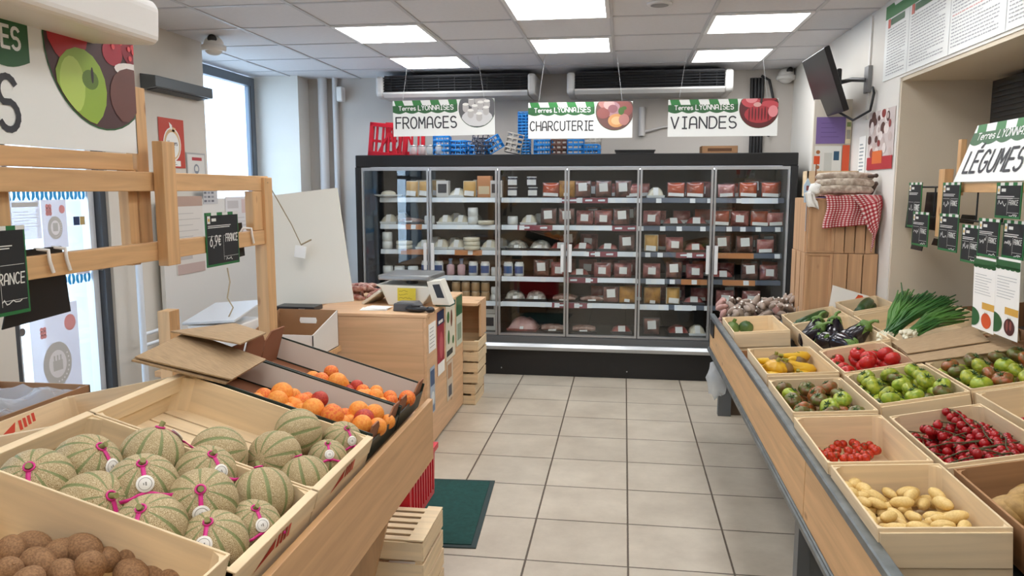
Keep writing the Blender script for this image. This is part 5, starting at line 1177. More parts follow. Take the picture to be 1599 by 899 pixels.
q = MB(); rr2 = random.Random(2)
for k in range(3):
    pts = [(.01+.01*i, .065-k*.024+rr2.uniform(-.004, .006)) for i in range(4+rr2.randint(3, 6))]; ribbon(q, pts, .0012, -.0006, 0)
q.build('handwriting', rgbm('#6b5a20'), t)
t = thing('card_terminal', 'dark grey payment terminal box in front of the scale', 'terminal', (-1.345, 4.66, CZ), (0, 0, R(-3)))
MB().prism([(-.075, 0), (.075, 0), (.085, .03), (.06, .055), (-.07, .05)], -.06, .07, 'y').build('body', mat('terminal_grey', '#4a4b4e', .45), t, bevel=.006); MB().bb((-.05, -.05, .05), (.05, .04, .056)).build('top_plate', mat('terminal_light', '#626366', .5), t)
t = thing('handheld_scanner', 'low black handset lying in front of the grey terminal', 'device', (-1.235, 4.585, CZ), (0, 0, R(-10)))
MB().ball((-.03, 0, .022), .03, 14, 8, sc=(2.6, 1.1, .75)).build('body', M_blk, t); MB().ball((.06, 0, .02), .022, 12, 8, sc=(1.4, 1.2, .9)).build('grip', M_blk, t); MB().bb((-.06, -.02, .04), (0, .02, .046)).build('keypad', mat('keypad', '#2f3134', .6), t)
t = thing('receipt_pile', 'loose stack of white papers left of the grey terminal', 'papers', (-1.56, 4.66, CZ))
for k in range(3): MB().box((0.01*k, .01*k, .003+.004*k), (.17-.01*k, .11, .003), (0, 0, R(8-9*k))).build('sheet', M_pap, t)
# dried sausages lying behind the scale
M_sau2 = mat('dry_sausage_red', '#8e4a40', .5, col2='#c3a294', scale=30, inst=1)
o = MB().tube([(-.07, 0, 0), (-.03, 0, .004), (.03, 0, .004), (.07, 0, 0)], [.008, .019, .019, .008], 10).build('dry_sausage', M_sau2); tag(o, 'x', 'sausage'); K_ds = Kind(o)
rr3 = random.Random(8)
for k in range(20):
    x, y = -1.93+rr3.uniform(0, .30), 5.12+rr3.uniform(-.12, .14); K_ds.put((x, y, CZ+.02+.028*(k//7)), (0, rr3.uniform(-.2, .2), rr3.uniform(0, 3.1)), 'short dry red sausage in the heap behind the scale', 'dry sausages heaped behind the scale')
# white board standing on the counter with a tag on a cord
wb = thing('white_board', 'blank white board leaning upright on the counter, square tag hanging on it', 'board', (-2.0, 4.66, .875))
A_, B_, C_, D_ = onY(408, 307, 4.75), onY(526, 293, 4.75), onY(552, 470, 4.62), onY(418, 482, 4.62)
b = MB(); b.slab([Vector(p)-Vector((-2.0, 4.66, .875)) for p in (A_, B_, C_, D_)], .012); b.build('panel', mat('board_white', '#dcd6c8', .6), wb)
tg = thing('hanging_tag', 'small square white tag on a cord in front of the white board', 'tag', onY(469, 393, 4.60))
b = MB(); b.box((0, 0, 0), (.075, .008, .075), (0, R(8), 0)); b.build('card', M_stk, tg, bevel=.002)
b = MB(); o_ = tg.location; b.tube([onY(470, 382, 4.60)-o_, onY(455, 350, 4.5)-o_, onY(424, 296, 4.2)-o_, onX(418, 285, -1.66)-o_], .003, 6); b.tube([onY(470, 382, 4.60)-o_, onY(486, 374, 4.6)-o_], .005, 6); b.build('cord', mat('twine', '#a89678', .8), tg)
t = MB(); t.tube([onY(355, 418, 3.9), onY(359, 440, 3.9), onY(355, 465, 3.9), onY(364, 480, 3.9), onY(356, 497, 3.9)], .004, 6); tag(t.build('loose_string', MATS['twine']), 'thin brown string dangling behind the pine rack', 'string')

# cartons between the rack and the counter
pt = thing('low_platform', 'wooden platform carrying the cardboard cartons behind the rack', 'platform', (-2.0, 4.1, 0))
MB().bb((-.40, -.50, .66), (.32, .28, .69)).build('top', W_ply['X'], pt)
for x in (-.38, .27): MB().bb((x, -.48, 0), (x+.03, .26, .66)).build('leg_panel', W_ply['Z'], pt)
M_cw = mat('carton_white', '#d9d4cd', .7)
def fruit_carton(x0, x1, y0, y1, z0, h, label, rot=0):
    t = thing('fruit_carton', label, 'box', ((x0+x1)/2, (y0+y1)/2, z0), (0, 0, R(rot))); lx, ly = x1-x0, y1-y0
    MB().bb((-lx/2, -ly/2, 0), (lx/2, ly/2, .005)).build('base', M_cb, t)
    for s in (-1, 1):
        b = MB(); b.bb((-lx/2, s*ly/2, 0), (lx/2, s*(ly/2-.005), h*.62 if s < 0 else h)); w_ = b.build('side_wall', M_cw if s < 0 else M_cb, t)
        if s < 0:
            q = MB(); q.flat(disc(lx*.17, h*.3, .03, .034), -ly/2-.001, 0); q.flat(disc(lx*.17, h*.3, .021, .024), -ly/2-.0014, 1); ribbon(q, [(lx*.17-.012, h*.24), (lx*.17-.007, h*.36), (lx*.17, h*.27), (lx*.17+.007, h*.36), (lx*.17+.012, h*.24)], .0025, -ly/2-.0018, 0)
            for k in range(2): q.flat(disc(-lx*.42, h*(.2+.2*k), .012), -ly/2-.001, 0)
            for k in range(3): ribbon(q, [(-lx*.3+k*.02, h*.25), (-lx*.29+k*.02, h*.42)], .002, -ly/2-.001, 2)
            q.build('print', [rgbm('#b3262e'), rgbm('#e9e2da'), rgbm('#6e625a')], w_)
        else:
            q = MB(); q.flat([(-.05, h*.62), (.05, h*.62), (.055, h*.7), (.05, h*.78), (-.05, h*.78), (-.055, h*.7)], ly/2-.0065, 0); q.build('handle_hole', M_pap, w_)
        b = MB(); b.prism([(-ly/2, 0), (ly/2, 0), (ly/2, h), (-ly/2, h*.62)], s*lx/2, s*(lx/2-.005), 'x'); w_ = b.build('end_wall', M_cw if s > 0 else M_cb, t)
    return t
fruit_carton(-2.06, -1.69, 3.98, 4.36, .69, .22, 'white and brown open fruit carton with a red apple mark beside the counter')
t = thing('storage_box', 'white plastic box with a grey slanted lid behind the rack', 'box', (-2.2, 4.02, .69)); b = MB(); b.bb((-.16, -.16, 0), (.12, .16, .20)); b.build('body', M_wp, t, bevel=.006)
b = MB(); b.slab([(-.18, -.18, .20), (.13, -.18, .225), (.13, .18, .285), (-.18, .18, .26)], .015); b.build('lid', mat('lid_grey', '#c2c4c6', .4), t, bevel=.003)
t = thing('apple_crate', 'low white carton with a red round mark behind the cardboard sheets', 'box', (-2.05, 3.74, .69)); MB().bb((-.2, -.12, 0), (.24, .12, .16)).build('body', M_cw, t)
q = MB(); q.flat(disc(-.09, .13, .035), -.121, 0); q.flat(rect(.05, .05, .1, .07), -.121, 1); q.build('print', [rgbm('#b3262e'), rgbm('#8a7a6a')], t)
t = thing('black_tray', 'flat black case between the white board and the open carton', 'case', (-1.98, 4.52, .877)); MB().bb((-.16, -.06, 0), (.10, .08, .03)).build('body', M_blk, t, bevel=.005); MB().bb((.0, -.065, .01), (.04, -.06, .02)).build('latch', M_alu, t)

# open shelf with stacked crates beyond the counter
sh = thing('wooden_shelf', 'open wooden box shelf at the far end of the counter', 'shelf', (-1.245, 5.75, 0))
for (a, c_, nm, ax) in (((-.18, -.15, .76), (.17, .22, .78), 'top_board', 'X'), ((-.18, -.15, 0), (-.16, .22, .76), 'side_board', 'Z'), ((.153, .0, .50), (.17, .22, .76), 'side_board', 'Z'), ((-.16, .21, .0), (.15, .22, .76), 'back_board', 'X')): MB().bb(a, c_).build(nm, W_cnt[ax], sh)
# crates on the floor under the table
def slat_crate(name, label, lx, ly, h, loc, rot=(0, 0, 0), W=None, group=None, nh=3, up=False):
    W = W or W_pal; t = thing(name, label, 'crate', loc, rot, group); g_ = .016
    hh = (h-(nh-1)*g_)/nh
    for s in (-1, 1):
        b = MB(); b2 = MB()
        for k in range(nh):
            z = k*(hh+g_); b.bb((s*lx/2, -ly/2, z), (s*(lx/2-.008), ly/2, z+hh)); b2.bb((-lx/2+.008, s*ly/2, z), (lx/2-.008, s*(ly/2-.008), z+hh))
        b.build('slatted_side', W['Y'], t, bevel=.001); b2.build('slatted_end', W['X'], t, bevel=.001)
        for s2 in (-1, 1): MB().bb((s*(lx/2-.008), s2*(ly/2-.008), 0), (s*(lx/2-.035), s2*(ly/2-.035), h)).build('corner_post', W['Z'], t)
    b = MB(); n = 6; w_ = lx/n
    z = h if up else 0
    for k in range(n):
        if up: b.bb((-lx/2, -ly/2+k*ly/n+.010, h), (lx/2-.02, -ly/2+(k+1)*ly/n-.010, h+.006))
        else: b.bb((-lx/2+k*w_+.006, -ly/2, 0), (-lx/2+(k+1)*w_-.006, ly/2, .006))
    if up: b.bb((lx/2-.06, -ly/2, h+.006), (lx/2, ly/2, h+.012)); b.bb((-lx/2, -ly/2, h+.006), (-lx/2+.05, ly/2, h+.012))
    b.build('bottom_slats', W['X'], t); return t
fc = onX(588, 860, -.84)
for k, z in enumerate((0, .168, .336)): slat_crate('wooden_crate', 'small slatted crate stacked beside the counter, %s' % ('lowest', 'middle', 'topmost')[k], .27-.03*(k == 2), .34, .158, (-1.225+.02*k, 5.755+.0*k, z), (0, 0, R(0)), group='slatted crates stacked by the counter', nh=2)
slat_crate('wooden_crate', 'lower of two pale slatted crates on the floor under the left table', .46, .31, .155, (-.945, 2.80, 0), nh=2, group='slatted crates under the left table')
slat_crate('wooden_crate', 'upper of two pale slatted crates, turned over, under the left table', .46, .31, .155, (-.945, 2.79, .168), nh=2, up=True, group='slatted crates under the left table')
rc = thing('red_basket', 'red plastic basket wedged under the left produce table', 'basket', (-1.10, 3.16, .22))
for s in (-1, 1):
    b = MB(); b.prism([(-.2, 0), (.2, 0), (.22, .24), (-.22, .24)], s*.235, s*.245, 'x'); w_ = b.build('side_wall', M_rd, rc)
    q = MB()
    for k in range(9): q.bb((s*.245, -.17+k*.042, .03), (s*.25, -.15+k*.042, .2))
    q.bb((s*.245, -.22, .215), (s*.262, .22, .24)); q.build('rib', M_rd, w_)
    b = MB(); b.bb((-.24, s*.205, 0), (.24, s*.215, .24)); b.build('end_wall', M_rd, rc)
MB().bb((-.24, -.2, 0), (.24, .2, .008)).build('base', M_rd, rc)
MB().bb((-.3, -.3, -.22), (.1, .12, -.002)).build('stand_block', W_pal2['X'], rc)
fm = thing('floor_mat', 'dark green floor mat in front of the counter', 'mat', (-1.0, 3.66, 0), (0, 0, R(3.4)))
MB().bb((-.30, -.41, 0), (.335, .41, .006)).build('rubber_border', mat('mat_rubber', '#2b3b3b', .8), fm); MB().bb((-.285, -.385, .004), (.31, .385, .010)).build('pile', mat('mat_green', '#13443f', .95, var=.2, scale=50, bump=.6, bscale=500), fm)
# ================================================================== VEGETABLE STAND
SX = .576
M_gal = mat('galvanised', '#777d7f', .42, metal=.75, var=.22, scale=18); M_galD = mat('steel_grey', '#6d7174', .45, metal=.5, var=.08, scale=6)
st = thing('vegetable_stand', 'long galvanised vegetable stand with a pine front board', 'stand', (1.0, 3.0, 0))
def sb(f, name, m, bevel=0):
    b = MB(); f(b); b.v = [(v[0]-1.0, v[1]-3.0, v[2]) for v in b.v]; return b.build(name, m, st, bevel=bevel)
YA, YJ, YE = .8, 2.42, 5.12
for a, c_ in ((YA, YJ-.003), (YJ+.003, YE)): sb(lambda b: b.bb((SX, a, .600), (SX+.018, c_, .80)), 'front_board', W_pin['Y'], .001)
def rail(b, z0, z1, out):
    b.prism([(SX-out, z0), (SX-out, z1), (SX-out+.004, z1+.004), (SX+.026, z1+.004), (SX+.026, z1), (SX-out+.006, z1-.001), (SX-.001, z1-.004), (SX-.001, z0)], YA, YE+.02, 'y')
sb(lambda b: rail(b, .792, .812, .004), 'top_rail', M_gal)
sb(lambda b: (b.prism([(SX-.012, .572), (SX-.012, .588), (SX-.006, .590), (SX-.006, .597), (SX-.001, .599), (SX+.03, .599), (SX+.03, .572)], YA, YE+.02, 'y')), 'bottom_rail', M_gal)
sb(lambda b: b.prism([(SX+.02, .695), (.90, .715), (1.47, .825), (2.04, .94), (2.04, .92), (1.47, .805), (.90, .695), (SX+.02, .675)], YA, 4.575, 'y'), 'sloping_deck', M_galD)
sb(lambda b: b.prism([(SX+.02, .695), (.90, .715), (1.47, .825), (1.47, .805), (.90, .695), (SX+.02, .675)], 4.575, 5.12, 'y'), 'sloping_deck', M_galD)
def leg(y, x0=SX+.03):
    sb(lambda b: b.bb((x0, y-.03, 0), (x0+.04, y+.03, .60)), 'leg', M_galD)
    sb(lambda b: b.prism([(x0+.04, .68), (1.9, .80), (1.9, .0), (1.86, 0), (1.86, .62), (x0+.04, .36)], y-.012, y+.012, 'y'), 'leg_bracket', M_galD)
    sb(lambda b: b.box((x0+.12, y-.03, .42), (.03, .02, .34), (0, R(-28), 0)), 'brace', M_gal)
leg(2.62)
sb(lambda b: (b.bb((SX+.07, 2.60, .30), (1.05, 2.606, .60)), b.bb((SX+.07, 2.60, 0), (SX+.12, 2.606, .30)), b.bb((SX+.16, 2.60, .0), (1.05, 2.606, .26))), 'leg_plate', M_galD)
sb(lambda b: b.bb((.70, 5.56, 0), (.79, 5.62, .66)), 'leg', M_galD)
sb(lambda b: b.bb((.79, 5.60, .0), (1.20, 5.62, .68)), 'end_panel', mat('end_panel_brown', '#5f4f42', .5))
sb(lambda b: b.prism([(.60, .68), (.78, .70), (.78, .40), (.72, .42)], 5.08, 5.1, 'y'), 'leg_bracket', M_galD)
sb(lambda b: b.bb((SX-.008, 4.88, .70), (SX-.002, 5.06, .79)), 'ticket_holder', M_blk)
bagm = thing('plastic_bag', 'crumpled clear plastic bag hanging from the far leg of the vegetable stand', 'bag', (.70, 5.16, .36))
rr = random.Random(21)
b = MB(); b.ball((-.06, 0, .02), .11, 18, 12, sc=(.6, .4, 1.15), fn=lambda v: 1+.22*math.sin(7*v.x+3)*math.cos(6*v.z+v.y*5)+rr.uniform(-.1, .1)); b.build('bag_body', film('bag_white', '#dfe3e4', .55, .3), bagm)
MB().tube([(-.02, 0, .12), (.05, .02, .17), (.09, .1, .16)], [.025, .015, .008], 8).build('bag_neck', MATS['bag_white'], bagm)

# ---- crates on the stand: rims follow two slopes
T1, T2 = math.atan(.07), math.atan(.2)
def rimz(x): return .85+.07*(x-.58) if x < .9 else .875+.2*(x-.9)
def vcrate(x0, x1, y0, y1, h, label, slats=5, W=None, name='vegetable_crate', dz=0, **k):
    ang = -(T1 if x0 < .85 else T2); xc = (x0+x1)/2; z = rimz(xc)+dz
    c = Vector((xc, (y0+y1)/2, z))+Vector((math.sin(-ang)*h, 0, -math.cos(ang)*h))
    return crate(name, label, 'crate', (x1-x0)/math.cos(ang), y1-y0, h, c, (0, ang, 0), group='crates on the vegetable stand', slats=slats, W=W, cleat=True, **k)
vcrate(.595, .885, 1.80, 2.215, .125, 'pale crate of fingerling potatoes at the front edge of the stand', slats=1)
vcrate(.90, 1.195, 1.70, 2.165, .125, 'dark-lined crate holding large potatoes at the right edge of the picture', W=W_pal2, slats=1)
vcrate(.592, .877, 2.235, 2.685, .135, 'half empty crate with small cherry tomatoes', slats=1)
vcrate(.892, 1.175, 2.20, 2.66, .12, 'crate of red vine tomatoes', slats=1)
vcrate(1.205, 1.50, 2.31, 2.775, .12, 'crate with a film-wrapped pack at the right edge', slats=1)
vcrate(.600, .885, 2.74, 3.21, .125, 'crate of brownish heirloom tomatoes at the front edge of the stand', slats=1)
vcrate(.905, 1.20, 2.80, 3.24, .12, 'crate of green heirloom tomatoes, nearer the aisle', slats=1)
vcrate(1.21, 1.56, 2.82, 3.24, .12, 'crate of green and brown heirloom tomatoes, nearer the wall', slats=1)
vcrate(.612, .905, 3.31, 3.84, .115, 'crate of yellow squash behind the brownish tomatoes', slats=1)
vcrate(.915, 1.19, 3.27, 3.70, .115, 'crate of big red tomatoes', slats=1)
vcrate(.935, 1.235, 3.72, 4.40, .11, 'wide slatted crate of aubergines', slats=4)
vcrate(1.25, 1.70, 3.56, 4.37, .11, 'wide slatted crate under the green onions', slats=5)
vcrate(.607, .905, 4.28, 4.78, .115, 'crate with two round zucchini near the fridge', slats=1)
vcrate(.945, 1.235, 4.41, 4.74, .11, 'crate of cucumbers behind the aubergines', slats=1)
vcrate(1.25, 1.475, 4.38, 4.74, .11, 'crate of cucumbers against the wall', slats=1, dz=.02)
crate('vegetable_crate', 'empty low crate rim showing in front of the zucchini crate', 'crate', .28, .30, .06, (.755, 4.05, .715), (0, -T1, 0), group='crates on the vegetable stand', slats=3, W=W_pal2)
for (x0, x1, y0, y1, lb) in ((1.57, 2.03, 2.3, 2.8, 'nearest'), (1.57, 2.03, 2.82, 3.3, 'middle'), (1.72, 2.05, 3.34, 4.2, 'farthest')):
    t = thing('cardboard_box', 'cardboard produce box under the hanging posters, %s of three' % lb, 'box', ((x0+x1)/2, (y0+y1)/2, .885), (0, -T2*.5, 0), 'cardboard boxes along the recess wall')
    lx, ly, h = x1-x0, y1-y0, .16
    MB().bb((-lx/2, -ly/2, 0), (lx/2, ly/2, .005)).build('base', M_cb, t)
    for s in (-1, 1):
        MB().bb((s*lx/2, -ly/2, 0), (s*(lx/2-.006), ly/2, h)).build('side_wall', M_cb, t); MB().bb((-lx/2, s*ly/2, 0), (lx/2, s*(ly/2-.006), h)).build('end_wall', M_cb, t)
    q = MB()
    for k in range(3): q._add([(-lx/2-.001, -ly*.3+k*.11, .05), (-lx/2-.001, -ly*.3+k*.11+.05, .05), (-lx/2-.001, -ly*.3+k*.11+.05, .1), (-lx/2-.001, -ly*.3+k*.11, .1)], [(0, 1, 2, 3)])
    q.build('print', rgbm('#6f5a3a'), t)
# cardboard sheets covering a crate between onions and tomatoes
def ssheet(pts, label, th, dz):
    q_ = [Vector((x, y, rimz(x)+dz)) for x, y in pts]; return sheet(q_, label, th)
vcrate(1.205, 1.56, 3.27, 3.54, .115, 'crate hidden under the cardboard sheets on the stand', slats=1, W=W_pal2)
ssheet([(1.17, 3.24), (1.56, 3.20), (1.60, 3.43), (1.20, 3.52)], 'brown cardboard sheet between red and green tomatoes, lower one', .004, .004)
ssheet([(1.185, 3.36), (1.50, 3.36), (1.56, 3.66), (1.20, 3.60)], 'brown cardboard sheet beside the green onions, upper one', .004, .012)

# ---- produce
def slope_n(x): a = T1 if x < .9 else T2; return Vector((-math.sin(a), 0, math.cos(a)))
def heap(boxr, n, r, depth, jit=.3, layers=1, seed=0, rad=1.0):
    """resting places in a crate: rows of touching things, then a second looser layer"""
    x0, x1, y0, y1 = boxr; rr = random.Random(seed); out = []
    for L in range(layers):
        step = 2*r*rad*(1.0 if L == 0 else 1.15); nx = max(1, int((x1-x0)/step)); ny = max(1, int((y1-y0)/step)); m = r*(.3 if L == 0 else .8)
        for i in range(nx):
            for j in range(ny):
                x = x0+(i+.5)*(x1-x0)/nx+rr.uniform(-jit, jit)*r+(.5*r if (j % 2) else 0)*.6; y = y0+(j+.5)*(y1-y0)/ny+rr.uniform(-jit, jit)*r
                x = min(max(x, x0+r*.9), x1-r*.9); y = min(max(y, y0+r*.9), y1-r*.9)
                z = rimz(x)-depth+r+L*r*1.25+rr.uniform(0, .2)*r; out.append(Vector((x, y, z)))
    rr.shuffle(out); return sorted(out[:n], key=lambda v: v.z) if n < len(out) else out
def tomato_model(nm, m, lobes=0, flat_=.8, cal='#3d5a2a', big=True):
    t = thing(nm, 'x', 'tomato')
    MB().ball((0, 0, 0), 1, 26 if lobes else 18, 12, sc=(1, 1, flat_), fn=lambda v: (1-(.09*abs(math.sin(lobes*math.atan2(v.y, v.x)/2)) if lobes else 0)*math.sqrt(max(0, 1-v.z*v.z*.5)))*(1-.18*max(0, v.z)**6)).build('flesh', m, t)
    b = MB()
    for k in range(5):
        a = k*2*PI/5; b.tube([(0, 0, flat_*.84), (.2*math.cos(a), .2*math.sin(a), flat_*.93), (.42*math.cos(a), .42*math.sin(a), flat_*.98)], [.07, .06, .01], 5)
    b.tube([(0, 0, flat_*.8), (.04, .03, flat_*1.12)], [.06, .05], 5); b.build('calyx', mat('calyx_'+cal.strip('#'), cal, .6), t)
    return Kind(t)
M_tr = mat('tomato_red', '#b01c1c', .28, col2='#c02a22', scale=2, inst=1); M_tg = mat('tomato_green', '#7f9a2a', .3, col2='#a8b23a', scale=2.2, inst=1); M_tgy = mat('tomato_yellow_green', '#a9ad35', .3, col2='#7c8f2c', scale=2.5, inst=1)
M_tb = mat('tomato_brown', '#6a4a26', .3, col2='#5f6a2c', scale=2.0, inst=1); M_to = mat('tomato_orange_brown', '#a2542a', .3, col2='#6f5a2c', scale=2.2, inst=1)
K_tr = tomato_model('red_tomato', M_tr, 0, .82); K_tg = tomato_model('green_tomato', M_tg, 5, .78); K_ty = tomato_model('yellow_green_tomato', M_tgy, 8, .72); K_tb = tomato_model('brown_tomato', M_tb, 7, .72); K_to = tomato_model('orange_brown_tomato', M_to, 6, .7)
rr = random.Random(33)
def rrot(a=.7): return (rr.uniform(-a, a), rr.uniform(-a, a), rr.uniform(0, 6.3))
nmK = {id(K_tr): 'red tomato', id(K_tg): 'green lobed tomato', id(K_ty): 'yellowish green ribbed tomato', id(K_tb): 'brown and green tomato', id(K_to): 'orange brown ribbed tomato'}
def fill(spots, ks, where, r0, r1, a=.7):
    for i, p in enumerate(spots):
        K = rr.choice(ks); K.put(p, rrot(a), nmK[id(K)]+' '+where, nmK[id(K)]+'s '+where, rr.uniform(r0, r1))
fill(heap((.607, .873, 2.76, 3.19), 34, .033, .105, layers=2, seed=1), [K_tb, K_tb, K_to, K_tg, K_tb], 'in the front edge crate', .032, .038)
fill(heap((.915, 1.19, 2.82, 3.22), 44, .033, .085, layers=2, seed=2), [K_tg, K_ty, K_tg, K_ty, K_tb], 'in the nearer green crate', .031, .038)
fill(heap((1.22, 1.55, 2.83, 3.22), 50, .034, .085, layers=2, seed=3), [K_tg, K_ty, K_tb, K_to, K_ty], 'in the green crate nearer the wall', .033, .040)
fill(heap((.925, 1.18, 3.28, 3.69), 26, .034, .09, layers=1, seed=4), [K_tr], 'in the crate behind the green ones', .033, .038)
fill([v+Vector((0, 0, .05)) for v in heap((1.0, 1.17, 3.33, 3.6), 5, .034, .09, layers=1, seed=14)], [K_tr], 'in the crate behind the green ones', .033, .038)
# small cherry tomatoes
ch0 = thing('cherry_tomato', 'small orange-red cherry tomato in the half empty crate', 'tomato', group='loose cherry tomatoes')
MB().ball((0, 0, 0), 1, 14, 9).build('flesh', mat('cherry_orange_red', '#c23a1c', .25, col2='#a82616', scale=2, inst=1), ch0)
b = MB()
for k in range(5): b.tube([(0, 0, .95), (.5*math.cos(k*1.257), .5*math.sin(k*1.257), 1.0)], [.08, .03], 4)
b.build('calyx', MATS['calyx_3d5a2a'], ch0); K_ch = Kind(ch0)
for px, py in ((1316,693),(1332,691),(1337,694),(1350,697),(1358,694),(1367,704),(1375,690),(1369,703),(1308,703),(1300,700),(1281,708),(1275,704),(1290,711),(1298,712),(1306,711),(1322,712),(1330,716),(1340,714),(1349,708),(1343,703),(1357,710),(1352,715),(1326,705),(1318,716),(1338,697),(1284,712),(1308,693),(1324,703),(1345,716),(1293,706),(1333,708),(1363,700),(1279,716),(1302,717)):
    c = onP(px, py, Vector((.6, 2.4, .85-.10+rr.uniform(0, .012))), slope_n(.6)); c.y = max(c.y, 2.26); K_ch.put(c, rrot(1.5), 'small orange-red cherry tomato in the half empty crate', 'loose cherry tomatoes', rr.uniform(.0125, .0155))
# vine tomatoes: each truss is one thing
M_vt = mat('vine_tomato', '#a8151b', .25, col2='#8f1016', scale=3, inst=1); M_vs = mat('vine_stem', '#4c4a2a', .7)
tr0 = thing('tomato_truss', 'x', 'tomatoes')
b = MB(); b.tube([(-.09, 0, .02), (-.03, .006, .026), (.03, -.004, .026), (.09, .004, .02)], .0022, 5)
for k in range(6): b.tube([(-.07+k*.028, 0, .025), (-.07+k*.028, .012*(1 if k % 2 else -1), .018)], .0015, 4)
b.build('stem', M_vs, tr0)
for k in range(10):
    s = -1 if k % 2 else 1; MB().ball((-.078+(k//2)*.037+(.01 if s > 0 else 0), s*.0155, .008+(k % 3)*.002), .0142, 12, 8).build('tomato', M_vt, tr0)
K_trs = Kind(tr0)
rws = []
for L in range(2):
    for i in range(3 if L == 0 else 2):
        for j in range(7 if L == 0 else 5): rws.append((.985+i*.085+L*.04, 2.25+j*(.058 if L == 0 else .066)+L*.03, L))
ords = 'along the near edge,left part,middle,right part,far part'.split(',')
for i, (x, y, L) in enumerate(rws):
    x = min(max(x, .99), 1.08); z = rimz(x)-.085+L*.032
    K_trs.put((x+rr.uniform(-.01, .01), y, z), (rr.uniform(-.2, .2), -T2+rr.uniform(-.08, .08), rr.choice([0, PI])+rr.uniform(-.35, .35)), 'truss of small red vine tomatoes in the full red crate', 'trusses of vine tomatoes')
for k in range(3):
    K_trs.put((1.12-.02*k, 2.36+k*.10, rimz(1.1)-.045+.006*k), (0, -T2*.5, R(75+8*k)), 'truss of vine tomatoes on top along the %s of the red crate' % ('near right part', 'right side', 'far right corner')[k], 'trusses of vine tomatoes')
# film-wrapped pack in the right crate
t = thing('wrapped_punnet', 'film-wrapped punnet of red berries at the right edge', 'punnet', (1.36, 2.52, rimz(1.36)-.10), (0, -T2, 0))
MB().bb((-.1, -.09, 0), (.1, .09, .03)).build('tray', M_tray, t)
for k in range(20): MB().ball((-.08+(k % 5)*.04, -.065+(k//5)*.043, .04), .019, 10, 7).build('berry', M_vt, t)
q = MB(); q.grid(lambda u, v: (-.105+.21*u, -.095+.19*v, .03+.035*(math.sin(PI*u)*math.sin(PI*v))**.3), 10, 10); q.build('film_cover', M_film, t)
# potatoes
M_fp = mat('fingerling_skin', '#e3c684', .5, col2='#d9b872', scale=4, bump=.15, bscale=40, inst=1)
o = MB().ball((0, 0, 0), 1, 14, 10, sc=(1.75, .85, .8), fn=lambda v: 1+.06*math.sin(2.5*v.x+1)+.04*v.y).build('fingerling_potato', M_fp); tag(o, 'x', 'potato'); K_fp = Kind(o)
for p in heap((.608, .872, 1.815, 2.20), 80, .0195, .105, layers=2, seed=6, jit=.5):
    if p.y > 2.14: p.z -= .012
    K_fp.put(p, (rr.uniform(-.4, .4), rr.uniform(-.4, .4), rr.uniform(0, 3.1)), 'small yellow fingerling potato in the front crate', 'fingerling potatoes', rr.uniform(.015, .021))
for px, py in ((1322,762),(1330,772),(1336,757),(1348,764)): K_fp.put(onP(px, py, Vector((.6, 2.1, .80)), slope_n(.6)), (.3, .3, rr.uniform(1, 2)), 'small yellow fingerling potato in the front crate', 'fingerling potatoes', .023)
M_bp = mat('potato_skin', '#b59257', .55, col2='#a07e48', scale=3, bump=.2, bscale=25, inst=1)
o = MB().ball((0, 0, 0), 1, 20, 14, sc=(1.3, .95, .85), fn=lambda v: 1+.05*math.sin(3*v.x+2)+.03*math.cos(4*v.y)).build('large_potato', M_bp); tag(o, 'x', 'potato'); K_bp = Kind(o)
for (px, py, r, lb) in ((1557, 800, .047, 'large potato, nearest the fingerling crate'), (1596, 797, .045, 'large potato at the picture edge in the dark-lined crate'), (1598, 780, .036, 'potato behind the two large ones')):
    c = onP(px, py, Vector((1.0, 2.0, rimz(1.0)-.05)), slope_n(1)); c.x = max(c.x, .955); K_bp.put(c, rrot(.4), lb, 'large potatoes', r)
for k in range(12): K_bp.put((1.03+rr.uniform(0, .11), 1.79+.03*k, rimz(1.05)-.08), rrot(.4), 'large potato deeper in the dark-lined crate', 'large potatoes', rr.uniform(.034, .04))
# squash
M_sq = mat('squash_yellow', '#d9b02c', .35, col2='#c99a25', scale=4, inst=1); M_sqd = mat('squash_dark', '#6b5232', .5, col2='#8a6b3a', scale=6, inst=1); M_sqs = mat('squash_stem', '#8f8b3c', .6)
t = thing('yellow_squash', 'x', 'squash'); MB().tube([(-.09, 0, .012), (-.06, 0, .008), (-.02, 0, 0), (.03, 0, 0), (.065, 0, 0), (.085, 0, 0)], [.013, .019, .026, .034, .028, .008], 14).build('flesh', M_sq, t); MB().tube([(-.115, 0, .02), (-.088, 0, .011)], [.009, .011], 7).build('stem', M_sqs, t); K_sq = Kind(t)
t = thing('pattypan_squash', 'x', 'squash'); MB().ball((0, 0, 0), .05, 30, 12, sc=(1, 1, .6), fn=lambda v: 1+.08*math.cos(10*math.atan2(v.y, v.x))*(1-v.z*v.z)).build('flesh', M_sq, t); MB().tube([(0, 0, .026), (.004, 0, .045)], [.01, .008], 7).build('stem', M_sqs, t); K_pp = Kind(t)
t = thing('dark_squash', 'x', 'squash'); MB().ball((0, 0, 0), .04, 20, 12, sc=(1.1, 1, .8), fn=lambda v: 1+.05*math.cos(6*math.atan2(v.y, v.x))).build('flesh', M_sqd, t); MB().tube([(0, 0, .028), (.004, 0, .045)], [.008, .008], 7).build('stem', M_sqs, t); K_sd = Kind(t)
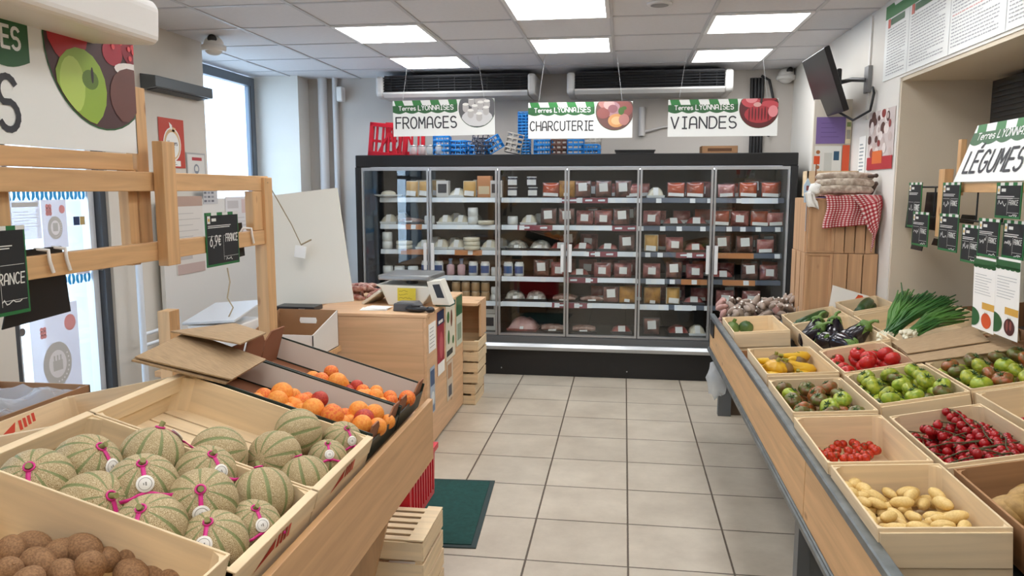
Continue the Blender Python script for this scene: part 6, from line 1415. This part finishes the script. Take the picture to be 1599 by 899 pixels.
for (px, py, K, rz, lb, dz) in ((1185, 556, K_sq, .2, 'yellow squash at the far left of its crate', .01), (1207, 558, K_sd, 0, 'brownish small squash between the yellow ones', .01), (1222, 563, K_sd, 1, 'dark squash in the middle of the squash crate', 0), (1243, 560, K_sq, .9, 'yellow crookneck squash on top of the pile', .02), (1250, 548, K_sq, .3, 'pale yellow squash leaning at the far side', .025), (1258, 566, K_sd, 2, 'brown mottled squash right of the pile', 0),
    (1208, 573, K_pp, 0, 'round yellow squash at the near left', .01), (1190, 575, K_pp, .5, 'flat yellow squash against the crate side', 0), (1226, 574, K_sd, 1, 'grey green squash at the near edge', .0), (1252, 575, K_sq, .0, 'long yellow squash along the near edge', -.005), (1277, 574, K_sq, 0, 'yellow squash in the near right corner', -.005), (1236, 562, K_pp, .4, 'yellow round squash under the crookneck', .0), (1262, 556, K_sd, .4, 'dark reddish squash by the far side', 0), (1198, 565, K_sq, 1.2, 'yellow squash lying across the left side', -.01)):
    c = onP(px, py, Vector((.75, 3.5, .80+dz)), slope_n(.7)); c.x = min(max(c.x, .715), .83); c.y = min(max(c.y, 3.38), 3.76); K.put(c, (rr.uniform(-.3, .3), rr.uniform(-.3, .3), rz), lb, 'squash in the yellow crate', .8 if K is K_sq else 1.05)
for k in range(10): K_pp.put((.66+.2*rr.random(), 3.38+.038*k, .765), rrot(.5), 'yellow squash underneath in the squash crate', 'squash in the yellow crate')
# zucchini, cucumbers, aubergines
M_rz = mat('zucchini_green', '#33562a', .35, col2='#6f8a4c', scale=9, inst=1); M_cu = mat('cucumber_skin', '#1d3d20', .3, col2='#2b5526', scale=6, inst=1, bump=.3, bscale=60); M_au = mat('aubergine_skin', '#140f1b', .15, spec=.7); M_ac = mat('aubergine_cap', '#5f7f3a', .55)
for i, (px, py) in enumerate(((1143, 511), (1164, 510))):
    c = onP(px, py, Vector((.7, 4.5, .79)), slope_n(.6)); t = thing('round_zucchini', 'round striped green zucchini, %s of the two' % ('left', 'right')[i], 'zucchini', c, (.3, .2, i))
    MB().ball((0, 0, 0), .05, 24, 12, sc=(1, 1, .9), fn=lambda v: 1+.03*math.cos(8*math.atan2(v.y, v.x))).build('flesh', M_rz, t); MB().tube([(0, 0, .04), (.004, 0, .062)], [.014, .011], 7).build('stem', M_ac, t)
t = thing('cucumber', 'x', 'cucumber'); MB().tube([(-.17, 0, .0), (-.155, 0, 0), (-.08, 0, .004), (.02, 0, .005), (.1, 0, .002), (.155, 0, 0), (.17, 0, -.001)], [.006, .019, .024, .025, .024, .018, .005], 16).build('skin', M_cu, t); MB().tube([(.168, 0, 0), (.182, 0, .002)], [.005, .004], 6).build('stem_end', M_sqs, t); K_cu = Kind(t)
for i, (px, py, dz) in enumerate(((1255, 488, .02), (1262, 492, .012), (1250, 497, .0), (1275, 494, .0), (1240, 500, 0), (1265, 500, 0), (1285, 497, -.01))):
    c = onP(px, py, Vector((1.09, 4.6, rimz(1.09)-.055+dz)), slope_n(1.1)); c.y = min(max(c.y, 4.50), 4.66); c.x = min(max(c.x, 1.07), 1.11); K_cu.put(c, (0, -T2, R(22+rr.uniform(-18, 10)))if 0 else (rr.uniform(0, 6), -T2, R(rr.uniform(28, 48))), 'dark green cucumber in the crate behind the aubergines', 'cucumbers behind the aubergines', (.72, 1.05, 1.05))
for i, (px, py, dz) in enumerate(((1345, 473, .02), (1355, 478, .012), (1340, 483, .0), (1365, 483, 0), (1350, 488, 0))):
    c = onP(px, py, Vector((1.36, 4.65, rimz(1.36)-.055+dz)), slope_n(1.1)); c.y = min(max(c.y, 4.48), 4.62); c.x = min(max(c.x, 1.34), 1.38); c.z += .02; K_cu.put(c, (rr.uniform(0, 6), -T2, R(rr.uniform(36, 60))), 'dark green cucumber in the crate against the wall', 'cucumbers against the wall', (.6, 1.05, 1.05))
t = thing('aubergine', 'x', 'aubergine'); MB().tube([(0, 0, -.095), (0, 0, -.085), (0, 0, -.05), (0, 0, 0), (0, 0, .045), (0, 0, .08), (0, 0, .095)], [.008, .028, .046, .043, .032, .024, .014], 18).build('skin', M_au, t)
b = MB(); b.lathe([(.030, .068), (.026, .086), (.010, .10), (.008, .102)], 14, rfun=lambda a, z: 1+.18*math.cos(5*a)); b.tube([(0, 0, .098), (.006, 0, .125), (.02, 0, .14)], [.009, .007, .008], 7)
for k in range(5): b._add([(.03*math.cos(k*1.257-.3), .03*math.sin(k*1.257-.3), .07), (.03*math.cos(k*1.257+.3), .03*math.sin(k*1.257+.3), .07), (.036*math.cos(k*1.257), .036*math.sin(k*1.257), .035)], [(0, 1, 2)])
b.build('calyx', M_ac, t); K_au = Kind(t)
for (px, py, rot, lb, dz) in ((1258, 523, (25, 35, 0), 'large black aubergine at the left of its crate, stem up', .02), (1272, 517, (-20, 20, 0), 'black aubergine standing behind the large left one', .01), (1303, 518, (-30, 15, 10), 'black aubergine with raised stem in the middle', .02), (1325, 528, (20, 50, 30), 'black aubergine right of the middle, lying', 0), (1338, 522, (10, 40, -20), 'black aubergine at the right of the crate, cap up', .02), (1300, 533, (80, 20, 60), 'black aubergine lying low at the front', -.01), (1282, 530, (70, -50, 10), 'black aubergine low between the others', -.01), (1318, 536, (75, 80, 10), 'black aubergine lying at the front right', -.01)):
    c = onP(px, py, Vector((1.1, 4.0, rimz(1.1)-.045+dz)), slope_n(1.1)); c.x = min(max(c.x, 1.0), 1.19); c.y = min(max(c.y, 3.8), 4.3); K_au.put(c, [R(a) for a in rot], lb, 'aubergines', (1.2, 1.2, .88))
# green onions
M_on = mat('onion_green', '#2a5a2c', .4, col2='#4c7d36', scale=5, inst=1); M_ob = mat('onion_bulb', '#dcd8c0', .45)
def bunch(root, tips, n, label, seed, spread):
    rr = random.Random(seed); t = thing('green_onions', label, 'green onions', root); root = Vector(root); a, b_ = Vector(tips[0])-root, Vector(tips[1])-root
    g_ = MB(); w_ = MB()
    for k in range(n):
        f = rr.random(); e = a.lerp(b_, f)*rr.uniform(.82, 1.05)+Vector((rr.uniform(-.02, .02), rr.uniform(-.02, .02), rr.uniform(-.01, .03)))
        s = Vector((rr.uniform(-1, 1)*spread, rr.uniform(-1, 1)*spread, rr.uniform(0, .03))); m1 = s.lerp(e, .45)+Vector((rr.uniform(-.012, .012), rr.uniform(-.012, .012), .012+rr.uniform(0, .015)))
        g_.tube([s, m1, e], [.004, rr.uniform(.0052, .0078), .003], 6)
        if k % 3 == 0:
            d = (s-m1).normalized(); w_.tube([s+d*.0, s+d*.02, s+d*.04, s+d*.05], [.004, .006, .012, .003], 8)
    g_.build('leaves', M_on, t); w_.build('bulbs', M_ob, t); return t
r0 = onX(1388, 531, 1.16) if 0 else onP(1388, 526, Vector((1.3, 3.7, rimz(1.3)-.03)), slope_n(1.3))
tA, tB = onY(1402, 458, 4.25), onY(1492, 472, 4.0)
bunch(r0, (tA, tB), 170, 'larger bunch of green onions with white bulbs, leaves fanned upward', 1, .02)
r1_ = onP(1425, 524, Vector((1.35, 3.7, rimz(1.4)-.0)), slope_n(1.3)); bunch(r1_, (onY(1475, 478, 4.1), onY(1516, 496, 3.8)), 110, 'second bunch of green onions, lower and nearer the wall', 2, .02)
t = MB(); t.tube([onP(1404, 505, Vector((1.4, 4.0, rimz(1.4))), slope_n(1.3)), onY(1411, 470, 4.15), onY(1407, 441, 4.2)], [.005, .005, .003], 6); tag(t.build('onion_stalk', M_on), 'single green onion stalk standing straight up', 'green onion')

# ---- net bags of small sausages at the end of the stand
M_net = mat('net_sausage', '#7d6656', .6, col2='#ada095', scale=60, inst=1); M_netr = mat('net_sausage_red', '#8a4a42', .5, col2='#c9aaa2', scale=40, inst=1)
o_ = thing('net_sausage', 'x', 'sausage'); MB().ball((0, 0, 0), 1, 14, 9, sc=(.55, .55, 1.1)).build('casing', M_net, o_); MB().tube([(0, 0, 1.05), (.05, 0, 1.25)], [.12, .2], 6).build('knot', M_stk, o_); K_n = Kind(o_)
o2 = thing('red_net_sausage', 'x', 'sausage'); MB().ball((0, 0, 0), 1, 14, 9, sc=(.6, .6, 1.0)).build('casing', M_netr, o2); MB().box((.0, -.55, .1), (.7, .04, .6)).build('label', M_lab, o2); K_nr = Kind(o2)
rr = random.Random(17)
t = thing('wire_tray', 'shallow grey tray under the dry sausages at the far end of the stand', 'tray', (.86, 4.99, .735)); MB().bb((-.27, -.17, 0), (.21, .18, .02)).build('base', M_galD, t)
for k in range(135):
    f = rr.random(); x = .61+(.52 if k % 2 else .36)*rr.random(); lay = (k % 5)*.8; y = 4.86+.24*rr.random(); z = .785+.028*lay+(x-.6)*.10+(y-4.86)*.12
    (K_nr if (x < .65 or rr.random() < .07) else K_n).put((x, y, z), (rr.uniform(.4, 1.5), rr.uniform(-.8, .8), rr.uniform(0, 6.3)), 'small dry sausage in the heap at the far end of the stand', 'dry sausages heaped at the end of the stand', rr.uniform(.029, .038))
for k in range(14):
    x = 1.0+.08*rr.random()+.012*k; x = min(x, 1.05+.02*(k % 3)); K_n.put((x, 4.97+.13*rr.random(), .855+.02*(k % 2)), (rr.uniform(.4, 1.5), rr.uniform(-.8, .8), rr.uniform(0, 6.3)), 'small dry sausage spilling toward the wooden crates', 'dry sausages beside the wooden crates', rr.uniform(.028, .034))

# ---- crates, cloth and bread against the wall
W_old = {a: wood('old_wood_'+a, '#c8a07a', a, dark=.8, rough=.65) for a in 'XYZ'}
def side_crate(x0, x1, y0, y1, z0, z1, label, n, left=()):
    """crate standing on its side: slatted bottom towards the aisle, open towards the left"""
    t = thing('wooden_crate', label, 'crate', (x0, y0, z0), group='old wooden crates against the wall'); lx, ly, lz = x1-x0, y1-y0, z1-z0
    b = MB(); w_ = lx/n
    b2 = MB()
    for k in range(n): b2.bb((.15+k*(lx-.15)/n+.003, 0, 0), (.15+(k+1)*(lx-.15)/n-.003, .01, lz))
    b2.build('slatted_face', W_old['Z'], t, bevel=.001)
    MB().bb((.0, .018, .004), (.142, .026, lz-.004)).build('wide_board', W_old['Z'], t, bevel=.001)
    for z in (.0, lz-.012): MB().bb((0, .01, z), (lx, ly, z+.012)).build('side_board', W_old['X'], t)
    MB().bb((lx-.012, .01, .012), (lx, ly, lz-.012)).build('end_board', W_old['Z'], t)
    for a_, b_ in (((0, .01, .012), (.015, .05, lz-.012)), ((0, ly-.04, .012), (.015, ly, lz-.012)), ((.135, .0, .012), (.15, .04, lz-.012))): MB().bb(a_, b_).build('edge_post', W_old['Z'], t)
    if left:
        for (y0, y1) in left: MB().bb((-.006, y0*ly, .0), (.004, y1*ly, lz)).build('side_slat', W_old['Z'], t, bevel=.001)
    MB().bb((.01, ly-.01, .012), (lx, ly, lz-.012)).build('back_board', W_old['X'], t); return t
side_crate(1.08, 1.485, 4.765, 5.15, .86, 1.25, 'old wooden crate standing on its side, lowest of the wall stack', 3, ((.05, .30), (.36, .62), (.70, .98)))
side_crate(1.085, 1.468, 4.775, 5.15, 1.253, 1.575, 'old wooden crate under the checked cloth, upper one', 4, ((.12, .98),))
# gingham cloth
def gingham():
    m, nt, b = base('gingham'); N = nt.nodes; L = nt.links; uv = N.new('ShaderNodeUVMap'); sp = N.new('ShaderNodeSeparateXYZ'); L.new(uv.outputs[0], sp.inputs[0]); o = []
    for k in (0, 1):
        a = N.new('ShaderNodeMath'); a.operation = 'MULTIPLY'; a.inputs[1].default_value = 1.0; L.new(sp.outputs[k], a.inputs[0]); f = N.new('ShaderNodeMath'); f.operation = 'FRACT'; L.new(a.outputs[0], f.inputs[0])
        g_ = N.new('ShaderNodeMath'); g_.operation = 'GREATER_THAN'; g_.inputs[1].default_value = .5; L.new(f.outputs[0], g_.inputs[0]); o.append(g_)
    ad = N.new('ShaderNodeMath'); ad.operation = 'ADD'; L.new(o[0].outputs[0], ad.inputs[0]); L.new(o[1].outputs[0], ad.inputs[1]); d = N.new('ShaderNodeMath'); d.operation = 'MULTIPLY'; d.inputs[1].default_value = .5; L.new(ad.outputs[0], d.inputs[0])
    cr = N.new('ShaderNodeValToRGB'); cr.color_ramp.interpolation = 'CONSTANT'; e = cr.color_ramp.elements; e[0].color = lin('#e6d6d2'); e[1].position = .4; e[1].color = lin('#bf5f62'); x = e.new(.8); x.color = lin('#9c1f2b')
    L.new(d.outputs[0], cr.inputs[0]); L.new(cr.outputs[0], b.inputs['Base Color']); b.inputs['Roughness'].default_value = .9; return m
M_ging = gingham()
def cloth_grid(name, fn, nu, nv, us, vs_, parent):
    b = MB(); b.grid(fn, nu, nv); o = b.build(name, M_ging, parent, solid=.003, recalc=False); uvl = o.data.uv_layers.new(name='UVMap')
    for lp in o.data.loops:
        i = lp.vertex_index; uvl.data[lp.index].uv = ((i % (nu+1))/nu*us, (i//(nu+1))/nv*vs_)
    return o
cl = thing('checked_cloth', 'red and white checked cloth draped over the upper wooden crate', 'cloth', (1.2, 4.77, 1.59))
def drape(u, v):
    x = -.035+u*.31; fold = .010*math.sin(u*17)*v
    if v < .35: return (x, .33-.36*v/.35, .0+.004*math.sin(u*20))
    w_ = (v-.35)/.65; return (x+.01*math.sin(w_*5), -.03-fold-.004*w_, -.0-.19*w_+.03*u*w_)
cloth_grid('hanging_front', drape, 48, 40, 17, 22, cl)
def hangr(u, v):
    e = math.sin(PI*min(1, v*1.15)); x0 = .10+.13*min(1, v*1.6); x1 = .265+.018*e-.02*v; return (x0+(x1-x0)*u, -.045-.035*e*math.sin(PI*u)-.012*math.sin(u*11+v*3), .006-.02*(1-u)*0-(.13*(1-u)+.05*u)*min(1, v*2)-.27*max(0, v-.25))
cloth_grid('hanging_corner', hangr, 16, 40, 6, 22, cl)
# white-dusted long sausages on the cloth, with a wrapped end
M_ws = mat('white_crust', '#cfc4b4', .75, col2='#9d8c7c', scale=34, bump=.4, bscale=120, inst=1); 
wsn = MB().tube([(-.17, 0, 0), (-.155, 0, .002), (-.05, .003, .006), (.07, -.003, .004), (.15, 0, 0), (.165, 0, 0)], [.006, .021, .026, .026, .02, .005], 14).build('long_sausage', M_ws); tag(wsn, 'x', 'sausage'); K_ws = Kind(wsn)
wl = ['topmost', 'second from the top', 'third from the top', 'fourth, over the cloth edge', 'lowest, nearest the camera', 'hindmost']
for k, (x, y, z, rz) in enumerate(((1.30, 4.86, 1.700, 2), (1.29, 4.82, 1.662, -3), (1.31, 4.90, 1.658, 2), (1.28, 4.80, 1.622, 0), (1.30, 4.86, 1.620, 3), (1.31, 4.93, 1.620, 2))):
    K_ws.put((x, y, z), (0, 0, R(rz)), 'long white-crusted dry sausage on the checked cloth, '+wl[k], 'long dry sausages on the checked cloth')
t = thing('dark_stick', 'thin dark rod sticking out right of the white sausages, upper', 'rod', (1.40, 4.86, 1.70)); MB().tube([(0, 0, 0), (.065, -.03, .008)], .010, 8).build('shaft', mat('dark_wood', '#4a3b30', .6), t); MB().ball((.065, -.03, .008), .013, 10, 7).build('knob', MATS['dark_wood'], t)
t = thing('dark_stick', 'thin dark rod sticking up right of the white sausages, lower', 'rod', (1.44, 4.83, 1.60)); MB().tube([(0, 0, 0), (.02, -.02, .06)], .012, 8).build('shaft', MATS['dark_wood'], t); MB().ball((.02, -.02, .06), .014, 10, 7).build('knob', MATS['dark_wood'], t)
t = thing('white_wrapper', 'crumpled white paper at the left end of the sausages', 'paper', (1.12, 4.80, 1.625)); rr = random.Random(5)
MB().ball((0, 0, 0), .036, 16, 10, sc=(1.1, .8, 1), fn=lambda v: 1+rr.uniform(-.22, .22)).build('crumple', M_pap, t); MB().grid(lambda u, v: (-.07+.06*u+.03*v, -.03+.01*math.sin(9*u), -.02-.09*v+.01*math.sin(7*v+3*u)), 8, 8).build('hanging_sheet', M_pap, t, solid=.001)
t = thing('small_crate', 'small pale wooden box behind the white sausages', 'box', (1.115, 5.0, 1.58)); 
for s in (0, 1): MB().bb((0, s*.12, 0), (.30, s*.12+.008, .16)).build('side_board', W_pal['X'], t)
MB().bb((.0, 0, .0), (.008, .128, .16)).build('end_board', W_pal['Z'], t); MB().bb((.292, 0, 0), (.3, .128, .16)).build('end_board', W_pal['Z'], t); MB().bb((.0, 0, 0), (.3, .128, .006)).build('base', W_pal['X'], t)
t = thing('price_pick', 'orange round price pick standing in the small wooden box', 'pick', (1.16, 4.98, 1.58)); MB().tube([(0, 0, 0), (0, 0, .21)], .004, 6).build('stick', mat('stick_brown', '#8b5a3c', .6), t); MB().box((0, -.004, .225), (.035, .004, .05)).build('flag', mat('flag_orange', '#e2592c', .5), t, bevel=.001)
t = thing('thermometer', 'white and blue wall thermometer left of the small wooden box', 'thermometer', (1.075, 4.80, 1.58)); b = MB(); b.prism([(-.016, -.03), (.016, -.03), (.022, .07), (.0, .115), (-.022, .07)], 0, .008, 'y'); b.build('body', mat('thermo_blue', '#b9cfe0', .4), t, bevel=.002); MB().bb((-.007, -.001, .04), (.007, 0, .07)).build('display', rgbm('#7a3a3a'), t); MB().tube([(0, .004, -.03), (0, .004, -.2)], .003, 6).build('probe', M_alu, t)
t = thing('blank_card', 'white card with an orange mark leaning against the lower wooden crate', 'card', (1.215, 4.745, .92), (R(-4), 0, 0)); b = MB(); b.prism([(0, 0), (.27, 0), (.27, .07), (.02, .145)], 0, .003, 'y'); b.build('sheet', M_pap, t); q = MB(); q.flat([(.13, .04), (.20, .06), (.19, .085), (.165, .09)], -.001, 0); q.build('print', mat('flag_orange', '#e2592c', .5), t)

# ================================================================== HANGING RACK IN THE RECESS
hr = thing('wire_grid', 'black wire grid with a pine frame hanging in the recess above the vegetables', 'grid', (1.53, 3.6, 1.4))
b = MB()
for z in (1.64, 1.49): b.tube([(.0, -.95, z-1.4), (0, .78, z-1.4)], .005, 6)
for k in range(8): b.tube([(0, -.9+k*.235, .09), (0, -.9+k*.235, .24)], .004, 6)
b.build('wires', mat('wire_black', '#2a2a2c', .4, metal=.5), hr)
MB().bb((-.015, -.95, .215), (.015, .30, .255)).build('rail', W_pin['Y'], hr, bevel=.002); MB().bb((-.02, .36, .0), (.02, .43, .325)).build('post', W_pin['Z'], hr, bevel=.002); MB().bb((.02, .30, .2), (.045, .335, .46)).build('post', W_pin['Z'], hr, bevel=.002)
c_ = MB()
for y in (-.8,): c_.tube([(0.02, y, .25), (.02, y, .83)], .003, 5)
c_.build('hanging_wire', MATS['wire_black'], hr)
lg = dept_sign('LÉGUMES', 'white and green sign reading LÉGUMES leaning back in the recess', 1.0, .27, (1.505, 3.845, 1.662), (0, 0, R(-90)), fruit, txt_h=.36, txt_x=(.06, .57), txt_z=.16, circ=(.83, .62, .38))
lg.rotation_euler = Euler((R(-19), 0, R(-90)), 'XYZ')
cards = [((1420, 285), (1440, 357), 'slate price card at the far end of the wire grid, upper'), ((1430, 330), (1455, 385), 'slate price card at the far end of the wire grid, lower'), ((1473, 285), (1500, 345), 'slate price card in front of the pine post, upper'), ((1472, 333), (1502, 393), 'slate price card in front of the pine post, lower'),
         ((1503, 350), (1531, 411), 'slate price card lowest on the wire grid, left of the tomato poster'), ((1534, 340), (1567, 402), 'slate price card directly above the orange pepper poster'), ((1568, 343), (1602, 405), 'slate price card directly above the dark pepper poster'), ((1562, 285), (1602, 343), 'slate price card highest at the right edge of the picture')]
for i, (a, c_, lb) in enumerate(cards):
    A = onX(a[0], a[1], 1.495); h_ = A.z-onX(a[0], c_[1]-3, 1.495).z; w_ = A.y-onX(c_[0], a[1], 1.495).y
    card(lb, (1.495-.012*(i % 2), A.y, A.z-h_), R(-90), [fran(w_, h_), ('~', w_*.12, h_*.34, h_*.2, w_*.32, 0), ('~', w_*.6, h_*.06, .01, w_*.3, 0)], 10+i, w_=max(.14, w_), h_=h_)
bks = [((1418, 300), (1428, 357)), ((1424, 370), (1440, 392)), ((1456, 372), (1470, 385)), ((1445, 300), (1462, 360)), ((1500, 335), (1520, 350))]
for i, (a, c_) in enumerate(bks):
    A = onX(a[0], a[1], 1.56); B_ = onX(c_[0], c_[1], 1.56)
    black_back('blank black card hanging behind the price cards, %s from the far end' % ('first', 'third', 'fourth', 'second', 'fifth')[i], [(1.56, A.y, B_.z), (1.56, B_.y, B_.z), (1.57, B_.y, A.z), (1.57, A.y, A.z)])
def veg_poster(a, c_, label, colr, kind):
    A = onX(a[0], a[1], 1.485); h_ = A.z-onX(a[0], c_[1]-6, 1.485).z; w_ = A.y-onX(c_[0], a[1], 1.485).y
    t = paper('variety_poster', label, 'poster', (1.48, A.y, A.z-h_), (R(2), 0, R(-90)), w_, h_, M_pap,
      [(rect(0, h_*.87, w_, h_*.97), 0, 0)]+[(disc(w_*(.1+.2*k), h_*.875, w_*.11, h_*.025), 0, 0) for k in range(5)]+[(rect(0, h_*.97, w_*.1, h_), 1, 1)]+[(r_, 2, 0) for r_ in lines(w_*.08, w_*.9, h_*.48, h_*.78, 8, kind, .14)]+
      [(rect(w_*.45, h_*.30, w_, h_*.39), 3, 0), (disc(0, h_*.16, w_*.36, h_*.13, clip=(0, w_, 0, h_)), 0, 1),
       (disc(w_*.66, h_*.15, w_*.22, h_*.105), 4, 1), (disc(w_*.58, h_*.16, w_*.05, h_*.07), 5, 2), (disc(w_*.72, h_*.17, w_*.05, h_*.06), 5, 2)]+[([(w_*(.60+.05*k), h_*.25), (w_*(.62+.05*k), h_*.25), (w_*(.60+.06*k), h_*.28)], 0, 3) for k in range(3)],
      [M_gd, M_blk, rgbm('#8d9296'), rgbm('#d9a94c'), colr, colr if kind == 1 else rgbm('#8a4a44')])
    return t
veg_poster((1528, 399), (1563, 519), 'white variety poster with an orange pepper hanging in the recess', rgbm('#d9582a'), 1)
veg_poster((1563, 400), (1602, 530), 'white variety poster with a dark red pepper hanging in the recess', rgbm('#4a1c20'), 2)
# dark unit high at the right end of the recess
t = thing('recess_unit', 'black air unit high at the right of the recess', 'air unit', (1.90, 4.0, 1.95)); MB().bb((0, -.7, 0), (.16, .45, .24)).build('housing', M_blk, t); MB().bb((-.01, -.7, -.02), (.16, .46, 0)).build('white_trim', M_wp, t)
q = MB()
for k in range(8): q.bb((-.006, -.68, .02+k*.026), (0, .43, .03+k*.026))
q.build('grille', M_dk, t)

# ================================================================== labels: look-alikes that stand in a countable row get their place
from collections import defaultdict
bpy.context.view_layer.update()
d = defaultdict(list)
for o in ALL: d[o['label']].append(o)
for lb, os_ in d.items():
    n = len(os_)
    if n < 2 or n > 6 or len(lb.split()) > 12: continue
    os_.sort(key=lambda o: px_of(o.matrix_world.translation)[0])
    zs = [o.matrix_world.translation.z for o in os_]
    if n == 2 and abs(px_of(os_[0].matrix_world.translation)[0]-px_of(os_[1].matrix_world.translation)[0]) < 6:
        os_.sort(key=lambda o: -o.matrix_world.translation.z); w_ = ['upper', 'lower']
    elif n == 2: w_ = ['left one', 'right one']
    elif n == 3: w_ = ['left one', 'middle one', 'right one']
    else: w_ = ['leftmost']+['%s from left' % ('second', 'third', 'fourth', 'fifth')[k] for k in range(n-2)]+['rightmost']
    for o, s in zip(os_, w_): o['label'] = lb+', '+s
